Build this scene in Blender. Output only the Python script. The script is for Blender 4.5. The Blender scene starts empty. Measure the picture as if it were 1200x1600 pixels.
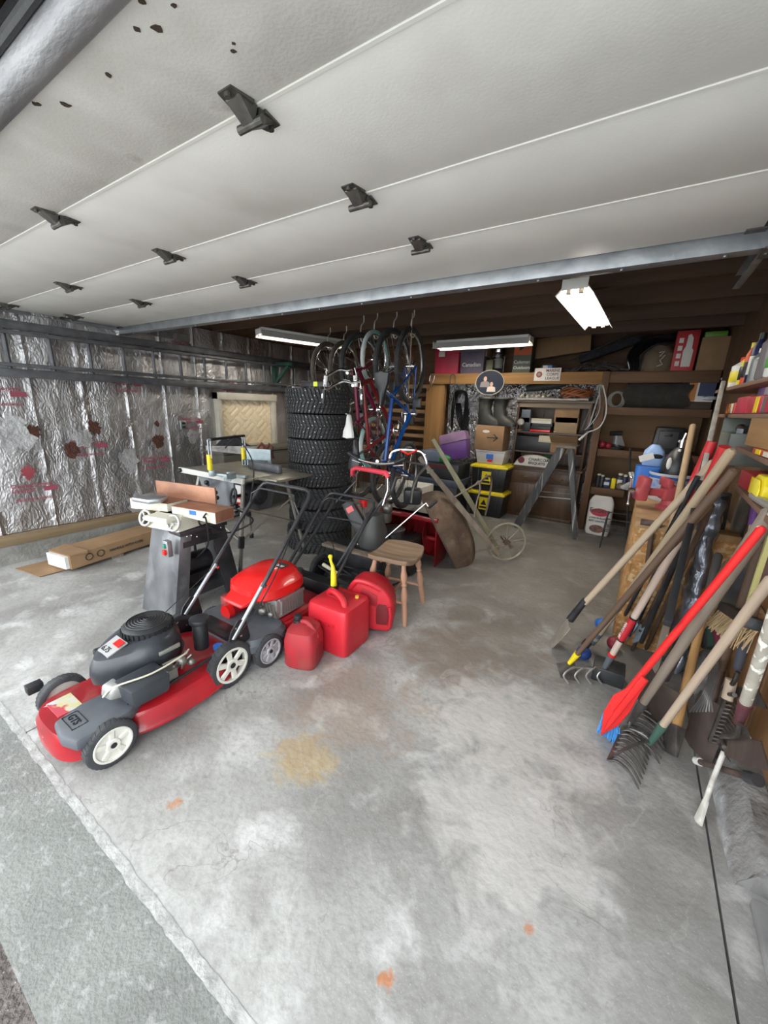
import bpy, bmesh, math, random
from mathutils import Vector as V, Matrix, Euler, noise
random.seed(7)
PI = math.pi
SC = bpy.context.scene
COL = SC.collection

# ------------------------------------------------------------ camera
# world: X to the right along the back wall, Y into the garage, Z up; camera 1.5 m above the slab at the door opening
CAM = V((0, 0, 1.5)); FPX = 605.0
R0 = V((0.84113, 0.17005, -0.5134)); R1 = V((0.53979, -0.20512, 0.81643)); R2 = V((0.03353, -0.96385, -0.26432))
def ray(px, py):
    c = V((px-600, py-800, FPX)); return V((R0.dot(c), R1.dot(c), R2.dot(c)))
def P(px, py, x=None, y=None, z=None):
    """point of the world seen at a photo position, on a plane of known x, y or height z"""
    d = ray(px, py)
    t = x/d.x if x is not None else (y/d.y if y is not None else (z-CAM.z)/d.z)
    return CAM + d*t
def PN(px, py, p, n):
    d = ray(px, py); return CAM + d*((V(p)-CAM).dot(n)/d.dot(n))
cd = bpy.data.cameras.new('camera'); cam = bpy.data.objects.new('camera', cd); COL.objects.link(cam)
cd.sensor_fit = 'HORIZONTAL'; cd.sensor_width = 36; cd.lens = 36*FPX/1200
cd.clip_start = .02
m = Matrix(((R0[0], -R0[1], -R0[2], 0), (R1[0], -R1[1], -R1[2], 0), (R2[0], -R2[1], -R2[2], 1.5), (0, 0, 0, 1)))
cam.matrix_world = m
SC.camera = cam

# ------------------------------------------------------------ light: overcast daylight through the open door
w = bpy.data.worlds.new('overcast'); SC.world = w; w.use_nodes = True
w.node_tree.nodes['Background'].inputs[0].default_value = (.93, .97, 1, 1)
w.node_tree.nodes['Background'].inputs[1].default_value = 4.2
SC.view_settings.view_transform = 'Standard'; SC.view_settings.look = 'None'
SC.view_settings.gamma = 1; SC.view_settings.use_curve_mapping = False
SC.view_settings.exposure = 0.35

# ------------------------------------------------------------ materials
MATS = {}
def mat(name, col, rough=.5, metal=0, col2=None, scale=6, stretch=(1, 1, 1), bump=0, bscale=None, detail=5,
        lo=.35, hi=.65, coat=0, col3=None, s3=2.0, lo3=.5, hi3=.6, emit=0, trans=0, alpha=1):
    if name in MATS: return MATS[name]
    m = bpy.data.materials.new(name); m.use_nodes = True; nt = m.node_tree; N = nt.nodes; L = nt.links
    b = N['Principled BSDF']; b.inputs['Roughness'].default_value = rough; b.inputs['Metallic'].default_value = metal
    b.inputs['Base Color'].default_value = (*col, 1); b.inputs['Coat Weight'].default_value = coat
    if trans: b.inputs['Transmission Weight'].default_value = trans
    if alpha < 1: b.inputs['Alpha'].default_value = alpha
    if emit:
        b.inputs['Emission Color'].default_value = (*col, 1); b.inputs['Emission Strength'].default_value = emit
    if col2 or bump:
        tc = N.new('ShaderNodeTexCoord'); mp = N.new('ShaderNodeMapping'); mp.inputs['Scale'].default_value = stretch
        L.new(tc.outputs['Object'], mp.inputs[0])
    def nz(s, d=detail, dist=0):
        n = N.new('ShaderNodeTexNoise'); n.inputs['Scale'].default_value = s; n.inputs['Detail'].default_value = d
        n.inputs['Distortion'].default_value = dist
        L.new(mp.outputs[0], n.inputs['Vector']); return n
    def rng(src, a, c):
        r = N.new('ShaderNodeMapRange'); r.inputs[1].default_value = a; r.inputs[2].default_value = c
        L.new(src, r.inputs[0]); return r.outputs[0]
    if col2:
        n = nz(scale, dist=.4); mx = N.new('ShaderNodeMix'); mx.data_type = 'RGBA'
        mx.inputs[6].default_value = (*col, 1); mx.inputs[7].default_value = (*col2, 1)
        L.new(rng(n.outputs[0], lo, hi), mx.inputs[0]); out = mx.outputs[2]
        if col3:
            n3 = nz(s3); m3 = N.new('ShaderNodeMix'); m3.data_type = 'RGBA'
            L.new(out, m3.inputs[6]); m3.inputs[7].default_value = (*col3, 1)
            L.new(rng(n3.outputs[0], lo3, hi3), m3.inputs[0]); out = m3.outputs[2]
        L.new(out, b.inputs['Base Color'])
    if bump:
        n = nz(bscale or scale*3); bp = N.new('ShaderNodeBump'); bp.inputs['Strength'].default_value = bump
        bp.inputs['Distance'].default_value = .02
        L.new(n.outputs[0], bp.inputs['Height']); L.new(bp.outputs[0], b.inputs['Normal'])
    MATS[name] = m; return m
def wood(name, c1, c2, ax=2, rough=.7, scale=14, bump=.25, **k):
    st = [1, 1, 1]; st[ax] = .07
    return mat(name, c1, rough, col2=c2, scale=scale, stretch=tuple(st), bump=bump, bscale=scale*3, lo=.3, hi=.7, **k)
def plas(name, c, rough=.45, k=.8, **q):
    return mat(name, c, rough, col2=tuple(x*k for x in c), scale=7, bump=.05, bscale=60, **q)
STEEL = mat('galvanised_steel', (.42, .44, .46), .45, .85, col2=(.3, .32, .34), scale=9, bump=.1)
CHROME = mat('chrome', (.75, .75, .76), .18, 1)
DKMET = mat('dark_metal', (.07, .07, .075), .45, .5, col2=(.035, .035, .04), scale=9, bump=.1)
BLACK = plas('black_plastic', (.018, .019, .022), .4)
BLKPAINT = mat('black_paint', (.02, .021, .023), .3, .1, col2=(.045, .045, .05), scale=8, bump=.05)
RUBBER = mat('rubber', (.022, .022, .024), .75, col2=(.04, .039, .038), scale=12, bump=.3, bscale=60)
WHITE = plas('white_plastic', (.75, .75, .72), .5, .9)
CREAM = plas('cream_metal', (.62, .6, .5), .5, .9)
RED = mat('red_paint', (.42, .012, .02), .28, 0, col2=(.24, .012, .018), scale=4, coat=.3, col3=(.3, .12, .1), s3=5, lo3=.62, hi3=.8)
REDB = plas('bright_red_plastic', (.68, .012, .012), .3, .92, coat=.3)
REDCAN = mat('red_can_plastic', (.62, .02, .035), .42, col2=(.5, .016, .028), scale=5, bump=.06)
REDCANOLD = mat('dusty_red_plastic', (.42, .018, .028), .5, col2=(.3, .03, .035), scale=9, bump=.08, col3=(.28, .09, .07), s3=6, lo3=.58, hi3=.8)
YEL = plas('yellow_plastic', (.85, .68, .02), .4, .9)
BLUE = plas('blue_plastic', (.03, .16, .55), .4, .85)
PURPLE = plas('purple_plastic', (.17, .06, .3), .4, .85)
CARD = mat('cardboard', (.3, .185, .095), .85, col2=(.24, .145, .075), scale=5, bump=.08)
PAPER = mat('paper', (.7, .68, .64), .8, col2=(.6, .58, .54), scale=5)
GOLDW = wood('golden_pine', (.31, .165, .05), (.19, .095, .028), 0)
GOLDWZ = wood('golden_pine_upright', (.31, .165, .05), (.19, .095, .028), 2)
BRNW = wood('brown_pine', (.15, .075, .034), (.08, .038, .018), 0)
BRNWZ = wood('brown_pine_upright', (.15, .075, .034), (.08, .038, .018), 2)
WCAB = wood('cabinet_walnut', (.11, .06, .032), (.07, .036, .018), 2, rough=.4)
WGREY = wood('weathered_grey_wood', (.25, .2, .15), (.14, .11, .085), 2)
HWOOD = wood('handle_wood', (.48, .38, .27), (.33, .25, .17), 2)
HPALE = wood('pale_handle_wood', (.62, .5, .38), (.48, .37, .27), 2)
HBRN = wood('brown_handle_wood', (.13, .08, .05), (.075, .045, .03), 2)
HGREY = wood('greyed_handle_wood', (.27, .22, .175), (.17, .135, .105), 2)
HORG = wood('orange_handle_wood', (.48, .27, .1), (.34, .18, .06), 2)
RUST = mat('rusty_steel', (.16, .12, .1), .65, .5, col2=(.09, .06, .05), scale=9, bump=.3, bscale=40)
TINE = mat('worn_grey_steel', (.2, .19, .18), .45, .75, col2=(.1, .09, .085), scale=12, bump=.2)
CLOTHK = mat('black_cloth', (.015, .016, .022), .95, col2=(.03, .03, .036), scale=20, bump=.5, bscale=40)

# ------------------------------------------------------------ mesh builder
XF = {}      # world matrices of the parents
class MB:
    def __init__(s, world=False, F=None): s.bm = bmesh.new(); s.mi = 0; s.world = world; s.F = F
    def _f(s, f, sm=True):
        f.material_index = s.mi; f.smooth = sm
    def face(s, vs):
        try: f = s.bm.faces.new(vs); s._f(f); return f
        except ValueError: return None
    def v(s, p): return s.bm.verts.new(p)
    def hull8(s, b, t):
        b = [s.v(p) for p in b]; t = [s.v(p) for p in t]; n = len(b)
        s.face(b[::-1]); s.face(t)
        for i in range(n): s.face([b[i], b[(i+1) % n], t[(i+1) % n], t[i]])
        return s
    def box(s, a, b):
        x0, x1 = sorted((a[0], b[0])); y0, y1 = sorted((a[1], b[1])); z0, z1 = sorted((a[2], b[2]))
        return s.hull8([(x0, y0, z0), (x1, y0, z0), (x1, y1, z0), (x0, y1, z0)], [(x0, y0, z1), (x1, y0, z1), (x1, y1, z1), (x0, y1, z1)])
    def taper(s, c, w0, d0, w1, d1, h, off=(0, 0)):
        x, y, z = c; ox, oy = off
        return s.hull8([(x-w0/2, y-d0/2, z), (x+w0/2, y-d0/2, z), (x+w0/2, y+d0/2, z), (x-w0/2, y+d0/2, z)],
                       [(x+ox-w1/2, y+oy-d1/2, z+h), (x+ox+w1/2, y+oy-d1/2, z+h), (x+ox+w1/2, y+oy+d1/2, z+h), (x+ox-w1/2, y+oy+d1/2, z+h)])
    def obox(s, c, size, rot=(0, 0, 0)):
        M = Matrix.Translation(c) @ (rot if isinstance(rot, Matrix) else Euler(rot).to_matrix().to_4x4())
        x, y, z = size[0]/2, size[1]/2, size[2]/2
        return s.hull8([M @ V(p) for p in ((-x, -y, -z), (x, -y, -z), (x, y, -z), (-x, y, -z))], [M @ V(p) for p in ((-x, -y, z), (x, -y, z), (x, y, z), (-x, y, z))])
    def bar(s, p0, p1, w, d, up=(0, 0, 1), w1=None, d1=None):
        p0 = V(p0); p1 = V(p1); a = (p1-p0).normalized(); u = V(up)
        if abs(a.dot(u)) > .98: u = V((0, 1, 0))
        x = a.cross(u).normalized(); y = x.cross(a); w1 = w1 or w; d1 = d1 or d
        q = lambda p, W, D: [p - x*W/2 - y*D/2, p + x*W/2 - y*D/2, p + x*W/2 + y*D/2, p - x*W/2 + y*D/2]
        return s.hull8(q(p0, w, d), q(p1, w1, d1))
    def tube(s, pts, r, n=8, closed=False, cap=True):
        pts = [V(p) for p in pts]; k = len(pts); rs = r if isinstance(r, (list, tuple)) else [r]*k
        rings = []; nrm = None
        for i, p in enumerate(pts):
            if closed: t = pts[(i+1) % k]-pts[i-1]
            else: t = pts[min(i+1, k-1)]-pts[max(i-1, 0)]
            t.normalize()
            if nrm is None:
                nrm = t.cross(V((0, 0, 1))) if abs(t.z) < .95 else t.cross(V((0, 1, 0)))
            nrm = (nrm - t*nrm.dot(t)).normalized(); b = t.cross(nrm)
            rings.append([s.v(p + (nrm*math.cos(2*PI*j/n) + b*math.sin(2*PI*j/n))*rs[i]) for j in range(n)])
        for i in range(k if closed else k-1):
            A = rings[i]; B = rings[(i+1) % k]
            for j in range(n): s.face([A[j], A[(j+1) % n], B[(j+1) % n], B[j]])
        if cap and not closed: s.face(rings[0][::-1]); s.face(rings[-1])
        return s
    def cyl(s, p0, p1, r, r1=None, n=16): return s.tube([p0, p1], [r, r if r1 is None else r1], n)
    def lathe(s, prof, c=(0, 0, 0), ax='Z', n=24, sx=1, sy=1, close=False):
        c = V(c); rings = []
        for r, h in prof:
            ring = []
            for j in range(n):
                a = 2*PI*j/n; u, w = r*math.cos(a)*sx, r*math.sin(a)*sy
                q = {'Z': (u, w, h), 'X': (h, u, w), 'Y': (w, h, u)}[ax] if not isinstance(ax, Matrix) else ax @ V((u, w, h))
                ring.append(s.v(c+V(q)))
            rings.append(ring)
        m = len(rings)
        for i in range(m if close else m-1):
            A = rings[i]; B = rings[(i+1) % m]
            for j in range(n): s.face([A[j], A[(j+1) % n], B[(j+1) % n], B[j]])
        if not close:
            if prof[0][0] > 1e-4: s.face(rings[0][::-1])
            if prof[-1][0] > 1e-4: s.face(rings[-1])
        return s
    def prism(s, pts, o, u, w, t):
        o, u, w, t = V(o), V(u), V(w), V(t)
        A = [o+u*x+w*y for x, y in pts]
        return s.hull8(A, [p+t for p in A])
    def grid(s, fn, nu, nv, thick=None):
        g = [[s.v(fn(i/nu, j/nv)) for j in range(nv+1)] for i in range(nu+1)]
        for i in range(nu):
            for j in range(nv): s.face([g[i][j], g[i+1][j], g[i+1][j+1], g[i][j+1]])
        if thick:
            t = V(thick); h = [[s.v(v.co+t) for v in r] for r in g]
            for i in range(nu):
                for j in range(nv): s.face([h[i][j], h[i][j+1], h[i+1][j+1], h[i+1][j]])
            for i in range(nu):
                s.face([g[i][0], h[i][0], h[i+1][0], g[i+1][0]]); s.face([g[i][nv], g[i+1][nv], h[i+1][nv], h[i][nv]])
            for j in range(nv):
                s.face([g[0][j], g[0][j+1], h[0][j+1], h[0][j]]); s.face([g[nu][j], h[nu][j], h[nu][j+1], g[nu][j+1]])
        return s
    def loft(s, rings, cap=True, closed=True):
        R = [[s.v(p) for p in r] for r in rings]; n = len(R[0])
        for A, B in zip(R, R[1:]):
            for j in range(n if closed else n-1): s.face([A[j], A[(j+1) % n], B[(j+1) % n], B[j]])
        if cap: s.face(R[0][::-1]); s.face(R[-1])
        return s
    def ball(s, c, r, n=12, sz=(1, 1, 1)):
        M = Matrix.Translation(c) @ Matrix.Diagonal((*sz, 1))
        res = bmesh.ops.create_uvsphere(s.bm, u_segments=n, v_segments=max(6, n*2//3), radius=r, matrix=M)
        for v in res['verts']:
            for f in v.link_faces: s._f(f)
        return s
    def text(s, body, o, u, w, size, depth=.002, center=False):
        c = bpy.data.curves.new('t', 'FONT'); c.body = body; c.size = size; c.extrude = depth/2; c.offset = size*.014
        if center: c.align_x = 'CENTER'
        ob = bpy.data.objects.new('t', c); COL.objects.link(ob)
        dg = bpy.context.evaluated_depsgraph_get(); me = bpy.data.meshes.new_from_object(ob.evaluated_get(dg))
        bpy.data.objects.remove(ob); bpy.data.curves.remove(c)
        u, w = V(u).normalized(), V(w).normalized(); t = u.cross(w); o = V(o)
        k = len(s.bm.verts); s.bm.verts.ensure_lookup_table()
        vs = [s.v(o+u*q.co.x+w*q.co.y+t*q.co.z) for q in me.vertices]
        for pl in me.polygons: s.face([vs[i] for i in pl.vertices])
        bpy.data.meshes.remove(me); return s
    def build(s, name, mats, parent=None, bevel=0, seg=2, label=None, sub=0, flat=False, cat=None, group=None, kind=None, disp=0, dscale=6):
        bm = s.bm
        if s.F is not None: bm.transform(s.F)
        bmesh.ops.recalc_face_normals(bm, faces=bm.faces[:])
        if bevel:
            es = [e for e in bm.edges if len(e.link_faces) == 2 and e.calc_face_angle(0) > .5]
            bmesh.ops.bevel(bm, geom=es, offset=bevel, segments=seg, profile=.5, affect='EDGES', clamp_overlap=True)
        if sub:
            bmesh.ops.subdivide_edges(bm, edges=bm.edges[:], cuts=sub, use_grid_fill=True)
        if disp:
            bm.normal_update()
            for v in bm.verts: v.co += v.normal*disp*noise.noise(v.co*dscale)
        bm.normal_update()
        for f in bm.faces: f.smooth = not flat
        for e in bm.edges:
            if len(e.link_faces) == 2 and e.calc_face_angle(0) > .6: e.smooth = False
        loc = V((0, 0, 0))
        if parent is not None:
            if s.world: bm.transform(XF[parent.name].inverted())
        elif bm.verts:
            xs = [v.co.x for v in bm.verts]; ys = [v.co.y for v in bm.verts]; zs = [v.co.z for v in bm.verts]
            loc = V(((min(xs)+max(xs))/2, (min(ys)+max(ys))/2, min(zs))); bm.transform(Matrix.Translation(-loc))
        me = bpy.data.meshes.new(name); bm.to_mesh(me); bm.free()
        for mm in (mats if isinstance(mats, (list, tuple)) else [mats]): me.materials.append(mm)
        o = bpy.data.objects.new(name, me); COL.objects.link(o)
        if parent is not None: o.parent = parent; XF[o.name] = XF[parent.name]
        else: o.location = loc; XF[o.name] = Matrix.Translation(loc)
        if label: o['label'] = label
        if cat: o['category'] = cat
        if group: o['group'] = group
        if kind: o['kind'] = kind
        return o
def T(name, label, cat, loc=(0, 0, 0), rz=0, group=None, F=None, kind=None):
    o = bpy.data.objects.new(name, None); COL.objects.link(o); o.empty_display_size = .1
    if F is None: F = Matrix.Translation(loc) @ (Matrix.Rotation(rz, 4, 'Z') if not isinstance(rz, Matrix) else rz)
    o.matrix_world = F; XF[o.name] = F.copy()
    if label: o['label'] = label
    if cat: o['category'] = cat
    if group: o['group'] = group
    if kind: o['kind'] = kind
    return o
def frame(A, B, face=(0, -1, 0)):
    """frame with origin A and local z along A->B; local y as near as possible to face"""
    A = V(A); B = V(B); z = (B-A).normalized(); y = V(face); y = (y - z*y.dot(z)).normalized(); x = y.cross(z)
    return Matrix(((x[0], y[0], z[0], A[0]), (x[1], y[1], z[1], A[1]), (x[2], y[2], z[2], A[2]), (0, 0, 0, 1)))
def copy_tree(o, parent=None, F=None, label=None, group=None):
    c = o.copy(); COL.objects.link(c)
    if parent: c.parent = parent
    if F is not None: c.matrix_world = F
    if label: c['label'] = label
    if group: c['group'] = group
    for ch in list(o.children): copy_tree(ch, c)
    return c
def arc(c, r, a0, a1, n, u, w):
    c, u, w = V(c), V(u), V(w)
    return [c + u*r*math.cos(a0+(a1-a0)*i/n) + w*r*math.sin(a0+(a1-a0)*i/n) for i in range(n+1)]
def bez(p, n=8):
    """smooth curve through points"""
    p = [V(q) for q in p]; out = []
    for i in range(len(p)-1):
        a, b = p[i], p[i+1]; ta = (b-p[i-1])/2 if i else (b-a); tb = (p[i+2]-a)/2 if i+2 < len(p) else (b-a)
        for k in range(n):
            t = k/n; out.append(a*(2*t**3-3*t*t+1)+ta*(t**3-2*t*t+t)+b*(-2*t**3+3*t*t)+tb*(t**3-t*t))
    return out+[p[-1]]
def S(name, mb, mats, **k): return mb.build(name, mats, kind='structure', **k)
# ============================================================ THE SETTING
def concrete():
    m = bpy.data.materials.new('concrete_floor'); m.use_nodes = True; nt = m.node_tree; N = nt.nodes; L = nt.links
    b = N['Principled BSDF']; tc = N.new('ShaderNodeTexCoord'); geo = N.new('ShaderNodeNewGeometry')
    pos = geo.outputs['Position']
    def nz(s, d=6, dist=0, st=(1, 1, 1)):
        mp = N.new('ShaderNodeMapping'); mp.inputs['Scale'].default_value = st; L.new(pos, mp.inputs[0])
        n = N.new('ShaderNodeTexNoise'); n.inputs['Scale'].default_value = s; n.inputs['Detail'].default_value = d
        n.inputs['Distortion'].default_value = dist; L.new(mp.outputs[0], n.inputs['Vector']); return n.outputs[0]
    def rng(src, a, c, o0=0, o1=1):
        r = N.new('ShaderNodeMapRange'); r.inputs[1].default_value = a; r.inputs[2].default_value = c
        r.inputs[3].default_value = o0; r.inputs[4].default_value = o1; L.new(src, r.inputs[0]); return r.outputs[0]
    def mix(f, a, bb):
        x = N.new('ShaderNodeMix'); x.data_type = 'RGBA'
        for sk, q in ((0, f), (6, a), (7, bb)):
            if isinstance(q, tuple): x.inputs[sk].default_value = (*q, 1)
            elif isinstance(q, float): x.inputs[sk].default_value = q
            else: L.new(q, x.inputs[sk])
        return x.outputs[2]
    def math_(op, a, bb):
        x = N.new('ShaderNodeMath'); x.operation = op
        for i, q in enumerate((a, bb)):
            if isinstance(q, (int, float)): x.inputs[i].default_value = q
            else: L.new(q, x.inputs[i])
        return x.outputs[0]
    c = mix(rng(nz(1.6, 9, .3), .4, .62), (.24, .235, .225), (.40, .40, .385))
    c = mix(rng(nz(5, 9, .4), .53, .7), c, (.50, .50, .49))
    c = mix(math_('MULTIPLY', rng(nz(3.2, 8, .5), .55, .68), .55), c, (.2, .19, .175))
    c = mix(rng(nz(42, 6), .48, .75, 0, .5), c, (.2, .19, .18))
    c = mix(rng(nz(160, 3), .6, .75, 0, .45), c, (.56, .56, .55))
    def spot(cx, cy, r, col, k, ns=7):
        nonlocal c
        vm = N.new('ShaderNodeVectorMath'); vm.operation = 'DISTANCE'; L.new(pos, vm.inputs[0]); vm.inputs[1].default_value = (cx, cy, 0)
        d = math_('ADD', vm.outputs['Value'], math_('MULTIPLY', math_('SUBTRACT', nz(ns, 7, 1), .5), r*2.2))
        c = mix(math_('MULTIPLY', rng(d, r, r*.45), k), c, col)
    spot(-.98, .97, .16, (.42, .3, .12), .55, 9)        # yellowish stain by the mower
    spot(-1.0, 1.35, .38, (.3, .2, .13), .4, 6); spot(-.55, 2.35, .5, (.17, .13, .1), .6, 5)
    spot(-.8, 2.0, .35, (.2, .14, .1), .5, 7)
    spot(-.15, 1.2, .35, (.56, .54, .52), .6, 8); spot(-.3, 1.7, .4, (.58, .56, .53), .6, 9)
    spot(.0, 5.0, .5, (.12, .1, .08), .5, 4)
    spot(-.32, .6, .025, (.45, .16, .05), .8, 40); spot(-1.25, .55, .03, (.42, .18, .07), .7, 40); spot(-.02, .93, .02, (.45, .17, .06), .7, 40)
    # chalky hairline veins
    vein = math_('ABSOLUTE', math_('SUBTRACT', nz(1.1, 9, .6), .5), 0)
    c = mix(math_('MULTIPLY', rng(vein, .004, .001), rng(nz(.9, 2), .5, .62, 0, .35)), c, (.5, .48, .45))
    vein2 = math_('ABSOLUTE', math_('SUBTRACT', nz(2.3, 9, 1.2), .47), 0)
    c = mix(math_('MULTIPLY', rng(vein2, .005, .001), rng(nz(1.4, 2), .5, .6, 0, .5)), c, (.14, .11, .1))
    # darker, browner concrete deeper inside
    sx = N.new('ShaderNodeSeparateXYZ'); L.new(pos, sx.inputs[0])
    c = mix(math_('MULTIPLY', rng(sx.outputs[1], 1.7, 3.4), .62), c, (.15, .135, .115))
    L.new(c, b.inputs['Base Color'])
    L.new(rng(nz(3, 5), .3, .7, .45, .8), b.inputs['Roughness'])
    bp = N.new('ShaderNodeBump'); bp.inputs['Strength'].default_value = .35; bp.inputs['Distance'].default_value = .01
    L.new(nz(30, 8), bp.inputs['Height']); L.new(bp.outputs[0], b.inputs['Normal'])
    return m
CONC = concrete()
APR = mat('apron_concrete', (.2, .21, .195), .85, col2=(.155, .16, .15), scale=5, bump=.3, bscale=90, col3=(.27, .27, .265), s3=30, lo3=.55, hi3=.7)
GRAV = mat('dark_asphalt', (.07, .06, .055), .9, col2=(.16, .14, .13), scale=60, bump=.8, bscale=90, col3=(.5, .48, .45), s3=150, lo3=.68, hi3=.72)
JOINT = mat('joint_dirt', (.09, .085, .08), .95, col2=(.05, .045, .04), scale=20)
EDGEW = mat('chalky_edge', (.42, .42, .41), .9, col2=(.27, .27, .26), scale=14, bump=.4)
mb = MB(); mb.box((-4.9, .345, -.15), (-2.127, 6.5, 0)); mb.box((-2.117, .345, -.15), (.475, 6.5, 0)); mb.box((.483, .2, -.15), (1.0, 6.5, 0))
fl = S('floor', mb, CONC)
mb = MB(); mb.box((-2.13, .35, -.1), (-2.11, 6.4, -.006)); mb.box((.47, .2, -.1), (.49, 6.4, -.008)); mb.build('joint_dirt', JOINT, fl, label='dark dirt-filled joint')
mb = MB(world=True)
mb.grid(lambda i, j: (-5+5.5*i, .325+.03*j + .005*noise.noise(V((i*60, 0, 0)))+(.006*noise.noise(V((i*300, j, 7))) if j != .5 else 0), .0015+.001*noise.noise(V((i*90, j, 3)))), 220, 2)
mb.build('chalky_edge', EDGEW, fl, label='whitish worn edge of the slab')
mb = MB(); mb.grid(lambda i, j: (-7+9*i, .33-.27*j, -.002-.012*j), 90, 4, (0, 0, -.12)); S('trim_apron', mb, APR)
mb = MB(); mb.grid(lambda i, j: (-14+24*i, -.6-14*j, -.014), 4, 4, (0, 0, -.1)); S('floor_bounce_slab', mb, mat('pale_bounce_slab', (.5, .5, .48), .85, col2=(.42, .42, .4), scale=3))  # unseen pale slab outside, added to bounce daylight up onto the door
mb = MB(); mb.grid(lambda i, j: (-9+13*i, .062-.66*j, -.016+.004*noise.noise(V((i*200, j*160, 0)))), 120, 80, (0, 0, -.1)); S('floor_driveway', mb, GRAV)

# --- left wall: foil-faced insulation between studs
def foilmat(name, c, rough, bs, warm=0):
    m = bpy.data.materials.new(name); m.use_nodes = True; nt = m.node_tree; N = nt.nodes; L = nt.links
    b = N['Principled BSDF']; b.inputs['Metallic'].default_value = 1
    g = N.new('ShaderNodeNewGeometry'); mp = N.new('ShaderNodeMapping'); mp.inputs['Scale'].default_value = (1, 1, .55); L.new(g.outputs['Position'], mp.inputs[0])
    def nz(s, d, dist):
        n = N.new('ShaderNodeTexNoise'); n.inputs['Scale'].default_value = s; n.inputs['Detail'].default_value = d; n.inputs['Distortion'].default_value = dist
        L.new(mp.outputs[0], n.inputs['Vector']); return n.outputs[0]
    vo = N.new('ShaderNodeTexVoronoi'); vo.feature = 'F1'; vo.inputs['Scale'].default_value = 16
    wn = N.new('ShaderNodeTexNoise'); wn.inputs['Scale'].default_value = 5; wn.inputs['Detail'].default_value = 3; L.new(mp.outputs[0], wn.inputs['Vector'])
    ad = N.new('ShaderNodeVectorMath'); ad.operation = 'ADD'; L.new(mp.outputs[0], ad.inputs[0]); L.new(wn.outputs['Color'], ad.inputs[1]); L.new(ad.outputs[0], vo.inputs['Vector'])
    def mm(op, a, c2):
        x = N.new('ShaderNodeMath'); x.operation = op
        for i, q in enumerate((a, c2)):
            if isinstance(q, (int, float)): x.inputs[i].default_value = q
            else: L.new(q, x.inputs[i])
        return x.outputs[0]
    h = mm('ADD', mm('MULTIPLY', vo.outputs[0], .5), mm('ADD', nz(5, 4, 1.5), mm('MULTIPLY', nz(28, 5, 2), .35)))
    bp = N.new('ShaderNodeBump'); bp.inputs['Strength'].default_value = bs; bp.inputs['Distance'].default_value = .03; L.new(h, bp.inputs['Height']); L.new(bp.outputs[0], b.inputs['Normal'])
    r = N.new('ShaderNodeMapRange'); r.inputs[1].default_value = .35; r.inputs[2].default_value = .65; r.inputs[3].default_value = rough; r.inputs[4].default_value = rough+.2; L.new(nz(3, 3, 0), r.inputs[0]); L.new(r.outputs[0], b.inputs['Roughness'])
    x = N.new('ShaderNodeMix'); x.data_type = 'RGBA'; x.inputs[6].default_value = (*c, 1); x.inputs[7].default_value = (c[0]*.72, c[1]*.7, c[2]*.7, 1); L.new(nz(2.2, 6, .5), x.inputs[0]); L.new(x.outputs[2], b.inputs['Base Color'])
    return m
FOIL = foilmat('insulation_foil', (.6, .6, .61), .36, .38)
FOILD = foilmat('shiny_foil', (.85, .84, .83), .14, .8)
def foil_x(y, z):
    k = (y-.55)/.41; f = abs(k-round(k)); rid = .016*math.exp(-(f*26)**2)*(1+.8*noise.noise(V((y*3, z*9, 2))))
    return -4.72 + rid + .020*noise.noise(V((y*3.5, z*2, 0))) + .007*noise.noise(V((y*14, z*8, 4))) - .006*math.cos(2*PI*f)
mb = MB(); mb.grid(lambda i, j: (foil_x(-.2+6.5*i, .24+2.1*j), -.2+6.5*i, .24+2.1*j), 330, 90)
wl = S('wall_left', mb, FOIL)
XF[wl.name] = Matrix.Translation(wl.location)
REDPR = mat('faded_red_print', (.27, .06, .09), .6)
def wl_print(y, z, s=1.0):
    mb = MB(world=True); u, w = (0, 1, 0), (0, 0, 1); X = -4.672
    # the wall is seen from +X, so the lines read towards +Y
    mb.text('OwensCorning', (X, y, z), u, w, .062*s, .004); mb.text('Fiberglas', (X, y, z-.055*s), u, w, .062*s, .004)
    mb.box((X, y+.29*s, z-.065*s), (X+.004, y+.43*s, z-.01*s)); mb.text('building insulation', (X, y+.02, z-.16*s), u, w, .05*s, .004)
    mb.build('print', REDPR, wl, label='faded red printing on the foil')
for y, z, s in ((.98, 1.52, .8), (1.58, 1.03, .75), (1.08, .66, .8), (2.24, .82, .7), (2.05, 1.66, .65), (2.72, 1.25, .7), (3.0, .78, .6), (3.3, 1.72, .6), (2.72, 2.12, .6), (3.6, 2.1, .6)): wl_print(y, z, s)
KRAFT = mat('torn_kraft_paper', (.1, .035, .02), .95, col2=(.05, .02, .015), scale=25, bump=.6)
PINK = mat('faded_print_patch', (.3, .05, .06), .6, col2=(.22, .04, .05), scale=12)
def tear(px, py, r, mt, seed, nm='tear', lift=.012, lab=None):
    random.seed(seed); c = P(px, py, x=-4.68); mb = MB(world=True); n = 22
    pts = [(r*(.55+.6*random.random())*math.cos(2*PI*i/n)*.8, r*(.55+.6*random.random())*math.sin(2*PI*i/n)) for i in range(n)]
    mb.prism([(x*1.45, y*1.45) for x, y in pts], (c.x+lift, c.y, c.z), (0, 1, 0), (0, 0, 1), (.004, 0, 0)); mb.build(nm, mt, wl, label=lab)
for a in ((52, 674, .05, 1), (146, 668, .055, 2), (112, 702, .06, 3), (246, 688, .06, 5), (244, 662, .025, 6)): tear(a[0], a[1], a[2], KRAFT, a[3], lab='brown kraft paper showing through torn foil')
FLAP = mat('pale_foil_flap', (.62, .63, .64), .45, .6, col2=(.4, .4, .41), scale=9, bump=.5)
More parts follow.
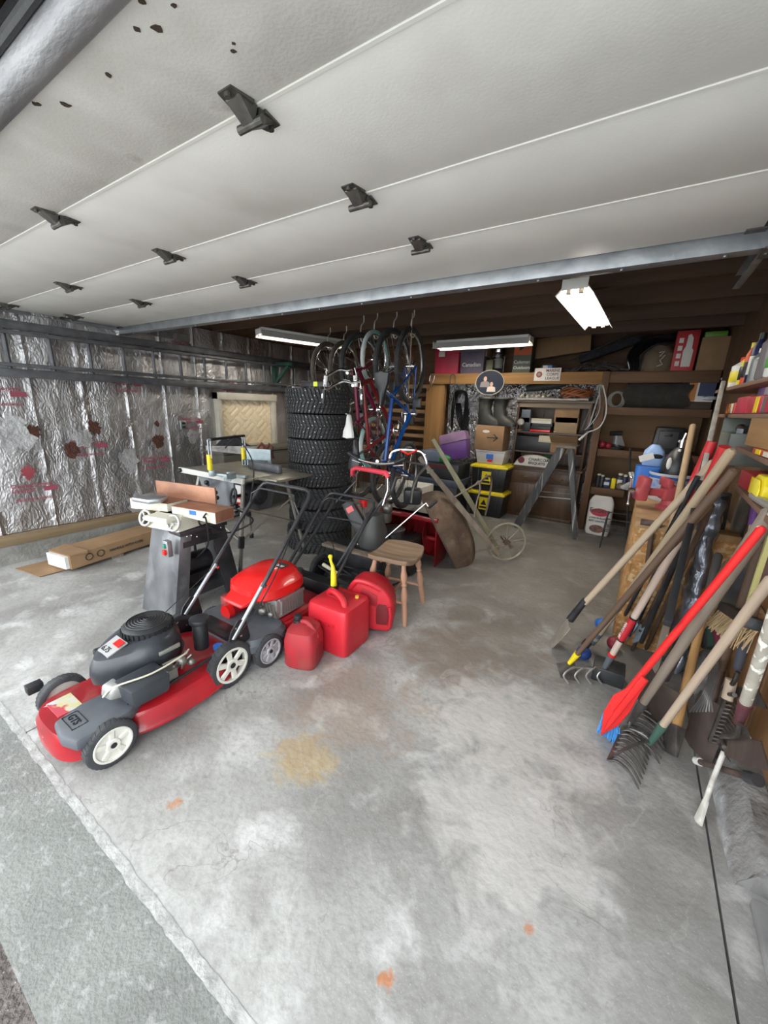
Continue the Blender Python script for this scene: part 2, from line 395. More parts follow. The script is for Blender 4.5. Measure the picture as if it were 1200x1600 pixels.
tear(128, 685, .085, FLAP, 7, 'flap', .016); tear(20, 678, .14, FLAP, 8, 'flap', .02); tear(200, 718, .1, FLAP, 9, 'flap', .014); tear(300, 680, .07, FLAP, 19, 'flap', .014)
tear(43, 738, .05, PINK, 10, 'print', .016)
for a in ((215, 790, .12, 11), (160, 830, .1, 12)): tear(a[0], a[1], a[2], FLAP, a[3], 'flap', .02)
mb = MB(); mb.box((-4.9, -.2, 0), (-4.76, 6.5, 3)); S('wall_left_studs', mb, BRNW)
mb = MB(); mb.grid(lambda i, j: (-4.75+.19*j-.01*noise.noise(V((i*50, j, 0))), -.2+6.5*i, .16+.006*noise.noise(V((i*60, j*3, 5)))), 100, 3, (0, 0, -.18)); S('trim_curb', mb, mat('curb_concrete', (.25, .25, .235), .9, col2=(.17, .165, .15), scale=6, bump=.5, bscale=40))
mb = MB(); mb.box((-4.75, -.2, .16), (-4.6, 3.4, .235)); S('baseboard_left', mb, wood('sill_wood', (.25, .18, .1), (.16, .11, .06), 1), bevel=.004)
mb = MB(); mb.grid(lambda i, j: (-4.7+.3*j*0-.012*noise.noise(V((i*30, j*9, 9))), 3.6+2.8*i, 2.05+.48*j), 90, 16); mb.build('insulation_batt', mat('brown_backed_foil', (.3, .22, .16), .4, .7, col2=(.2, .13, .09), scale=4, bump=.6, bscale=18), wl, label='brownish dull foil at the top of the wall') if False else mb.bm.free()

# window on the left wall, covered from outside by a quilted pad
WF = mat('window_frame_paint', (.5, .47, .4), .5, col2=(.42, .39, .32), scale=6)
w1 = T('window_1', None, None, (-4.7, 3.68, .8), kind='structure')
y0, y1, z0, z1 = 3.22, 4.2, .86, 1.6
mb = MB(world=True)
for a, b in (((-4.74, y0, z0), (-4.62, y0+.06, z1)), ((-4.74, y1-.06, z0), (-4.62, y1, z1)), ((-4.74, y0, z1-.09), (-4.6, y1, z1)), ((-4.74, y0, z0), (-4.6, y1, z0+.05))): mb.box(a, b)
mb.build('window_frame', WF, w1, bevel=.004)
def quilt(i, j):
    y = y0+.05+(y1-y0-.1)*i; z = z0+.04+(z1-z0-.12)*j; a = math.sin(y*26+1.4*math.sin(z*30)); b = math.sin(z*30+1.4*math.sin(y*26))
    return (-4.7+.014*min(1, abs(a)*1.6)*min(1, abs(b)*1.6), y, z)
mb = MB(world=True); mb.grid(quilt, 90, 70, (-.02, 0, 0)); mb.build('quilted_pad', mat('quilted_pad', (.85, .7, .45), .8, col2=(.78, .63, .39), scale=4), w1, label='cream quilted padding behind the glass')
mb = MB(world=True); mb.box((-4.672, y0+.05, z0+.04), (-4.668, y1-.05, z1-.08)); mb.build('pane', mat('glass', (.8, .82, .82), .05, alpha=.1), w1)

# --- right wall: plywood and strand board
PLY = wood('plywood_orange', (.36, .19, .08), (.22, .105, .04), 2, scale=7, rough=.6, col3=(.58, .44, .28), s3=4, lo3=.58, hi3=.66)
OSB = mat('strand_board', (.52, .27, .09), .75, col2=(.34, .16, .05), scale=26, stretch=(1, .6, 1), bump=.3, bscale=50, col3=(.6, .42, .22), s3=30, lo3=.52, hi3=.6)
DPLY = wood('dark_plywood', (.14, .08, .04), (.08, .042, .02), 2, scale=8)
wr = T('wall_right', None, None, (.66, 3, 0), kind='structure')
MB(world=True).box((.66, 1.42, .13), (.72, 2.9, 1.2)).build('plywood_sheet', PLY, wr, label='orange plywood sheet')
MB(world=True).box((.665, 1.42, 1.2), (.72, 2.9, 2.6)).build('upper_sheet', DPLY, wr)
MB(world=True).box((.67, 2.9, .13), (.72, 6.5, 2.6)).build('rear_sheet', DPLY, wr)
mb = MB(world=True)
for y in (3.9, 5.1): mb.box((.645, y, .13), (.67, y+.09, 1.5))
mb.build('stud', BRNWZ, wr)
CURB = mat('worn_curb_concrete', (.27, .27, .265), .85, col2=(.17, .16, .155), scale=7, bump=.6, bscale=30, col3=(.42, .43, .44), s3=5, lo3=.55, hi3=.7)
def curb(i, j):
    y = 1.43+5*i; a = j*PI/2*1.0
    X = .52+.13*(j)*1.1; Z = .13*min(1, (j*2.2)**.7) if j < 1 else .13
    n = .014*noise.noise(V((y*7, j*3, 0)))+.006*noise.noise(V((y*25, j*9, 0)))
    return (X+n, y+.03*noise.noise(V((j*8, 1, 2)))*(1 if i == 0 else 0), Z+n*.7 - (.05*max(0, 1-(y-1.43)/.12)*(1-j)))
mb = MB(); mb.grid(curb, 220, 12); mb.hull8([(.53, 1.435, 0), (.66, 1.435, 0), (.66, 1.46, 0), (.53, 1.46, 0)], [(.585, 1.435, .085), (.66, 1.435, .11), (.66, 1.46, .125), (.6, 1.46, .12)])
S('trim_curb_right', mb, CURB)
JW = mat('white_jamb_paint', (.68, .73, .76), .55, col2=(.58, .63, .66), scale=3)
mb = MB(); mb.box((.605, -.25, .012), (.9, 1.39, 2.3)); S('door_jamb_trim', mb, JW, bevel=.006); bpy.data.objects['door_jamb_trim'].name = 'trim_jamb'
mb = MB(); mb.box((.56, -.25, 0), (.605, 1.39, .035)); S('trim_threshold', mb, mat('grey_weather_strip', (.3, .3, .3), .7, col2=(.22, .22, .22), scale=9), bevel=.008)

# --- back wall and ceiling
wb = T('wall_back', None, None, (-2, 6.3, 0), kind='structure')
MB(world=True).box((-4.9, 6.34, 0), (.8, 6.42, 3)).build('sheathing', BRNW, wb)
mb = MB(world=True); mb.grid(lambda i, j: (-2.75+2.3*i, 6.3-.02*noise.noise(V((i*12, j*7, 0)))-.012*noise.noise(V((i*40, j*22, 3))), .2+1.72*j), 110, 80)
mb.build('foil_insulation', FOILD, wb, label='shiny crinkled silver foil insulation')
MB(world=True).box((-.42, 6.26, .2), (.66, 6.31, 1.9)).build('plywood_back', wood('pale_ply', (.26, .15, .07), (.17, .09, .04), 0, scale=5), wb)
CEILW = wood('ceiling_boards', (.085, .045, .025), (.04, .02, .011), 0, scale=9, rough=.8, bump=.5)
ce = T('ceiling', None, None, (-2, 3, 2.5), kind='structure')
mb = MB(world=True)
k = 0; y = .2
while y < 6.4:
    mb.box((-4.9, y+.003, 2.55+.004*(k % 3)), (.8, y+.187, 2.6)); y += .19; k += 1
mb.build('boards', CEILW, ce)
MB(world=True).box((-5, -.3, 2.6), (1, 6.6, 2.66)).build('deck', CEILW, ce)
mb = MB(world=True)
for y in (2.72, 3.32, 3.92, 4.52, 5.12): mb.box((-4.8, y, 2.34), (.7, y+.045, 2.56))
mb.build('joist', wood('joist_wood', (.095, .05, .027), (.05, .025, .013), 0, scale=8), ce)
# front wall above the opening (behind and above the camera)
mb = MB(); mb.box((-5, -.25, 2.3), (1, -.02, 2.7)); S('wall_front', mb, JW)
mb = MB(); mb.box((-5, -.02, 2.24), (1, .385, 2.3)); mb.box((-5, .39, 2.27), (1, .4, 2.3)); S('trim_header', mb, mat('off_white_header', (.6, .57, .5), .6, col2=(.5, .47, .4), scale=5))
mb = MB(); mb.box((-5, -.25, 0), (-4.76, -.0, 2.6)); S('wall_front_left', mb, JW)

# --- overhead garage door, open
DZ = 2.19
DW = mat('white_door_skin', (.8, .79, .75), .5, col2=(.74, .73, .69), scale=3, bump=.04, bscale=120, col3=(.6, .58, .53), s3=1.6, lo3=.62, hi3=.85)
DW1 = mat('dirty_door_skin', (.66, .65, .61), .55, col2=(.55, .54, .5), scale=5, bump=.1, bscale=120, col3=(.33, .3, .24), s3=7, lo3=.66, hi3=.85)
dr = T('door_1', None, None, (-2.2, 1.3, DZ), kind='structure')
ys = [.50, .80, 1.255, 1.705, 2.19]
for i in range(4):
    MB(world=True).box((-4.68, ys[i]+.004, DZ), (.27, ys[i+1]-.004, DZ+.045)).build('door_panel', DW1 if i == 0 else DW, dr, bevel=.004)
mb = MB(world=True)
for i in (1, 2, 3): mb.bar((-4.68, ys[i], DZ+.002), (.27, ys[i], DZ+.002), .009, .009)
mb.build('panel_joint', mat('bright_white_edge', (.78, .77, .72), .5), dr, label='bright white panel seam')
# bits of dirt on the lowest panel
mb = MB(world=True)
for px, py, s in ((245, 44, .012), (214, 45, .009), (170, 117, .009), (103, 163, .012), (57, 162, .012), (365, 67, .004), (365, 79, .006), (272, 8, .006), (222, 2, .008)):
    c = P(px, py, z=DZ); mb.prism([(s*random.uniform(.6, 1.2)*math.cos(a), s*random.uniform(.3, .9)*math.sin(a)) for a in [i*PI/4 for i in range(8)]], (c.x, c.y, DZ), (.7, .7, 0), (.7, -.7, 0), (0, 0, -.002))
mb.build('smudge', mat('smudge', (.05, .035, .02), .9), dr, label='dark dirt specks')
# bottom edge retainer: rounded galvanised lip, then the black rubber seal
mb = MB(world=True); mb.tube(arc((0, .478, DZ+.012), .045, -PI*.95, PI*.3, 12, (0, 1, 0), (0, 0, 1)) if False else [(-4.68, .475, DZ+.008), (.27, .475, DZ+.008)], .036, 20); mb.box((-4.68, .47, DZ-.0), (.27, .51, DZ+.03))
mb.build('bottom_rail', mat('dull_galvanised', (.36, .36, .37), .5, .6, col2=(.2, .2, .21), scale=6, bump=.4, bscale=25, stretch=(.3, 1, 1)), dr, label='rounded galvanised bottom rail')
mb = MB(world=True); mb.tube([(-4.68, .432, DZ+.02), (.27, .432, DZ+.02)], .012, 10); mb.box((-4.68, .425, DZ+.02), (.27, .45, DZ+.05)); mb.build('rubber_seal', BLACK, dr)
mb = MB(world=True); mb.box((-4.72, 2.192, DZ-.062), (.33, 2.197, DZ+.02)); mb.box((-4.72, 2.197, DZ-.062), (.33, 2.26, DZ-.057)); mb.box((-4.72, 2.257, DZ-.062), (.33, 2.262, DZ+.02))
for k in range(14): mb.cyl((-4.5+k*.36, 2.225, DZ-.062), (-4.5+k*.36, 2.225, DZ-.068), .008, n=8)
mb.build('strut', STEEL, dr, bevel=.001, label='galvanised stiffening strut along the top edge')
HG = mat('hinge_steel', (.16, .155, .14), .45, .8, col2=(.09, .085, .08), scale=30)
hinge0 = None
for i in (1, 2, 3):
    for x in (-4.45, -3.28, -2.1, -.93):
        if hinge0 is None:
            mb = MB()
            for s in (-1, 1):
                mb.hull8([(-.024, s*.014, -.006), (.024, s*.014, -.006), (.016, s*.062, -.002), (-.016, s*.062, -.002)], [(-.024, s*.014, 0), (.024, s*.014, 0), (.016, s*.062, 0.001), (-.016, s*.062, 0.001)])
                mb.hull8([(-.013, s*.004, -.028), (.013, s*.004, -.028), (.015, s*.044, -.006), (-.015, s*.044, -.006)], [(-.02, s*.002, -.002), (.02, s*.002, -.002), (.018, s*.046, -.001), (-.018, s*.046, -.001)])
                mb.cyl((0, s*.054, -.002), (0, s*.054, -.009), .006, n=8)
            mb.cyl((-.03, 0, -.024), (.03, 0, -.024), .008, n=10)
            XF['tmp'] = Matrix.Identity(4)
            hinge0 = mb.build('hinge', HG, dr, label='dark steel door hinge'); hinge0.location = V((x, ys[i], DZ-.001))-dr.location; hinge0.scale = (1.45, 1.2, 1.3)
        else:
            c = hinge0.copy(); COL.objects.link(c); c.location = V((x, ys[i], DZ-.001))-dr.location
# tracks
for X, s in ((-4.72, 1), (.33, -1)):
    t = T('door_track', 'galvanised %s overhead door track%s' % (('left', ' above the hanging ladder') if s > 0 else ('right', ' with angle hanger')), 'track', (X, 1.4, 2.16))
    mb = MB(world=True); mb.box((X-.003, .4, 2.165), (X+.003, 2.95, 2.235)); mb.box((X, .4, 2.165), (X+s*.028, 2.95, 2.17)); mb.box((X, .4, 2.23), (X+s*.028, 2.95, 2.235)); mb.build('rail', STEEL, t)
    mb = MB(world=True); mb.box((X-.002, 2.22, 2.23), (X+.035*-s, 2.25, 2.56)); mb.box((X-.035, 2.22, 2.23), (X+.035, 2.224, 2.56)); mb.build('hanger', STEEL, t)
    for i, y in enumerate(ys[1:]):
        mb = MB(world=True); mb.cyl((X+s*.006, y, 2.2), (X+s*.022, y, 2.2), .023, n=12); mb.cyl((X+s*.02, y, 2.2), (X+s*.1, y, 2.2), .006, n=8); mb.box((X+s*.05, y-.035, DZ-.006), (X+s*.11, y+.035, DZ)); mb.build('roller', HG, t)
mb = MB(); mb.box((.285, 2.13, 2.11), (.36, 2.26, 2.115)); mb.box((.355, 2.1, 2.02), (.36, 2.26, 2.26)); mb.cyl((.3, 2.2, 2.11), (.3, 2.2, 2.105), .008); mb.build('track_bracket', HG, label='dark steel corner bracket at the right end of the door strut', cat='bracket')
# ============================================================ LEFT SIDE
ALU = mat('weathered_aluminium', (.14, .145, .155), .5, .6, col2=(.09, .092, .1), scale=10, bump=.1)
t = T('extension_ladder', 'long grey aluminium extension ladder hung sideways along the foil wall', 'ladder', (-4.6, 2.4, 1.66))
def rail(z, w, x, a, b):
    return MB(world=True).bar((x, a, z+(a-2.4)*.024), (x, b, z+(b-2.4)*.024), .03, w, up=(1, 0, 0)) if False else MB(world=True).hull8([(x-.02, a, z-w/2), (x+.02, a, z-w/2), (x+.02, a, z+w/2), (x-.02, a, z+w/2)], [(x-.02, b, z+.03-w/2), (x+.02, b, z+.03-w/2), (x+.02, b, z+.03+w/2), (x-.02, b, z+.03+w/2)])
rail(2.05, .07, -4.6, .3, 5.1).build('rail', ALU, t, bevel=.004); rail(1.66, .07, -4.6, .3, 5.1).build('rail', ALU, t, bevel=.004)
for k in range(15): MB(world=True).cyl((-4.6, .62+k*.305, 1.66), (-4.6, .62+k*.305, 2.09), .017, n=10).build('rung', ALU, t)
for z in (1.73, 1.99): rail(z, .03, -4.56, .9, 5.3).build('fly_rail', ALU, t, bevel=.003)
GRN = mat('dark_green_paint', (.012, .05, .035), .4)
t = T('shelf_bracket', 'dark green triangular shelf bracket on the wall behind the ladder', 'bracket', (-4.6, 4.2, 1.75))
mb = MB(world=True); mb.box((-4.66, 4.18, 1.74), (-4.6, 4.24, 2.05)); mb.box((-4.66, 4.18, 2.01), (-4.3, 4.24, 2.05)); mb.bar((-4.63, 4.21, 1.76), (-4.34, 4.21, 2.01), .04, .04); mb.build('frame', GRN, t)
t = T('outlet_box', 'small grey electrical outlet box on the foil wall', 'outlet', P(285, 664, x=-4.68))
MB().box((0, -.035, -.05), (.03, .035, .05)).build('box', STEEL, t, bevel=.004); mb = MB(); mb.box((.03, -.02, .01), (.034, .02, .035)); mb.box((.03, -.02, -.035), (.034, .02, -.01)); mb.build('socket', BLACK, t)

# long cardboard carton on the floor by the wall
t = T('cardboard_carton', 'long flat cardboard carton lying by the foil wall', 'box', (-4.2, 1.9, 0), rz=.17)
MB().box((-.16, -.75, .03), (.14, 1.0, .16)).build('carton', CARD, t, bevel=.004)
mb = MB(); mb.hull8([(-.16, -.75, .155), (.14, -.75, .155), (.17, -.62, .155), (-.19, -.6, .155)], [(-.16, -.75, .16), (.14, -.75, .16), (.17, -.62, .175), (-.19, -.6, .17)]); mb.box((-.155, -.76, .045), (.1, -.75, .13)); mb.build('flap', [CARD], t)
mb = MB(); mb.box((-.14, -.78, .04), (.12, -.752, .15)); mb.build('liner', WHITE, t, label='white torn liner at the open end')
mb = MB(); INK = mat('black_ink', (.03, .028, .026), .6)
mb.text('mastic', (.142, .3, .07), (0, 1, 0), (0, 0, 1), .09, .002); mb.text('HANDLE WITH CARE', (.142, -.42, .085), (0, 1, 0), (0, 0, 1), .035, .002)
for yy in (-.5, -.6): mb.tube(arc((.142, yy, .1), .03, 0, 2*PI, 12, (0, 1, 0), (0, 0, 1)), .004, 6)
mb.build('print', INK, t, label='black printing')
mb = MB(); mb.grid(lambda i, j: (-4.4+.36*i, .93+.3*j+.06*i, .012+.025*math.sin(i*PI)*j), 8, 8, (0, 0, -.006)); mb.build('cardboard_flap', CARD, label='flattened torn cardboard piece under the end of the long carton', cat='cardboard')
c = P(180, 868, z=0); MB().box((c.x-.07, c.y-.05, 0), (c.x+.07, c.y+.05, .028)).build('wood_block', WGREY, label='small scrap block of wood beside the long carton', cat='wood', bevel=.003)
t = T('wood_plank', 'long pale wooden plank lying on the curb under the foil wall', 'plank', (-4.62, 1.6, .17)) if False else None
# workbench ledge under the window
WDK = wood('dark_weathered_planks', (.12, .11, .09), (.07, .062, .05), 1, scale=9)
t = T('wall_workbench', 'low grey weathered plank workbench under the quilted window', 'bench', (-4.45, 3.6, 0))
for k in range(3): MB(world=True).box((-4.28, 2.98, .25+k*.2), (-4.24, 4.9, .44+k*.2)).build('front_board', WDK, t, bevel=.004)
MB(world=True).box((-4.66, 2.96, .85), (-4.22, 4.92, .89)).build('top', WDK, t, bevel=.004)
for y in (3.05, 4.8): MB(world=True).box((-4.6, y, 0), (-4.3, y+.06, .85)).build('leg', WDK, t)
c = P(362, 700, x=-4.4); mb = MB(); mb.grid(lambda i, j: (c.x+.3*(j-.5), c.y+.55*(i-.5), .895+.17*math.sin(i*PI)**.6*math.sin(j*PI)**.5*(.75+.5*noise.noise(V((i*4, j*3, 8))))), 26, 16); mb.build('cloth_bundle', CLOTHK, label='dark blue-black cloth heaped on the bench below the window', cat='cloth')

# ------------------------------------------------------------ hand saw hung behind the table saw
c = P(414, 720, z=.895); c = P(414, 704, y=c.y)
t = T('hand_saw', 'hand saw with brown wooden handle, standing behind the table saw', 'saw', V(c)-V((0, 0, .12)))
HS = wood('varnished_handle', (.16, .05, .02), (.09, .03, .012), 0, scale=9, rough=.35)
mb = MB(world=True); o = V(c); u = V((.84, .54, 0)); w = V((0, 0, 1)); tt = u.cross(w)*.022
q = lambda x, y: o+u*x+w*y
mb.tube([q(-.07, -.05), q(-.075, .03), q(-.03, .07), q(.02, .02), q(.05, .07), q(.075, .05), q(.06, -.02), q(.085, -.07), q(.03, -.085), q(-.02, -.075)], .019, 8, closed=True); mb.prism([(-.08, -.08), (-.01, -.1), (-.01, .06), (-.07, .05)], o-tt*.5, u, w, tt); mb.build('handle', HS, t)
mb = MB(world=True); mb.prism([(-.07, .04), (-.05, -.06), (-.62, -.02), (-.62, .03)], o, u, w, tt*.06); mb.build('blade', TINE, t)

# ------------------------------------------------------------ jointer on a black stand
t = T('bench_jointer', 'cream jointer with rusty bed on a black sheet metal stand', 'jointer', (-2.55, 1.55, 0))
# stand: two tapered end panels, front at y 1.25
mb = MB(world=True)
mb.hull8([(-2.84, 1.22, 0), (-2.49, 1.26, 0), (-2.49, 1.30, 0), (-2.84, 1.26, 0)], [(-2.77, 1.33, .63), (-2.45, 1.35, .63), (-2.45, 1.38, .63), (-2.77, 1.36, .63)])
mb.hull8([(-2.52, 1.26, 0), (-2.485, 1.26, 0), (-2.485, 1.36, 0), (-2.52, 1.36, 0)], [(-2.48, 1.35, .63), (-2.448, 1.35, .63), (-2.448, 1.43, .63), (-2.48, 1.43, .63)])
mb.build('front_panel', mat('grey_streaked_panel', (.2, .205, .215), .35, .3, col2=(.09, .092, .1), scale=5, stretch=(1, 1, .6), bump=.05, col3=(.33, .33, .34), s3=6, lo3=.6, hi3=.85), t, bevel=.003, label='front panel streaked with grey dust')
mb = MB(world=True)
mb.hull8([(-2.84, 1.82, 0), (-2.49, 1.8, 0), (-2.49, 1.83, 0), (-2.84, 1.85, 0)], [(-2.77, 1.67, .63), (-2.45, 1.65, .63), (-2.45, 1.68, .63), (-2.77, 1.7, .63)])
mb.hull8([(-2.52, 1.7, 0), (-2.485, 1.7, 0), (-2.485, 1.83, 0), (-2.52, 1.83, 0)], [(-2.48, 1.57, .63), (-2.448, 1.57, .63), (-2.448, 1.68, .63), (-2.48, 1.68, .63)])
mb.build('rear_panel', BLKPAINT, t, bevel=.003)
mb = MB(world=True); mb.box((-2.78, 1.34, .61), (-2.44, 1.7, .635)); mb.box((-2.46, 1.36, .52), (-2.452, 1.67, .62)); mb.build('stand_top', BLKPAINT, t, bevel=.002)
mb = MB(world=True); mb.box((-2.8, 1.29, .17), (-2.49, 1.78, .185)); mb.box((-2.495, 1.29, .12), (-2.488, 1.79, .19)); mb.build('lower_shelf', BLKPAINT, t)
mb = MB(world=True); mb.cyl((-2.65, 1.45, .32), (-2.65, 1.65, .32), .075); mb.box((-2.72, 1.4, .185), (-2.58, 1.68, .25)); mb.tube([(-2.72, 1.6, .3), (-2.72, 1.6, .6)], .01); mb.build('motor', DKMET, t)
for (x, y, z) in ((-2.446, 1.39, .6), (-2.446, 1.42, .6), (-2.446, 1.62, .6), (-2.446, 1.65, .6), (-2.446, 1.46, .58), (-2.446, 1.55, .58), (-2.48, 1.76, .16), (-2.48, 1.72, .16)): MB(world=True).ball((x, y, z), .007, 8).build('bolt', CHROME, t)
c = P(265, 856, y=1.29); mb = MB(world=True); mb.box((c.x-.028, 1.262, c.z-.055), (c.x+.028, 1.295, c.z+.055)); sw = mb.build('switch', STEEL, t, bevel=.003, label='grey switch plate')
MB(world=True).box((c.x-.014, 1.25, c.z+.005), (c.x+.01, 1.264, c.z+.035)).build('start_button', mat('green_button', (.03, .22, .15), .4), sw, bevel=.003); MB(world=True).box((c.x-.016, 1.245, c.z-.04), (c.x+.012, 1.264, c.z-.004)).build('stop_button', REDB, sw, bevel=.003)
mb = MB(world=True)      # cast body and tables, beds run along the stand from left-front to right-back
F = Matrix.Translation((-2.62, 1.46, .7)) @ Matrix.Rotation(.2, 4, 'Z')
mb = MB(F=F, world=True); mb.taper((0, 0, -.06), .3, .32, .24, .2, .1); mb.box((-.1, -.2, .0), (.1, .2, .04)); mb.cyl((.09, -.05, .0), (.09, -.05, -.07), .02); mb.build('body', CREAM, t, bevel=.008)
BED = mat('rusted_bed', (.4, .2, .12), .45, .3, col2=(.28, .13, .08), scale=7, bump=.08)
def table(x0, x1, z):
    mb = MB(F=F, world=True); mb.hull8([(x0, -.085, z-.075 if x0 < 0 else z-.055), (x1, -.085, z-.055 if x0 < 0 else z-.075), (x1, .09, z-.055 if x0 < 0 else z-.075), (x0, .09, z-.055)], [(x0, -.085, z), (x1, -.085, z), (x1, .09, z), (x0, .09, z)]); mb.build('table_casting', CREAM, t, bevel=.004)
    MB(F=F, world=True).box((x0, -.083, z), (x1, .088, z+.004)).build('bed_surface', BED, t, label='rusty orange-brown bed')
table(-.38, -.02, .1); table(.02, .4, .09)
MB(F=F, world=True).box((.4, -.083, .02), (.402, .085, .09)).build('bed_end', BED, t)
MB(F=F, world=True).box((-.3, .07, .1), (.26, .085, .215)).build('fence', BED, t, bevel=.003, label='rusty upright fence')
mb = MB(F=F, world=True); mb.prism([(-.1, -.1), (.06, -.1), (.1, -.04), (.08, .04), (-.02, .1), (-.12, .06)], (-.12, -.09, .115), (1, 0, 0), (0, 1, 0), (0, 0, .035)); mb.build('cutter_guard', mat('silver_guard', (.42, .43, .45), .35, .7, col2=(.3, .3, .32), scale=8), t, bevel=.012, label='silver cutter guard')
for x in (-.16, .1):
    hw = MB(F=F, world=True); hw.tube(arc((x, -.15, .0), .05, 0, 2*PI, 20, (1, 0, 0), (0, .25, 1))[:-1], .009, 8, closed=True); hw.cyl((x, -.16, 0), (x, -.05, .0), .014)
    for a in (0, 2.1, 4.2): hw.tube([(x, -.15, 0), (x+.05*math.cos(a), -.15+.012*math.sin(a), .05*math.sin(a))], .006, 6)
    hw.build('handwheel', mat('bare_grey_casting', (.5, .5, .48), .4, .5), t)
MB(F=F, world=True).box((.18, -.0865, .055), (.24, -.086, .085)).build('badge', BLUE, t)
mb = MB(world=True); mb.tube(bez([P(308, 872, y=1.5), P(325, 850, y=1.5), P(322, 812, y=1.42), P(318, 808, y=1.4), P(330, 797, y=1.5), P(355, 792, y=1.62), P(378, 800, y=1.7), P(395, 815, y=1.8), P(360, 832, y=1.75), P(338, 826, y=1.6), P(313, 820, y=1.5), P(312, 803, y=1.45)], 6), .006, 6); mb.build('power_cord', BLACK, t, label='black power cord')

# ------------------------------------------------------------ table saw on a folding stand
F = Matrix.Translation((-3.06, 2.34, 0)) @ Matrix.Rotation(.02, 4, 'Z')
t = T('table_saw', 'portable table saw with a wide grey top on a folding tube stand', 'table saw', F=F)
TTOP = mat('worn_aluminium_top', (.36, .34, .28), .4, .6, col2=(.26, .25, .21), scale=5, bump=.04, stretch=(1, 4, 1))
mb = MB(); mb.box((-.42, -.34, .86), (.44, .3, .885)); mb.build('table_top', TTOP, t, bevel=.003)
mb = MB()
mb.box((-.44, -.36, .845), (.44, -.335, .893)); mb.build('front_edge', mat('pale_edge_paint', (.62, .62, .58), .5), t, bevel=.004, label='pale chipped front edge')
mb = MB(); mb.box((.44, -.2, .862), (.66, .22, .884)); mb.build('extension_wing', TTOP, t, bevel=.003)
mb = MB(); mb.hull8([(-.22, -.24, .5), (.16, -.24, .5), (.16, .2, .5), (-.22, .2, .5)], [(-.3, -.28, .86), (.22, -.28, .86), (.22, .24, .86), (-.3, .24, .86)]); mb.build('motor_housing', mat('grey_blue_housing', (.12, .13, .15), .4, .4, col2=(.3, .31, .33), scale=6, stretch=(1, 1, .4)), t, bevel=.02)
mb = MB(); mb.cyl((.1, -.1, .7), (.34, -.1, .7), .09); mb.cyl((.34, -.1, .7), (.37, -.1, .7), .06); mb.build('motor', DKMET, t)
mb = MB(); mb.box((.22, -.262, .62), (.3, -.255, .8)); mb.build('sticker', WHITE, t); mb = MB(); mb.box((.225, -.264, .68), (.295, -.262, .71)); mb.box((.225, -.264, .63), (.295, -.262, .65)); mb.build('sticker_band', REDB, t)
mb = MB(); mb.box((.18, -.3, .56), (.25, -.27, .64)); mb.build('switch', BLACK, t, bevel=.004); MB().box((.195, -.305, .575), (.22, -.3, .61)).build('switch_paddle', YEL, t)
mb = MB(); mb.tube([(-.1, -.3, .76), (-.02, -.36, .8)], .012); mb.ball((-.02, -.37, .805), .022); mb.ball((-.4, -.37, .87), .02); mb.ball((.05, -.34, .72), .02); mb.ball((.08, -.35, .68), .02); mb.build('knob', BLACK, t)
mb = MB(); mb.tube(arc((.3, -.35, .72), .07, 0, 2*PI, 18, (.5, 0, 0), (0, .2, 1))[:-1], .01, 8, closed=True); mb.cyl((.3, -.36, .72), (.3, -.22, .72), .015); mb.build('height_wheel', BLACK, t)
mb = MB(); mb.prism([(-.1, 0), (.1, 0), (.1, .05), (.06, .1), (-.1, .1)], (.46, -.34, .885), (0, 0, 0) if False else (1, .0, 0), (0, 0, 1), (0, .03, 0)); mb.build('rip_fence', ALU, t) if False else mb.bm.free()
mb = MB(); mb.hull8([(.02, .05, .885), (.46, .02, .885), (.46, .07, .885), (.02, .1, .885)], [(.02, .05, .96), (.44, .02, .96), (.46, .06, .96), (.02, .1, .96)]); mb.build('rip_fence', ALU, t, bevel=.012, label='silver rip fence')
LEG = mat('bare_stand_tube', (.34, .32, .28), .5, .6, col2=(.22, .21, .19), scale=8)
corners = {(-1, -1): (-.42, -.42), (1, -1): (.4, -.42), (-1, 1): (-.42, .4), (1, 1): (.4, .4)}
for (sx, sy), (x, y) in corners.items():
    lg = MB().tube([(sx*.3, sy*.24, .84), (x, y, 0)], .018, 10).build('leg', LEG, t)
    MB().cyl((sx*.3+(x-sx*.3)*.55, sy*.24+(y-sy*.24)*.55, .38), (sx*.3+(x-sx*.3)*.66, sy*.24+(y-sy*.24)*.66, .28), .028, n=10).build('leg_joint', BLACK, lg); MB().cyl((x, y, .0), (x*.99, y*.99, .05), .024, n=10).build('foot_cap', BLACK, lg)
mb = MB()
for a, b in (((-.39, -.36, .34), (.34, -.32, .62)), ((.37, -.36, .34), (-.34, -.32, .62)), ((.37, -.36, .34), (.34, .32, .62)), ((.37, .36, .34), (.34, -.3, .62)), ((-.39, -.36, .34), (-.34, .32, .62)), ((-.39, .36, .34), (.37, .36, .34))): mb.tube([a, b], .009, 6)
mb.build('cross_brace', LEG, t)
mb = MB(world=True); mb.tube(bez([P(352, 700, y=2.4), P(365, 686, y=2.35), P(380, 695, y=2.3), P(394, 720, y=2.25), P(396, 750, y=2.1), P(388, 790, y=2.1), P(375, 822, y=2.05), P(362, 835, y=2.0)], 6), .006, 6); mb.build('power_cord', BLACK, t, label='black cord looping over the top')
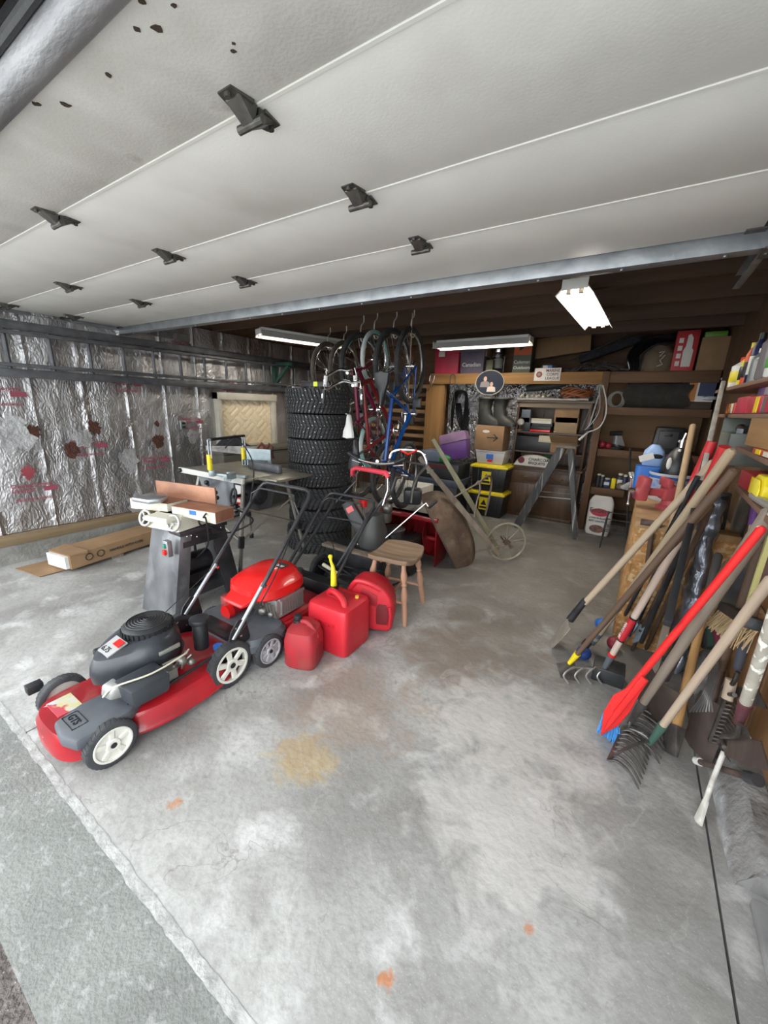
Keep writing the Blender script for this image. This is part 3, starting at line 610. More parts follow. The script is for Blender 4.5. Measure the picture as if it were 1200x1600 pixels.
# mitre saw frame standing on it
mb0 = V(P(332, 744, z=.89)); b2 = V(P(378, 728, z=.89))
t = T('mitre_guide_saw', 'mitre saw guide with two yellow posts standing on the table saw', 'mitre saw', mb0)
def zcol(px, py0, py1, base):
    a = P(px[0], py0, y=base.y); b = P(px[1], py1, y=base.y); return a, b
a0 = P(330, 735, y=mb0.y); a1 = P(327, 716, y=mb0.y); a2 = P(327, 687, y=mb0.y)
yb = b2.y+.12
c0 = P(380, 722, y=yb); c1 = P(380, 704, y=yb); c2 = P(379, 682, y=yb)
for lo, mid, hi in ((mb0, a1, a2), (P(381, 728, y=yb), c1, c2)):
    lo = V(lo); mb = MB(world=True); mb.tube([(mid.x, mid.y, lo.z+.0), (mid.x, mid.y, hi.z)], .007); mb.tube([(mid.x+.02, mid.y+.01, mid.z), (mid.x+.02, mid.y+.01, hi.z)], .007); p = mb.build('post', STEEL, t)
    MB(world=True).cyl((mid.x, mid.y, lo.z+.05), (mid.x, mid.y, mid.z+.03), .021, n=14).build('sleeve', YEL, t, label='yellow plastic sleeve')
mb = MB(world=True); mb.bar((a2.x, a2.y, a2.z), (c2.x+.02, c2.y, c2.z+.01), .03, .022); mb.build('saw_frame', DKMET, t, bevel=.003)
mb = MB(world=True); mb.cyl(mb0, mb0+V((0, 0, .05)), .028); cc = V(P(360, 745, z=.89)); mb.obox(cc+V((0, 0, .012)), (.3, .05, .02), (0, 0, .35)); mb.obox(cc+V((.06, -.06, .012)), (.3, .03, .015), (0, 0, -.6)); mb.obox(cc+V((.12, -.09, .03)), (.03, .12, .05), (0, 0, .3)); mb.cyl(cc, cc+V((0, 0, .04)), .03); mb.build('base', mat('blue_grey_casting', (.38, .46, .48), .4, .3, col2=(.28, .34, .36), scale=9), t, bevel=.003)
bb = V(P(388, 728, z=.89)); mb = MB(world=True)
for k in range(9): mb.obox(bb+V((-.08+k*.026, .03+k*.01, .03)), (.008, .1, .05), (0, 0, .35))
mb.obox(bb+V((.04, .1, .08)), (.26, .012, .16), (0, 0, .35)); mb.build('ribbed_guard', MATS['blue_grey_casting'], t, label='blue-grey ribbed guard')

# ------------------------------------------------------------ tyre stack
TC = V((-2.78, 3.1, 0))
STUD = mat('bright_stud', (.55, .55, .55), .3, .9)
def tyre(R, w, blocks, name='tyre'):
    Ri = R*.58; mb = MB()
    prof = [(Ri, w*.12), (Ri+.01, w*.06), (R*.8, 0), (R*.93, w*.05), (R-.012, w*.14), (R-.008, w*.5), (R-.012, w*.86), (R*.93, w*.95), (R*.8, w), (Ri+.01, w*.94), (Ri, w*.88), (Ri+.015, w*.5)]
    mb.lathe(prof, n=56, close=True); side = mb
    return mb
tcopy = {}
def add_tyre(key, R, w, z, label, group, off=(0, 0), rz=0):
    F = Matrix.Translation((TC.x+off[0], TC.y+off[1], z)) @ Matrix.Rotation(rz, 4, 'Z')
    if key in tcopy: return copy_tree(tcopy[key], F=F, label=label, group=group)
    t = T('tyre', label, 'tyre', F=F, group=group)
    tyre(R, w, True).build('sidewall', mat('deep_black_rubber', (.012, .012, .013), .8), t)
    mb = MB(); n = 54 if key == 'stud' else 44
    for i in range(n):
        for r_, (f0, f1) in enumerate(((.03, .2), (.22, .37), (.39, .49), (.51, .61), (.63, .78), (.8, .97))):
            mid = abs(r_-2.5)-.5; sh = (2.5-mid)*.35*1.0 if r_ < 3 else (2.5-mid)*.35
            a = 2*PI*(i + sh + (.5 if r_ >= 3 else 0))/n; da = 2*PI/n*.36; sk = da*(1.3 if r_ < 3 else -1.3)
            z0, z1 = w*f0, w*f1; ro = R if 0 < r_ < 5 else R*.985; ri = R*.93 if 0 < r_ < 5 else R*.915
            pt = lambda rr, aa, zz: (rr*math.cos(aa), rr*math.sin(aa), zz)
            mb.mi = 0
            mb.hull8([pt(ri, a-da, z0), pt(ri, a+da, z0), pt(ri, a+da+sk, z1), pt(ri, a-da+sk, z1)], [pt(ro, a-da*.9, z0), pt(ro, a+da*.9, z0), pt(ro, a+da*.9+sk, z1), pt(ro, a-da*.9+sk, z1)])
            if key == 'stud' and (i+r_*2) % 3 == 0:
                mb.mi = 1; zc = (z0+z1)/2; ac = a+sk/2; d = .003
                mb.hull8([pt(ro, ac-d/R, zc-d), pt(ro, ac+d/R, zc-d), pt(ro, ac+d/R, zc+d), pt(ro, ac-d/R, zc+d)], [pt(ro+.002, ac-d/R, zc-d), pt(ro+.002, ac+d/R, zc-d), pt(ro+.002, ac+d/R, zc+d), pt(ro+.002, ac-d/R, zc+d)])
    mb.build('tread', [mat('tread_rubber', (.045, .045, .047), .7) if key == 'stud' else mat('dull_rubber', (.03, .031, .033), .85, col2=(.05, .05, .05), scale=6), STUD], t, flat=True)
    tcopy[key] = t; return t
nm = ('bottom of the three wide dark tyres on the floor', 'middle one of the wide dark tyres under the studded ones', 'top one of the wide dark tyres, right under the studded ones')
for i in range(3): add_tyre('wide', .35, .225, i*.227, 'large worn black tyre, '+nm[i], 'wide tyres at the foot of the stack', ((.02, -.03), (.03, .0), (-.01, .02))[i], i*.9)
nm = ('lowest of the four studded ones', 'second studded one from below', 'third studded one from below', 'topmost of the stack, tools lying on it')
for i in range(4): add_tyre('stud', .325, .238, .683+i*.24, 'studded black winter tyre, '+nm[i], 'studded winter tyres in the stack', ((0, 0), (.012, -.01), (0, .01), (-.012, 0))[i], .4*i+.1)
zt = .683+4*.24
t = T('breaker_bar', 'black breaker bar with a reddish grip lying across the top tyre', 'tool', (TC.x-.05, TC.y-.2, zt))
mb = MB(world=True); a = V((TC.x-.34, TC.y-.1, zt+.012)); b = V((TC.x+.12, TC.y-.24, zt+.03)); mb.tube([a, b], .011); mb.build('bar', DKMET, t)
MB(world=True).tube([a.lerp(b, .62), a.lerp(b, .8)], .02).build('grip', mat('reddish_grip', (.3, .08, .05), .5), t)
t = T('hitch_bar', 'black clamp arm with a yellow sticker lying on the top tyre', 'tool', (TC.x+.2, TC.y-.22, zt))
mb = MB(world=True); mb.obox((TC.x+.2, TC.y-.24, zt+.03), (.36, .05, .05), (0, 0, .1)); mb.cyl((TC.x+.34, TC.y-.27, zt+.03), (TC.x+.34, TC.y-.21, zt+.03), .03); mb.build('arm', BLACK, t, bevel=.005)
MB(world=True).obox((TC.x+.2, TC.y-.268, zt+.03), (.045, .004, .04), (0, 0, .1)).build('sticker', mat('lime_sticker', (.75, .8, .05), .5), t)
for k, (dx, dy, rz, lb) in enumerate(((-.2, -.05, .2, 'bright open-ended wrench on the left of the top tyre'), (-.08, -.16, -.1, 'long bright wrench lying beside the breaker bar'))):
    F = Matrix.Translation((TC.x+dx, TC.y+dy, zt+.004)) @ Matrix.Rotation(rz, 4, 'Z')
    mb = MB(F=F); mb.box((-.12, -.008, 0), (.1, .008, .008)); mb.prism([(0, -.02), (.03, -.022), (.05, -.01), (.03, -.008), (.03, .008), (.05, .01), (.03, .022), (0, .02)], (.1, 0, 0), (1, 0, 0), (0, 1, 0), (0, 0, .009)); mb.cyl((-.13, 0, 0), (-.13, 0, .009), .018); mb.build('wrench', CHROME, label=lb, cat='wrench', group='wrenches on the top tyre', bevel=.0015)
# ============================================================ MOWERS, CANS, STOOL, SNOW MACHINES
def sup(a, b, z, c=(0, 0), n=44, e=3.0):
    out = []
    for i in range(n):
        t = 2*PI*i/n; ct, st = math.cos(t), math.sin(t)
        out.append((c[0]+a*math.copysign(abs(ct)**(2/e), ct), c[1]+b*math.copysign(abs(st)**(2/e), st), z))
    return out
TYREG = mat('wheel_rubber', (.03, .032, .036), .65, col2=(.05, .052, .056), scale=14)
def wheel(parent, x, y, r, w, side, hub, spokes=6, treads=32, openw=False):
    """mower wheel: x is the outer face, side is -1/+1 for the outward direction"""
    mb = MB(); s = side
    mb.lathe([(r*.74, 0), (r*.9, -.004*0), (r*.985, -s*w*.12), (r*.985, -s*w*.88), (r*.9, -s*w), (r*.74, -s*w)], (x, y, r), 'X', 40, close=True)
    for i in range(treads):
        a = 2*PI*i/treads; da = .055; q = lambda rr, aa, d: (x-s*d, y+rr*math.cos(aa), r+rr*math.sin(aa))
        mb.hull8([q(r*.93, a-da, w*.02), q(r*.93, a+da, w*.02), q(r*.95, a+da+.11, w*.98), q(r*.95, a-da+.11, w*.98)], [q(r*1.0, a-da*.8, w*.12), q(r*1.0, a+da*.8, w*.12), q(r*1.0, a+da*.8+.1, w*.88), q(r*1.0, a-da*.8+.1, w*.88)])
    t = mb.build('wheel', TYREG, parent)
    mb = MB()
    if openw:
        mb.lathe([(r*.75, -s*w*.7), (r*.75, s*.002), (r*.65, s*.002), (r*.66, -s*w*.7)], (x, y, r), 'X', 36, close=True); mb.lathe([(r*.28, -s*w*.3), (r*.26, s*.004), (r*.12, s*.004), (r*.12, -s*w*.1), (0, -s*w*.1)], (x, y, r), 'X', 24)
    else: mb.lathe([(r*.75, -s*w*.5), (r*.75, s*.002), (r*.66, s*.002), (r*.64, -s*w*.16), (r*.3, -s*w*.2), (r*.26, s*.004), (r*.12, s*.004), (r*.12, -s*w*.1), (0, -s*w*.1)], (x, y, r), 'X', 36)
    for i in range(spokes):
        a = 2*PI*i/spokes+.3; q = lambda rr, aa, d: (x+s*d, y+rr*math.cos(aa), r+rr*math.sin(aa))
        mb.hull8([q(r*.24, a-.5, -w*.2), q(r*.24, a+.5, -w*.2), q(r*.67, a+.3, -w*.2), q(r*.67, a-.16, -w*.2)], [q(r*.24, a-.3, -.001), q(r*.24, a+.3, -.001), q(r*.66, a+.2, -.003), q(r*.66, a-.1, -.003)])
    mb.build('wheel_rim', hub, t, bevel=.0015)
    MB().cyl((x-s*.01, y, r), (x+s*.006, y, r), r*.11, n=14).build('axle_cap', BLACK, t)
    return t
def deck(t, m, a=.235, b=.40, cy=.02, top=.19):
    mb = MB()
    mb.loft([sup(a, b, .055, (0, cy)), sup(a+.012, b+.012, .05, (0, cy)), sup(a+.012, b+.012, .06, (0, cy)), sup(a, b, .075, (0, cy)), sup(a*.99, b*.99, top-.03, (0, cy)), sup(a*.955, b*.96, top-.008, (0, cy)), sup(a*.9, b*.92, top, (0, cy)),
             sup(a*.84, b*.8, top, (0, cy)), sup(a*.78, b*.62, top+.018, (0, cy)), sup(a*.62, b*.45, top+.024, (0, cy)), sup(a*.2, b*.2, top+.024, (0, cy))])
    return mb.build('deck', m, t)
# ---- front mower
F = Matrix.Translation((-1.875, .80, 0)) @ Matrix.Rotation(PI, 4, 'Z')
t = T('lawn_mower', 'red walk-behind lawn mower with black engine and four white wheels, nearest the camera', 'lawn mower', F=F)
DK = mat('dark_grey_shroud', (.035, .04, .048), .35, col2=(.025, .028, .034), scale=6, coat=.2)
GRYP = mat('slate_grey_plastic', (.1, .11, .125), .5, col2=(.07, .078, .09), scale=7)
mb = MB(); R_ = lambda k, z, c=-.06: [(x, y, z) for x, y, _ in sup(.272*k, .365*k, 0, (0, c), 52, 2.5)]
mb.loft([R_(1, .05), R_(1.03, .048), R_(1.03, .058), R_(1, .07), R_(.99, .125), R_(.96, .145), R_(.9, .155), R_(.8, .155), R_(.7, .168), R_(.55, .17), R_(.1, .17)]); mb.build('deck', RED, t)
mb = MB(); mb.loft([sup(.2, .17, .05, (0, .27), 36, 3), sup(.2, .17, .13, (0, .27), 36, 3), sup(.185, .155, .16, (0, .27), 36, 3), sup(.1, .09, .166, (0, .27), 36, 2.6)]); mb.build('front_hood', RED, t, label='raised red front hood')
whub = mat('cream_wheel_plastic', (.72, .71, .64), .5, col2=(.6, .59, .53), scale=8)
for x, s in ((-.265, -1), (.265, 1)):
    wheel(t, x, .29, .1, .045, s, whub, 5); wheel(t, x, -.29, .13, .048, s, whub, 6, openw=True)
mb = MB(); mb.prism([(-.24, .2), (-.24, .4), (-.16, .425), (-.05, .41), (-.02, .3), (-.03, .14), (-.12, .1), (-.2, .14)], (0, 0, .14), (1, 0, 0), (0, 1, 0), (0, 0, .055)); mb.build('drive_cover', GRYP, t, bevel=.014, label='dark grey plastic drive cover')
mb = MB(); mb.text('GTS', (-.07, .37, .1962), (-1, 0, 0), (0, -1, 0), .04, .003); mb.tube([(-.06, .33, .196), (-.165, .33, .196), (-.165, .385, .196), (-.06, .385, .196)], .0025, 5, closed=True); mb.build('embossed_letters', BLACK, t)
mb = MB(); mb.hull8([(.13, .395, .11), (.0, .43, .11), (.0, .441, .11), (.13, .43, .11)], [(.13, .36, .164), (-.0, .38, .164), (-.0, .41, .16), (.13, .4, .16)]); mb.box((.0, .29, .16), (.13, .38, .168)); mb.build('warning_decal', mat('worn_decal', (.45, .47, .5), .5, col2=(.5, .42, .1), scale=16, col3=(.45, .06, .08), s3=12, lo3=.55, hi3=.6), t, label='worn grey and yellow warning decal')
# engine
mb = MB(); c = (0.01, .0)
mb.loft([sup(.13, .15, .22, c, 36, 2.6), sup(.15, .165, .27, c, 36, 2.6)]); mb.cyl((0, 0, .18), (0, 0, .24), .1, n=24); eb = mb.build('engine_block', DKMET, t)
mb = MB()
def tear_ring(a, b0, b1, z, n=40):
    out = []
    for i in range(n):
        q = 2*PI*i/n; s_, c_ = math.sin(q), math.cos(q); b = b1 if s_ > 0 else b0
        tap = 1-.32*max(0, s_)**1.5
        out.append((a*c_*tap, b*s_, z + (-.03*max(0, s_)**1.3)))
    return out
mb.loft([tear_ring(.158, .15, .24, .27), tear_ring(.163, .155, .245, .31), tear_ring(.16, .152, .24, .35), tear_ring(.145, .14, .22, .385), tear_ring(.12, .12, .17, .405), tear_ring(.1, .1, .11, .412), tear_ring(.02, .02, .02, .418)])
sh = mb.build('engine_shroud', DK, t, label='glossy dark grey engine shroud')
mb = MB(); mb.lathe([(.108, .395), (.11, .425), (.09, .44), (.05, .448), (0, .45)], (0, -.02, 0), 'Z', 32); mb.build('starter_cap', BLACK, sh)
mb = MB()
for k in range(7): mb.tube(arc((0, -.02, .4535-.0016*k*1.2), .014+.0125*k, 0, 2*PI, 28, (1, 0, 0), (0, 1, 0))[:-1], .0025, 5, closed=True)
mb.build('grille', DKMET, sh)
mb = MB()
for k in range(30): a = 2*PI*k/30; mb.obox((.112*math.cos(a), -.02+.112*math.sin(a), .41), (.006, .008, .022), (0, 0, a))
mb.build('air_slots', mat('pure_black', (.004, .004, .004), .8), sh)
mb = MB(); mb.prism([(-.055, .1), (.05, .1), (.045, .185), (-.05, .185)], (0, 0, .431), (1, 0, 0), (0, 1, -.36), (0, 0, .006)); mb.build('label_plate', mat('silver_label', (.5, .5, .5), .4, .5), sh, label='silver label plate')
mb = MB(); mb.prism([(-.05, .108), (.0, .108), (.0, .14), (-.05, .14)], (.0, 0, .438), (1, 0, 0), (0, 1, -.32), (0, 0, .003)); mb.build('red_label', REDB, sh)
mb = MB(); mb.text('6.75', (.04, .175, .4385-.36*.175), (-1, 0, 0), (0, -1, .32), .035, .002); mb.build('label_digits', BLACK, sh)
MB().box((-.166, -.08, .325), (-.155, .02, .345)).build('side_badge', mat('silver_badge', (.5, .5, .48), .35, .8), sh, bevel=.002)
MB().box((.1, .1, .3), (.135, .18, .335)).build('vent_cover', BLACK, t, bevel=.01)
mb = MB(); mb.hull8([(-.29, .05, .215), (-.15, .05, .215), (-.15, .21, .215), (-.28, .2, .215)], [(-.295, .04, .31), (-.15, .04, .315), (-.15, .22, .315), (-.29, .21, .31)]); mb.build('air_filter_box', DK, t, bevel=.016)
mb = MB(); mb.hull8([(-.2, .2, .24), (-.12, .2, .24), (-.12, .26, .25), (-.19, .25, .25)], [(-.2, .2, .31), (-.12, .2, .31), (-.12, .25, .3), (-.19, .24, .3)]); mb.build('muffler_guard', mat('cast_alloy', (.45, .45, .44), .45, .8), t, bevel=.01)
mb = MB(); mb.tube(bez([(-.15, .26, .26), (-.2, .23, .315), (-.25, .1, .322), (-.235, -.05, .32), (-.2, -.1, .31)], 5), .004, 6); mb.build('fuel_line', mat('pale_fuel_line', (.6, .57, .45), .5), t)
mb = MB()
for a, b in (((-.2, .03, .3), (-.22, -.08, .31)), ((-.17, -.1, .29), (-.23, -.04, .25)), ((-.24, .0, .29), (-.16, -.09, .26)), ((-.2, .02, .26), (-.2, -.12, .24)), ((-.18, -.02, .22), (-.22, -.1, .29))): mb.tube([a, b], .005, 6)
mb.ball((-.2, -.06, .27), .026, 10); mb.ball((-.21, -.1, .245), .02, 10); mb.box((-.23, -.02, .215), (-.15, .04, .27)); mb.build('carburettor', mat('dirty_alloy', (.25, .24, .22), .45, .8), t)
mb = MB(); mb.cyl((-.11, -.22, .22), (-.11, -.22, .37), .038, n=20); mb.cyl((-.11, -.22, .37), (-.11, -.22, .395), .05, n=20); mb.build('filler_neck', BLACK, t, bevel=.004)
mb = MB(); mb.cyl((-.16, -.28, .2), (-.16, -.28, .218), .024, n=20); mb.build('wash_port', BLUE, t, label='blue deck wash cap')
mb = MB(); mb.hull8([(-.17, -.36, .18), (.17, -.36, .18), (.17, -.5, .12), (-.17, -.5, .12)], [(-.15, -.33, .235), (.15, -.33, .235), (.17, -.46, .21), (-.17, -.46, .21)]); mb.build('rear_chute_door', BLACK, t, bevel=.01)
mb = MB(); mb.tube([(.295, .3, .1), (.3, .36, .17)], .008); mb.box((.28, .34, .15), (.325, .4, .19)); mb.build('height_lever', BLACK, t, bevel=.008)
mb = MB(); mb.tube([(-.21, .2, .215), (-.235, .02, .21), (-.22, -.26, .215), (-.21, -.38, .24)], .008); mb.build('drive_cable', BLACK, t)
for x in (-.225, .225):
    mb = MB(); mb.prism([(-.24, .1), (-.4, .1), (-.44, .22), (-.42, .33), (-.37, .35), (-.32, .3), (-.29, .22), (-.24, .18)], (x-.004, 0, 0), (0, 1, 0), (0, 0, 1), (.008, 0, 0)); br = mb.build('handle_bracket', BLACK, t, bevel=.002)
    for yy, zz in ((-.33, .18), (-.38, .25), (-.35, .31)): MB().cyl((x-.007, yy, zz), (x+.007, yy, zz), .006, n=8).build('bolt', CHROME, br)
def handle(t, x, y0, z0, ym, zm, y1, z1, r=.0125, m0=STEEL, m1=BLKPAINT, bail=True, cap=True):
    for s in (-1, 1):
        MB().tube([(s*x, y0, z0), (s*x, ym, zm)], r, 10).build('lower_handle', m0, t)
        if cap: MB().cyl((s*(x-.02), ym, zm-.02), (s*(x+.025), ym, zm-.02), .009, n=8).build('clamp_knob', CHROME, t)
    mb = MB(); d = V((0, y1-ym, z1-zm)).normalized()*.06
    mb.tube([(-x-.005, ym+.02, zm-.02), (-x-.005, y1-d.y, z1-d.z), (-x+.012, y1-d.y*.25, z1-d.z*.25), (-x+.05, y1, z1), (x-.05, y1, z1), (x-.012, y1-d.y*.25, z1-d.z*.25), (x+.005, y1-d.y, z1-d.z), (x+.005, ym+.02, zm-.02)], r, 10); u = mb.build('upper_handle', m1, t)
    if bail:
        mb = MB(); mb.tube([(-x, y1-d.y*3, z1-d.z*3), (-x+.03, y1-d.y*2.5+.03, z1-d.z*1.2), (-x+.07, y1-d.y*1.2+.04, z1-d.z*.5), (x-.07, y1-d.y*1.2+.04, z1-d.z*.5), (x-.03, y1-d.y*2.5+.03, z1-d.z*1.2), (x, y1-d.y*3, z1-d.z*3)], .006, 8); mb.build('bail_bar', BLKPAINT, u)
    return u
handle(t, .225, -.33, .25, -.56, .5, -.97, .97)
mb = MB(); mb.tube(bez([(-.225, -.78, .72), (-.25, -.6, .5), (-.24, -.4, .3), (-.2, -.25, .22)], 5), .0035, 6); mb.build('control_cable', BLACK, t)
mb = MB(); mb.tube([(.02, -.1, .42), (.2, -.5, .48), (.21, -.85, .85)], .0025, 5); mb.build('pull_cord', BLACK, t)

# ---- second mower
F = Matrix.Translation((-1.86, 1.58, 0)) @ Matrix.Rotation(PI, 4, 'Z')
t = T('lawn_mower', 'red lawn mower with bright red engine cover, behind the black-engined mower', 'lawn mower', F=F)
deck(t, RED, .235, .36, .0, .17)
ghub = mat('grey_wheel_plastic', (.4, .4, .42), .5, col2=(.3, .3, .32), scale=8)
for x, s in ((-.285, -1), (.285, 1)):
    wheel(t, x, .26, .1, .045, s, ghub, 8); wheel(t, x, -.32, .125, .045, s, ghub, 6)
mb = MB(); mb.loft([sup(.28, .17, .13, (0, .24), 36, 4), sup(.28, .17, .17, (0, .24), 36, 4), sup(.26, .15, .2, (0, .24), 36, 4), sup(.22, .11, .21, (0, .23), 36, 4)]); mb.build('front_cover', GRYP, t, label='slate grey front cover')
mb = MB(); mb.box((-.19, -.1, .2), (.15, .12, .33)); mb.cyl((0, 0, .15), (0, 0, .22), .11); mb.build('engine_block', MATS['cast_alloy'], t, bevel=.01)
mb = MB()
for k in range(9): mb.box((-.2, -.1+k*.022, .225), (-.19, -.09+k*.022, .32))
mb.box((-.202, -.11, .32), (-.188, .1, .335)); mb.box((-.202, -.11, .215), (-.188, .1, .225)); mb.build('muffler_grille', MATS['cast_alloy'], t)
mb = MB()
for k in range(6):
    mb.tube([(-.19+.03*k, .13, .22), (-.18+.03*k, .145, .31)], .007, 6)
mb.ball((-.1, .15, .25), .03, 10); mb.ball((-.16, .14, .24), .02, 10); mb.build('carburettor', MATS['dirty_alloy'], t)
mb = MB(); mb.loft([sup(.19, .2, .335, (0, .02), 40, 3), sup(.2, .21, .35, (0, .02), 40, 3), sup(.195, .205, .40, (0, .02), 40, 3), sup(.16, .17, .44, (0, -.0), 40, 2.6), sup(.13, .12, .46, (0, -.03), 40, 2.4), sup(.05, .05, .47, (0, -.04), 40, 2.4)])
ec = mb.build('engine_cover', REDB, t, label='bright red plastic engine cover')
mb = MB(); mb.hull8([(-.12, .18, .33), (.12, .18, .33), (.09, .3, .32), (-.09, .3, .32)], [(-.12, .17, .39), (.12, .17, .39), (.08, .29, .34), (-.08, .29, .34)]); mb.build('cover_nose', REDB, ec, bevel=.012)
mb = MB(); mb.box((-.09, -.09, .468), (-.01, -.02, .471)); mb.build('label_plate', BLACK, ec); mb = MB(); mb.text('OHV', (-.015, -.035, .4715), (-1, 0, 0), (0, -1, 0), .03, .002); mb.build('label_letters', WHITE, ec)
mb = MB(); mb.text('B&S', (-.05, .11, .447), (-1, 0, 0), (0, -1, -.25), .035, .002); mb.build('cover_letters', WHITE, ec) if False else mb.bm.free()
mb = MB(); mb.cyl((-.13, -.14, .4), (-.13, -.14, .44), .024); mb.build('fuel_cap', BLACK, t)
MB().box((.05, .14, .2), (.19, .25, .31)).build('air_filter_box', RED, t, bevel=.02)
mb = MB(); mb.cyl((.08, .25, .24), (.08, .29, .24), .045); mb.build('primer', REDB, t)
mb = MB(); mb.box((-.2, -.36, .14), (.2, -.46, .25)); mb.build('rear_door', BLACK, t, bevel=.01)
for x in (-.24, .24): MB().prism([(-.25, .1), (-.4, .1), (-.42, .25), (-.36, .29), (-.27, .2)], (x-.004, 0, 0), (0, 1, 0), (0, 0, 1), (.008, 0, 0)).build('handle_bracket', BLACK, t, bevel=.002)
handle(t, .235, -.33, .24, -.62, .52, -.88, .78, m0=BLKPAINT)

# ---- reel mower with wood-topped box, just behind (its hopper catches the clippings)
t = T('reel_mower', 'black push reel mower with a wooden roller board on top, behind the gas cans', 'reel mower', (-1.82, 2.37, 0))
mb = MB(); mb.hull8([(-.25, .08, .07), (.25, .02, .07), (.25, .2, .07), (-.25, .26, .07)], [(-.3, .05, .32), (.3, -.01, .32), (.3, .24, .32), (-.3, .3, .32)]); mb.build('catcher_box', BLKPAINT, t, bevel=.006)
MB().box((-.31, .02, .31), (.31, .1, .335)).build('wood_board', WGREY, t, bevel=.003, label='weathered wooden board along the top')
for x, s in ((-.31, -1), (.31, 1)): wheel(t, x, -.02, .125, .04, s, DKMET, 5)
mb = MB()
for k in range(5):
    a = k*2*PI/5; mb.tube([(-.26+.052*j, -.02+.07*math.cos(a+j*.18), .13+.07*math.sin(a+j*.18)) for j in range(11)], .007, 6)
mb.cyl((-.29, -.02, .13), (.29, -.02, .13), .012); mb.build('blade_reel', DKMET, t)
mb = MB(); mb.box((.1, -.1, .13), (.3, .05, .22)); mb.ball((.2, -.05, .2), .05, 10); mb.build('gear_case', BLACK, t, bevel=.01)
mb = MB(world=True); a = P(505, 882, y=2.2); b = P(531, 898, y=2.2); mb.tube([a, a.lerp(b, .5), b], [.016, .014, .012], 10); mb.build('hand_grip', mat('pale_wood_grip', (.72, .66, .48), .5), t, label='pale wooden hand grip')

# handle tubes of the third machine with the red foam bar
t = T('snow_thrower', 'black and grey electric snow thrower with red foam handle bar', 'snow blower', (-1.72, 2.72, 0))
mb = MB(); mb.loft([sup(.2, .16, .03, (0, 0), 30, 3), sup(.21, .17, .12, (0, 0), 30, 3), sup(.16, .13, .26, (0, 0), 30, 3), sup(.1, .1, .32, (0, 0), 30, 2.5)]); mb.build('housing', mat('grey_snow_plastic', (.11, .11, .11), .5, col2=(.22, .21, .19), scale=7), t)
mb = MB(); mb.lathe([(.13, .3), (.14, .36), (.12, .46), (.09, .54), (.075, .6)], (-.06, -.05, 0), 'Z', 28); mb.build('chute_base', mat('charcoal_plastic', (.045, .045, .045), .45, col2=(.06, .06, .058), scale=6), t)
mb = MB(world=True); pp = [P(x, y, y=2.6) for x, y in ((536, 778), (560, 790), (588, 812), (573, 826), (552, 810), (545, 795))]
a0, a1 = P(560, 818, y=2.62), P(541, 781, y=2.62); F2 = frame(a0+V((.08, .02, -.12)), a1, (.5, -.85, 0))
mb = MB(F=F2, world=True); mb.hull8([(-.06, -.055, 0), (.06, -.055, 0), (.06, .055, 0), (-.06, .055, 0)], [(-.05, -.04, .36), (.05, -.04, .36), (.05, .045, .36), (-.05, .045, .36)]); ch = mb.build('discharge_chute', BLACK, t, bevel=.008)
mb = MB(F=F2, world=True); mb.box((-.03, -.058, .27), (.03, -.047, .31)); mb.box((-.03, .044, .26), (.03, .052, .31)); mb.build('red_badge', REDB, ch)
for s, pts in ((0, [(457, 885, 2.05), (490, 835, 2.3), (522, 785, 2.5)]), (1, [(528, 884, 2.15), (556, 838, 2.3), (590, 792, 2.45), (612, 768, 2.5), (620, 745, 2.5)])):
    MB(world=True).tube([P(x, y, y=yy) for x, y, yy in pts], .013, 8).build('handle_tube', BLKPAINT, t)
mb = MB(world=True); e = [P(551, 742, y=2.75), P(551, 734, y=2.72), P(557, 731, y=2.72), P(603, 739, y=2.5), P(607, 746, y=2.5)]; mb.tube(e, .02, 12); mb.build('foam_grip', mat('pinkish_red_foam', (.68, .05, .08), .6), t, label='pinkish red foam grip bar')
mb = MB(world=True); mb.tube([P(606, 745, y=2.5), P(606, 766, y=2.47), P(598, 790, y=2.42)], .009); mb.build('grip_tube', CHROME, t); mb = MB(world=True); mb.tube([P(551, 742, y=2.75), P(556, 752, y=2.7), P(520, 790, y=2.55)], .009); mb.build('grip_tube', BLKPAINT, t)
mb = MB(world=True); mb.tube(bez([P(512, 812, y=2.3), P(506, 830, y=2.25), P(520, 850, y=2.3), P(523, 872, y=2.25)], 6), .004, 6); mb.build('cable', BLACK, t)
mb = MB(world=True); mb.tube([P(512, 808, y=2.35), P(545, 813, y=2.4), P(566, 820, y=2.45)], .007, 6); mb.build('cross_tube', BLKPAINT, t)
mb = MB(world=True); cc = P(568, 786, y=2.75); mb.cyl(cc-V((0, 0, .03)), cc+V((0, 0, .03)), .035); mb.build('fuel_cap', REDB, t, label='red round cap')

# ---- red two-stage snow blower
t = T('snow_blower', 'red two-stage snow blower with black engine and silver loop handle', 'snow blower', (-1.75, 3.3, 0))
SBR = mat('dark_red_paint', (.3, .012, .018), .3, coat=.3, col2=(.2, .01, .014), scale=5)
mb = MB(world=True)
side = [(.22, .0), (.0, .02), (-.08, .1), (-.1, .28), (-.04, .42), (.08, .48), (.24, .48)]
prof = lambda X: [(X, 3.28+(-y), z) for y, z in side]
mb.prism([(-y, z) for y, z in side], (-1.44, 3.45, 0), (0, 1, 0), (0, 0, 1), (.012, 0, 0)); mb.build('side_plate', SBR, t, bevel=.003)
mb = MB(world=True); mb.prism([(-y, z) for y, z in side], (-2.05, 3.45, 0), (0, 1, 0), (0, 0, 1), (.012, 0, 0)); mb.build('side_plate', SBR, t, bevel=.003)
mb = MB(world=True); pr = [(.24, .48), (.08, .48), (-.04, .42), (-.1, .28), (-.08, .1), (0, .02)]
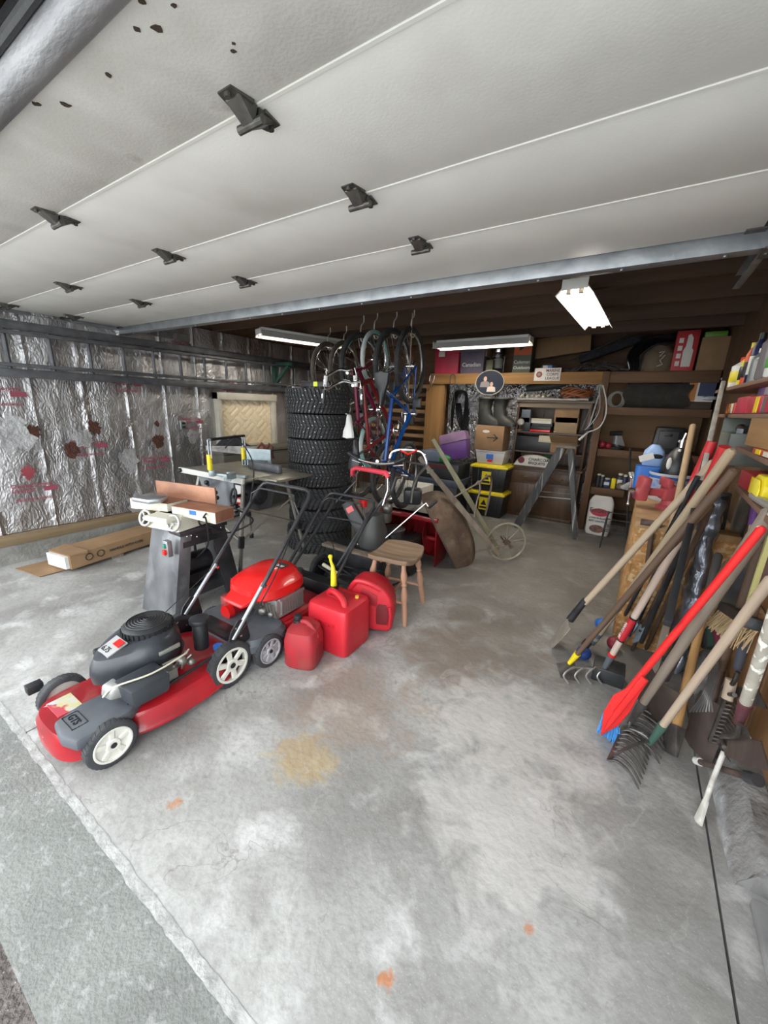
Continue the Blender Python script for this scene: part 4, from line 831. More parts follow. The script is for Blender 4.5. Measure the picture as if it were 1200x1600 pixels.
mb.grid(lambda i, j: (-2.04+.6*i, 3.45-pr[min(5, int(round(j*5)))][0], pr[min(5, int(round(j*5)))][1]), 2, 5, (0, .006, .0)); mb.build('auger_housing', SBR, t)
MB(world=True).box((-2.06, 3.19, .455), (-1.42, 3.23, .5)).build('top_lip', SBR, t, bevel=.005)
mb = MB(world=True)
for k in range(40):
    a = k*.5; a1 = a+.5; x = -2.0+k*.0138; q = lambda rr, aa, X: (X, 3.36+rr*math.cos(aa), .24+rr*math.sin(aa))
    if k < 39: mb.hull8([q(.03, a, x), q(.15, a, x), q(.15, a1, x+.0138), q(.03, a1, x+.0138)], [q(.03, a, x+.004), q(.15, a, x+.004), q(.15, a1, x+.018), q(.03, a1, x+.018)])
mb.cyl((-2.04, 3.36, .24), (-1.45, 3.36, .24), .025); mb.build('auger', SBR, t)
mb = MB(world=True); ec = P(612, 845, y=3.0); mb.cyl((ec.x, ec.y, ec.z-.13), (ec.x, ec.y, ec.z+.1), .115, n=24); mb.cyl((ec.x, ec.y, ec.z+.1), (ec.x, ec.y, ec.z+.13), .125, n=24); mb.build('engine', BLKPAINT, t, bevel=.004)
mb = MB(world=True); rc = P(602, 805, y=3.0); mb.cyl((rc.x, rc.y, rc.z-.06), (rc.x, rc.y, rc.z+.03), .06, n=24); mb.ball((rc.x+.02, rc.y, rc.z+.07), .05); mb.ball((rc.x-.05, rc.y+.05, rc.z+.1), .045); mb.build('carburettor', MATS['dirty_alloy'], t)
mb = MB(world=True); mb.tube([P(640, 790, y=2.95), P(650, 835, y=2.95), P(632, 868, y=2.95)], .011); mb.tube([(-1.95, 3.0, .12), (-1.95, 2.6, .12)], .02); mb.cyl((-1.98, 2.95, .13), (-1.9, 2.95, .13), .13, n=24); mb.cyl((-1.6, 2.95, .13), (-1.52, 2.95, .13), .13, n=24); mb.build('wheels_and_frame', BLKPAINT, t) if False else mb.bm.free()
for x in (-1.98, -1.58): MB(world=True).cyl((x, 2.98, .13), (x+.07, 2.98, .13), .13, n=24).build('wheel', RUBBER, t, bevel=.01)
MB(world=True).box((-1.9, 2.9, .12), (-1.58, 3.3, .3)).build('gear_case', BLKPAINT, t, bevel=.01)
LY = 2.8
mb = MB(world=True); mb.tube(bez([P(642, 785, y=LY+.1), P(644, 768, y=LY+.08), P(652, 745, y=LY+.05), P(666, 728, y=LY), P(665, 716, y=LY), P(658, 706, y=LY), P(640, 703, y=LY), P(622, 703, y=LY), P(612, 708, y=LY), P(608, 722, y=LY), P(604, 745, y=LY+.1), P(602, 800, y=LY+.2)], 5), .012, 10); lp = mb.build('loop_handle', CHROME, t)
mb = MB(world=True); mb.tube([P(625, 703, y=LY-.01), P(638, 710, y=LY-.01), P(652, 703, y=LY-.01)], .008); mb.build('clutch_bail', REDB, lp, label='red clutch bail')
mb = MB(world=True); mb.tube([P(608, 722, y=LY), P(630, 720, y=LY), P(664, 727, y=LY)], .009); mb.build('cross_bar', DKMET, lp)
mb = MB(world=True); mb.tube([P(545, 894, y=2.5), P(595, 847, y=2.65), P(655, 795, y=2.8), P(666, 786, y=2.82), P(670, 793, y=2.82)], .006, 8); cr = mb.build('crank_rod', CHROME, t); mb = MB(world=True); mb.tube([P(670, 793, y=2.82), P(682, 783, y=2.82)], .013); mb.build('crank_grip', BLACK, cr)
MB(world=True).obox(P(645, 775, y=2.98), (.16, .1, .15), (.2, 0, .5)).build('chute_cover', BLACK, t, bevel=.03)

# ---- gas cans
def can_body(t, pts_side, x0, x1, m, bev, name='body'):
    return MB().prism(pts_side, (x0, 0, 0), (0, 1, 0), (0, 0, 1), (x1-x0, 0, 0)).build(name, m, t, bevel=bev, seg=4)
def handle_on(t, m, pts, r): return MB().tube(bez(pts, 5), r, 10).build('handle', m, t)
# small dusty can
t = T('gas_can', 'small dusty red gas can with black cap, closest to the camera', 'gas can', (-1.455, 1.47, 0), rz=.35)
mb = MB(); mb.loft([sup(.092, .092, 0.004, e=4), sup(.1, .1, .02, e=4), sup(.1, .1, .17, e=4), sup(.085, .085, .225, e=4), sup(.045, .06, .25, (.0, .02), e=3)]); mb.build('body', REDCANOLD, t)
mb = MB(); mb.prism([(-.04, .04), (.04, .04), (.04, .13), (-.04, .13)], (0, -.1005, 0), (1, 0, 0), (0, 0, 1), (0, .004, 0)); mb.bm.free()
mb = MB(); mb.prism([(-.03, .05), (.03, .05), (.04, .07), (.04, .115), (.03, .135), (-.03, .135), (-.04, .115), (-.04, .07)], (.101, 0, 0), (0, 1, 0), (0, 0, 1), (.003, 0, 0)); mb.build('recess_panel', mat('darker_dusty_red', (.25, .015, .02), .55), t, bevel=.002)
handle_on(t, REDCANOLD, [(-.03, .02, .25), (.02, .0, .262), (.06, -.01, .235), (.09, -.01, .18)], .014)
mb = MB(); mb.cyl((-.045, .02, .23), (-.045, .02, .26), .028, n=20); mb.cyl((-.045, .02, .26), (-.045, .02, .29), .024, n=20); mb.build('cap', BLACK, t, bevel=.003)
# square five gallon can
t = T('gas_can', 'large square red gas can with yellow spout and inset top handle', 'gas can', (-1.41, 1.745, 0), rz=.03)
mb = MB(); mb.loft([sup(.148, .138, .004, e=8), sup(.155, .143, .02, e=8), sup(.155, .143, .28, e=8), sup(.147, .135, .305, e=8), sup(.13, .12, .315, e=6), sup(.05, .05, .318, e=4)]); mb.build('body', REDCAN, t)
handle_on(t, REDCAN, [(-.105, .02, .30), (-.07, .0, .345), (0, -.02, .352), (.07, -.05, .335), (.11, -.08, .29)], .02)
mb = MB(); mb.box((-.08, -.02, .312), (.07, .08, .322)); mb.build('inset', mat('deep_red_plastic', (.36, .012, .02), .5), t, bevel=.004)
mb = MB()
mb.text('GASOLINE', (-.09, -.1455, .19), (1, 0, 0), (0, 0, 1), .035, .003); mb.build('embossed_letters', REDCAN, t)
mb = MB(); mb.cyl((.095, .06, .3), (.095, .06, .33), .012); mb.build('vent_cap', mat('brass_yellow', (.75, .5, .08), .4), t)
sp = MB(); sp.cyl((-.1, .07, .3), (-.1, .07, .345), .03, n=20); sp.build('spout_collar', BLACK, t, bevel=.003)
sp = MB(); sp.tube([(-.1, .07, .34), (-.105, .075, .42), (-.115, .08, .47), (-.14, .09, .5), (-.15, .1, .52)], [.021, .019, .012, .009, .012], 12); so = sp.build('spout', YEL, t, label='yellow pouring spout')
MB().ball((-.152, .1, .525), .016, 10).build('spout_tip', YEL, so)
# round-ended can
t = T('gas_can', 'large red gas can with rounded back and a side grip opening, farthest from the camera', 'gas can', (-1.36, 2.03, 0), rz=.42)
pts = [(-.14, .01), (.13, .01), (.155, .04), (.165, .14), (.15, .24), (.1, .32), (.02, .37), (-.06, .375), (-.12, .33), (-.15, .27), (-.155, .05)]
rc = V((0, 0, 0))
mb = MB(); mb.prism([(-.155, .01), (.15, .01), (.17, .035), (.172, .075), (-.165, .075), (-.17, .04)], (0, -.1, 0), (1, 0, 0), (0, 0, 1), (0, .2, 0)); mb.bm.free()
mb = MB()      # solid outline; the side grip opening's shade is painted on as a dark plate
def piece(q): mb.prism(q, (0, -.1, 0), (1, 0, 0), (0, 0, 1), (0, .19, 0))
out = [(-.15, .015), (.14, .015), (.165, .045), (.172, .1), (.17, .2), (.15, .27), (.1, .335), (.02, .372), (-.07, .37), (-.13, .32), (-.155, .24)]
mb.prism(out, (0, -.1, 0), (1, 0, 0), (0, 0, 1), (0, .19, 0)); mb.build('body', REDCAN, t, bevel=.022, seg=4)
mb = MB(); mb.prism([(.06, .07), (.13, .07), (.138, .1), (.138, .19), (.12, .22), (.07, .22), (.055, .19), (.055, .1)], (0, -.103, 0), (1, 0, 0), (0, 0, 1), (0, .003, 0)); mb.build('side_grip_shade', mat('shadowed_recess_red', (.16, .008, .012), .7), t, bevel=.001)
mb = MB(); mb.tube([(.148, -.104, .07), (.155, -.106, .145), (.145, -.104, .21)], .012, 10); mb.build('side_grip', REDCAN, t)
handle_on(t, REDCAN, [(-.13, -.08, .3), (-.08, -.105, .375), (.0, -.11, .37), (.08, -.1, .33)], .019)
mb = MB(); mb.prism([(-.08, .23), (.06, .2), (.06, .28), (-.04, .33)], (0, -.104, 0), (1, 0, 0), (0, 0, 1), (0, .004, 0)); mb.build('panel', MATS['deep_red_plastic'], t, bevel=.0015)

# ---- stool
t = T('wooden_stool', 'weathered wooden stool with scooped seat and turned legs', 'stool', (-1.335, 2.32, 0), rz=.13)
SEAT = wood('weathered_seat', (.36, .24, .15), (.15, .095, .06), 0, scale=9, rough=.75, bump=.4, col3=(.5, .38, .27), s3=5, lo3=.55, hi3=.7)
TURN = wood('turned_leg_wood', (.48, .27, .18), (.36, .19, .12), 2, scale=9)
def seat(i, j, top=True):
    a = (i-.5)*2; b = (j-.5)*2; x = .17*a*(1-.12*b*b*b*b) * (1 - .1*max(0, a)*0); y = .2*b*(1-.14*a*a*a*a)
    return (x, y, .455+.03*(abs(b)**2)-.02*(1-b*b)*(1-abs(a)**2)+.006*(1-abs(a)))
mb = MB(); mb.grid(seat, 24, 24, (0, 0, -.034)); mb.build('seat', SEAT, t, bevel=.006)
prof = [(.014, .0), (.019, .06), (.02, .14), (.017, .17), (.023, .19), (.025, .22), (.019, .26), (.014, .28), (.021, .295), (.014, .31), (.022, .335), (.024, .36), (.017, .4), (.015, .44)]
for sx in (-1, 1):
    for sy in (-1, 1):
        F = frame((sx*.165, sy*.19, 0), (sx*.11, sy*.13, .44), (0, 1, 0)); MB(F=F).lathe(prof, n=18).build('leg', TURN, t)
for y in (-.165, .165): MB().cyl((-.14, y, .16), (.14, y, .16), .011, n=12).build('stretcher', TURN, t)
MB().cyl((0, -.165, .16), (0, .165, .16), .011, n=12).build('stretcher', TURN, t)
# ============================================================ CEILING LIGHTS AND BICYCLES
TUBE = mat('lit_tube', (1, .93, .82), .3, emit=32)
REFL = mat('white_reflector', (.72, .71, .68), .35)
def shop_light(label, a, b, chain=True):
    a = V(a); b = V(b); L_ = (b-a).length; rz = math.atan2(b.y-a.y, b.x-a.x)
    t = T('shop_light', label, 'light', (a+b)/2, rz=rz, group=None)
    mb = MB(); h = L_/2
    pr = [(-.11, -.03), (-.045, .045), (.045, .045), (.11, -.03), (.107, -.032), (.042, .04), (-.042, .04), (-.107, -.032)]
    mb.prism(pr[:4]+pr[4:], (-h, 0, 0), (0, 1, 0), (0, 0, 1), (2*h, 0, 0)); mb.build('reflector', REFL, t)
    mb = MB(); mb.box((-h+.02, -.04, .045), (h-.02, .04, .075)); mb.build('ballast_box', REFL, t, bevel=.003)
    for s in (-1, 1):
        MB().cyl((-h+.04, s*.035, .012), (h-.04, s*.035, .012), .0155, n=14).build('fluorescent_tube', TUBE, t)
        mb = MB(); mb.box((s*(h-.002), -.075, -.005), (s*(h+.012), .075, .055)); mb.build('end_plate', WHITE, t, bevel=.003)
        for q in (-1, 1): MB().box((s*(h-.045), q*.035-.013, -.022), (s*(h-.012), q*.035+.013, .03)).build('socket', mat('ivory_socket', (.6, .55, .42), .5), t)
        MB().tube([(s*(h-.1), 0, .075), (s*(h-.1), 0, .165)], .003, 6).build('chain', CHROME, t)
    return t
shop_light('lit twin-tube shop light with white reflector, right one near the ceiling', (-.47, 2.86, 2.235), (-.43, 4.08, 2.235))
shop_light('lit twin-tube shop light hanging above the left foil wall', (-3.87, 3.3, 2.255), (-3.5, 4.42, 2.255))
shop_light('shop light hung crosswise in front of the top shelf totes', (-2.42, 5.0, 2.255), (-1.2, 4.95, 2.285))

def bike(label, X, Y, cols, s=1.0, front_up=True, yaw=0., ztop=2.2, tire=None, saddle=BLACK, grips=BLACK, flip=False, fork=None, fender=None, bars='flat'):
    r = .335*s; wb = 1.03*s
    up = V((0, 0, 1)); fw = V((math.sin(yaw), -math.cos(yaw), 0))*(-1 if flip else 1)
    # bike x (rear->front) goes up or down, bike z goes towards the viewer
    xa = up if front_up else -up; za = fw; ya = za.cross(xa)
    hub = V((X, Y, ztop-r)); org = hub - xa*(wb if front_up else 0) - za*r
    F = Matrix(((xa[0], ya[0], za[0], org[0]), (xa[1], ya[1], za[1], org[1]), (xa[2], ya[2], za[2], org[2]), (0, 0, 0, 1)))
    t = T('bicycle', label, 'bicycle', F=F, group=None)
    tm = tire or RUBBER; fr = cols
    for cx in (0, wb):
        mb = MB(); mb.tube(arc((cx, 0, r), r-.02*s, 0, 2*PI, 44, (1, 0, 0), (0, 0, 1))[:-1], .021*s+.004, 10, closed=True); w = mb.build('tyre', tm, t)
        mb = MB(); mb.tube(arc((cx, 0, r), r-.05*s, 0, 2*PI, 40, (1, 0, 0), (0, 0, 1))[:-1], .011, 6, closed=True); mb.build('rim', CHROME, w)
        mb = MB()
        for k in range(24):
            a = 2*PI*k/24; b = a+.5*(1 if k % 2 else -1); mb.tube([(cx+.02*math.cos(a), .02*(1 if k % 4 < 2 else -1), r+.02*math.sin(a)), (cx+(r-.05*s)*math.cos(b), 0, r+(r-.05*s)*math.sin(b))], .0016, 4)
        mb.cyl((cx, -.04, r), (cx, .04, r), .02, n=12); mb.build('spokes', CHROME, w)
    bb = V((.43*s, 0, .29*s)); st = V((.27*s, 0, .78*s)); h1 = V((.84*s, 0, .86*s)); h0 = V((.875*s, 0, .73*s)); ra = V((0, 0, r)); fa = V((wb, 0, r))
    mb = MB(); mb.tube([bb, st], .017); mb.tube([st.lerp(bb, .12), h1.lerp(h0, .25)], .017); mb.tube([bb, h0], .02); mb.tube([h1+V((-.008, 0, .03)), h0-V((-.008, 0, .03))], .022)
    for q in (-1, 1): mb.tube([ra+V((0, q*.055, 0)), bb+V((0, q*.03, 0))], .009); mb.tube([ra+V((0, q*.055, 0)), st.lerp(bb, .1)], .008)
    mb.build('frame', fr, t)
    mb = MB(); mb.tube([h0, h0.lerp(fa, .15)], .018)
    for q in (-1, 1): mb.tube([h0.lerp(fa, .12)+V((0, q*.03, 0)), h0.lerp(fa, .5)+V((0, q*.05, 0)), fa+V((0, q*.05, 0))], .012)
    mb.build('fork', fork or fr, t)
    mb = MB(); hb = h1+V((-.02*s, 0, .12*s)); mb.tube([h1, hb], .014)
    if bars == 'flat': pts = [(-.05, -.26*s, .02), (0, -.16*s, .01), (.02, 0, 0), (0, .16*s, .01), (-.05, .26*s, .02)]
    else: pts = [(-.14*s, -.2*s, .14*s), (-.06*s, -.19*s, .14*s), (.03*s, -.1*s, .02), (.02, 0, 0), (.03*s, .1*s, .02), (-.06*s, .19*s, .14*s), (-.14*s, .2*s, .14*s)]
    mb.tube(bez([hb+V(p) for p in pts], 4), .012, 8); hbO = mb.build('handlebar', CHROME, t)
    for q in (0, -1):
        p = hb+V(pts[q]); pn = hb+V(pts[1 if q == 0 else -2]); d = (p-pn).normalized(); MB().tube([p-d*.1*s, p+d*.01], .017, 10).build('grip', grips, hbO)
        MB().tube([p-d*.12+V((.02, 0, 0)), p-d*.02+V((.05, 0, -.02))], .005, 6).build('brake_lever', CHROME, hbO)
    mb = MB(); sp = st+(st-bb).normalized()*.13*s; mb.tube([st, sp], .012); mb.build('seat_post', CHROME, t)
    mb = MB(); c = sp+V((0, 0, .02)); mb.loft([[(c.x+x, w*math.cos(a), c.z+.03*math.sin(a)+(.012 if x < 0 else 0)) for a in [k*PI/5 for k in range(10)]] for x, w in ((-.13*s, .02), (-.12*s, .065*s+.01), (-.05*s, .07*s), (.02*s, .035), (.12*s, .02), (.14*s, .008))]); mb.build('saddle', saddle, t)
    mb = MB(); mb.tube(arc((bb.x, -.05, bb.z), .09*s, 0, 2*PI, 24, (1, 0, 0), (0, 0, 1))[:-1], .006, 6, closed=True); mb.cyl((bb.x, -.06, bb.z), (bb.x, .06, bb.z), .02)
    for q in (1, -1): mb.bar((bb.x, -.065*q, bb.z), (bb.x+q*.1*s, -.07*q, bb.z-q*.13*s), .02, .012)
    for k in range(5): a = k*1.257; mb.bar((bb.x, -.05, bb.z), (bb.x+.088*s*math.cos(a), -.05, bb.z+.088*s*math.sin(a)), .012, .004)
    cr = mb.build('crankset', CHROME, t)
    for q in (1, -1): MB().box((bb.x+q*.1*s-.04, -.07*q-.045*q-.04, bb.z-q*.13*s-.012), (bb.x+q*.1*s+.04, -.07*q-.045*q+.04, bb.z-q*.13*s+.012)).build('pedal', BLACK, cr, bevel=.003)
    mb = MB(); mb.tube([(0, -.05, r+.035), (bb.x, -.05, bb.z+.09*s)], .004, 5); mb.tube([(0, -.05, r-.035), (bb.x, -.05, bb.z-.09*s)], .004, 5); mb.build('chain', DKMET, t)
    if fender:
        c = (wb if front_up else 0)
        for cx, a0, a1 in ((0, .2, 2.6), (wb, .5, 2.4)):
            mb = MB(); mb.grid(lambda i, j: (cx+(r+.015)*math.cos(a0+(a1-a0)*i), .035*(j*2-1), r+(r+.015-.012*(j*2-1)**2)*math.sin(a0+(a1-a0)*i)), 18, 4, (0, 0, .002)); mb.build('mudguard', fender, t)
    # the ceiling hook it hangs from
    hk = MB(world=True); x0, y0 = X, Y; zt = ztop-.045*s
    hk.tube(bez([(x0, y0+.02, 2.36), (x0, y0+.02, 2.30), (x0, y0-.02, 2.26), (x0, y0-.03, 2.2), (x0, y0-.02, zt-.03), (x0, y0+.025, zt-.035), (x0, y0+.05, zt+.0)], 5), .0055, 8)
    o = hk.build('ceiling_hook', mat('pale_hook', (.55, .53, .48), .45, .4), label=None, cat='hook', group='hooks screwed into the ceiling beam')
    o['label'] = 'pale ceiling hook holding the ' + label.split(' hanging')[0]
    return t
MAG = plas('magenta_paint', (.17, .01, .04), .3); BLU = plas('blue_bike_paint', (.005, .06, .26), .25); GRYF = plas('grey_bike_paint', (.09, .09, .1), .3)
REDF = plas('red_bike_paint', (.17, .012, .012), .3); GREENF = plas('dark_green_bike_paint', (.02, .06, .05), .3)
HY = 3.34
TAN = mat('dusty_tyre', (.12, .1, .075), .8, col2=(.06, .05, .04), scale=10)
bike('grey bicycle hanging leftmost of the row, over the tyre stack', -3.22, 3.78, GRYF, .98, True, .05, tire=TAN, flip=True)
bike('dark green bicycle hanging second from the left with tan tyres', -2.98, 3.78, GREENF, .98, False, .1, tire=TAN, flip=True)
bike('black bicycle with long mudguards hanging third from the left', -2.48, 3.42, GRYF, 1.0, False, -.05, fender=BLACK, flip=True)
TEAL = mat('white_teal_tyre', (.5, .5, .5), .7, col2=(.05, .4, .36), scale=3)
bike('small magenta children\'s bicycle with pale tyres and white saddle hanging', -2.25, HY-.02, MAG, .78, True, .1, ztop=2.19, tire=TEAL, saddle=WHITE, grips=WHITE, bars='high')
bike('red and chrome bicycle hanging second from the right', -2.06, HY+.02, REDF, 1.0, True, .0, fork=CHROME, bars='high')
bike('blue bicycle hanging at the right end of the row', -1.88, HY+.03, BLU, 1.0, False, .12, fender=None)
t = MB(); c = P(641, 560, y=3.3); t.tube([(c.x, c.y, 2.3), (c.x+.0, c.y, 1.55)], .004, 6); t.build('hanging_cord', mat('tan_cord', (.35, .25, .16), .8), label='thin tan cord hanging beside the blue bicycle wheel', cat='cord')

# ============================================================ BACK SHELVES
SZ = 1.99; SY = 5.6
def pr(x0, y0, x1, y1, Y, z0=None):
    """world X and Z extents of a photo rectangle standing on the plane Y"""
    a = P(x0, (y0+y1)/2, y=Y); b = P(x1, (y0+y1)/2, y=Y); c = P((x0+x1)/2, y0, y=Y); d = P((x0+x1)/2, y1, y=Y)
    return a.x, b.x, (d.z if z0 is None else z0), c.z
MB().box((-2.78, SY, SZ-.145), (-.46, SY+.04, SZ)).build('shelf_beam', GOLDW, label='golden pine beam carrying the top back shelf', cat='beam', bevel=.004)
MB().box((-.38, SY, SZ-.13), (.655, SY+.04, SZ-.01)).build('shelf_beam', BRNW, label='brown pine front beam of the upper right back shelf', cat='beam', bevel=.004)
MB().box((-2.78, SY+.04, SZ-.02), (.655, 6.3, SZ)).build('shelf_board', BRNW, label='long plywood board of the top back shelf', cat='shelf')
MB().box((-.46, SY-.01, 0), (-.38, SY+.09, SZ+.0)).build('post', BRNWZ, label='brown pine post between the cabinet and the right shelves', cat='post', bevel=.004)
a = P(662, 650, y=SY); b = P(690, 650, y=SY); MB().box((a.x, SY+.04, 0), (b.x, SY+.13, SZ-.145)).build('post', GOLDWZ, label='wide golden pine post at the left end of the top shelf beam', cat='post', bevel=.004)
for z, lb in ((1.58, 'second back shelf on the right, under the black bag'), (1.07, 'third back shelf on the right, holding the sander'), (.58, 'lowest back shelf on the right, above the charcoal bag')):
    t = T('wall_shelf', 'brown pine '+lb, 'shelf', (.13, 5.9, z-.09)); xe = .655 if z > .6 else .0
    MB(world=True).box((-.375, SY+.01, z-.09), (xe, SY+.05, z)).build('front_beam', BRNW, t, bevel=.003); MB(world=True).box((-.375, SY+.05, z-.02), (xe, 6.25, z)).build('board', BRNW, t)
def boxy(name, label, cat, r, Y, D, m, z0=None, bev=.006, group=None, parts=None):
    x0, x1, zb, zt = pr(*r, Y, z0); o = T(name, label, cat, ((x0+x1)/2, Y+D/2, zb), group=group)
    MB(world=True).box((x0, Y, zb), (x1, Y+D, zt)).build('body', m, o, bevel=bev); return o, x0, x1, zb, zt
def tote(label, r, Y, D, m, lid, z0=None, lh=.03, rim=.012, tap=.9, F=None, group=None):
    x0, x1, zb, zt = pr(*r, Y, z0); w = x1-x0; h = zt-zb
    o = T('storage_tote', label, 'tote', ((x0+x1)/2, Y+D/2, zb), group=group)
    mb = MB(); mb.taper((0, 0, 0), w*tap, D*tap, w*.97, D*.97, h-lh); b = mb.build('tub', m, o, bevel=.008)
    mb = MB(); mb.box((-w/2-rim/2, -D/2-rim/2, h-lh), (w/2+rim/2, D/2+rim/2, h)); mb.box((-w*.4, -D*.4, h), (w*.4, D*.4, h+.006)); mb.build('lid', lid, o, bevel=.007)
    return o, w, h, D
def wtext(parent, s, px, py, Y, size, m, name='lettering', dz=0, center=False, u=(1, 0, 0), w=(0, 0, 1)):
    c = P(px, py, y=Y); mb = MB(world=True); mb.text(s, (c.x, Y-.002, c.z), u, w, size, .003, center); return mb.build(name, m, parent)
Z1 = SZ
o, *_ = tote('red plastic tote with a small label on the top back shelf', (678, 537, 718, 577), SY+.06, .42, plas('raspberry_plastic', (.5, .02, .06)), MATS['raspberry_plastic'], Z1)
c = P(690, 553, y=SY+.06); MB(world=True).box((c.x-.045, SY+.06, c.z-.04), (c.x+.055, SY+.068, c.z+.03)).build('label_sticker', PAPER, o)
o, *_ = tote('dull purple-grey lidded bin with white lettering, beside the red tote', (718, 546, 757, 577), SY+.06, .4, plas('mauve_grey_plastic', (.14, .11, .16)), MATS['mauve_grey_plastic'], Z1)
wtext(o, 'Canadian', 722, 573, SY+.06, .075, WHITE)
o, x0, x1, z0, z1 = boxy('cardboard_box', 'pale cardboard box lying on the purple-grey bin', 'box', (722, 532, 762, 545), SY+.1, .3, CARD, Z1+.235)
# lantern
x0, x1, z0, z1 = pr(764, 543, 787, 577, SY+.15, Z1); c = ((x0+x1)/2, SY+.25); h = z1-z0
t = T('camping_lantern', 'metal camping lantern with chrome collar on the top back shelf', 'lantern', (c[0], c[1], z0))
MB().lathe([(.09, 0), (.1, .02), (.1, .05), (.06, .08)], n=24).build('base', DKMET, t); MB().lathe([(.065, .08), (.075, .13), (.065, h*.6)], n=24).build('globe', mat('cloudy_glass', (.45, .45, .4), .3, trans=.3), t)
MB().lathe([(.07, h*.6), (.09, h*.64), (.09, h*.78), (.07, h*.84), (.075, h*.95), (.02, h)], n=24).build('hood', CHROME, t)
for q in (-1, 1): MB().tube([(q*.095, -.03, .02), (q*.1, -.03, h*.7)], .004, 6).build('wire_guard', CHROME, t)
o, x0, x1, z0, z1 = boxy('canister', 'small olive canister standing beside the camping lantern', 'canister', (759, 562, 770, 577), SY+.08, .08, mat('olive_paint', (.12, .12, .07), .5), Z1)
# Coleman box
o, x0, x1, z0, z1 = boxy('carton', 'tall outdoor gear carton with red and green printing on the top shelf', 'box', (803, 526, 831, 578), SY+.06, .2, mat('green_card', (.09, .1, .07), .6), Z1)
MB(world=True).box((x0+.003, SY+.055, z0+.5*(z1-z0)), (x1-.003, SY+.06, z1-.06)).build('orange_band', mat('orange_print', (.5, .1, .03), .6), o)
mb = MB(world=True); mb.prism([(0, 0), (.07, .05), (.12, .16), (.05, .2), (-.04, .12)], (x0+.08, SY+.053, z0+.28), (1, 0, 0), (0, 0, 1), (0, .004, 0)); mb.build('dark_shape', BLACK, o)
mb = MB(world=True); mb.text('Coleman', (x0+.015, SY+.052, z0+.12), (1, 0, 0), (0, 0, 1), .058, .003); mb.text('Outdoors', (x0+.015, SY+.052, z0+.05), (1, 0, 0), (0, 0, 1), .055, .003); mb.build('lettering', PAPER, o)
# flattened cardboard behind
o, x0, x1, z0, z1 = boxy('cardboard_sheet', 'long leaning cardboard carton behind the top shelf clutter', 'box', (838, 520, 925, 552), SY+.35, .12, CARD, None)
o.rotation_euler = (0, -.12, 0); o.location.z -= .02
o, x0, x1, z0, z1 = boxy('cardboard_sheet', 'brown board standing against the back wall behind the carton', 'board', (757, 530, 806, 577), SY+.5, .05, BRNW, Z1)
# cap
c = P(858, 572, y=SY+.15); t = T('peaked_hat', 'grey hat lying on the top shelf above the league sign', 'hat', (c.x, c.y, Z1)); HATM = mat('grey_felt', (.1, .1, .1), .9, col2=(.05, .05, .055), scale=9)
MB().lathe([(.2, 0), (.2, .01), (.1, .02), (.095, .09), (.07, .11), (0, .115)], n=28, sx=1.05, sy=.8).build('crown', HATM, t); mb = MB(); mb.box((-.06, -.085, .06), (.0, -.078, .09)); mb.build('white_badge', PAPER, t); MB().box((.0, -.085, .06), (.05, -.078, .09)).build('blue_badge', BLUE, t)
# heap of dark netting and hoses
NET = mat('dark_netting', (.035, .03, .03), .8, col2=(.1, .08, .075), scale=30, bump=.6, bscale=60)
mb = MB(); random.seed(5)
a = P(885, 574, y=SY+.2); b = P(985, 572, y=SY+.2)
for k in range(26):
    p = [(a.x+(b.x-a.x)*min(1, max(0, i/5+random.uniform(-.06, .06))), SY+.2+random.uniform(-.1, .2), Z1+.015+random.uniform(0, .12)*math.sin(min(1, .15+i/5*.8)*PI)) for i in range(6)]
    mb.tube(bez(p, 4), .008, 5)
mb.build('netting_heap', NET, label='tangled heap of dark cords and netting on the top shelf', cat='netting', kind='stuff')
t = T('folded_chair', 'black folded camp chair frame slanting up to the right on the top shelf', 'chair', (P(955, 560, y=SY+.4).x, SY+.4, Z1))
mb = MB(world=True); p0 = P(905, 560, y=SY+.4); p1 = P(1003, 528, y=SY+.4); mb.bar(p0+V((0, 0, -.02)), p1, .12, .1, w1=.15); mb.build('folded_seat', CLOTHK, t, bevel=.02)
mb = MB(world=True); mb.tube([P(890, 565, y=SY+.35), P(1010, 507, y=SY+.35)], .012); mb.build('tube', DKMET, t)
c = P(1000, 545, y=SY+.2)
t = T('coiled_hose', 'coil of shiny black hose standing on the top shelf', 'hose', (c.x, c.y, Z1)); mb = MB(world=True)
for k in range(6): mb.tube(bez([(c.x-.06+.02*k, SY+.12+.03*k, Z1+.02), (c.x-.1+.02*k, SY+.13+.03*k, Z1+.2), (c.x+.05+.02*k, SY+.2+.02*k, Z1+.38-.01*k), (c.x+.4, SY+.3, Z1+.42-.012*k), (c.x+.75, SY+.4, Z1+.4-.014*k)], 6), .012, 7)
mb.build('coils', mat('glossy_black', (.01, .01, .011), .15), t)
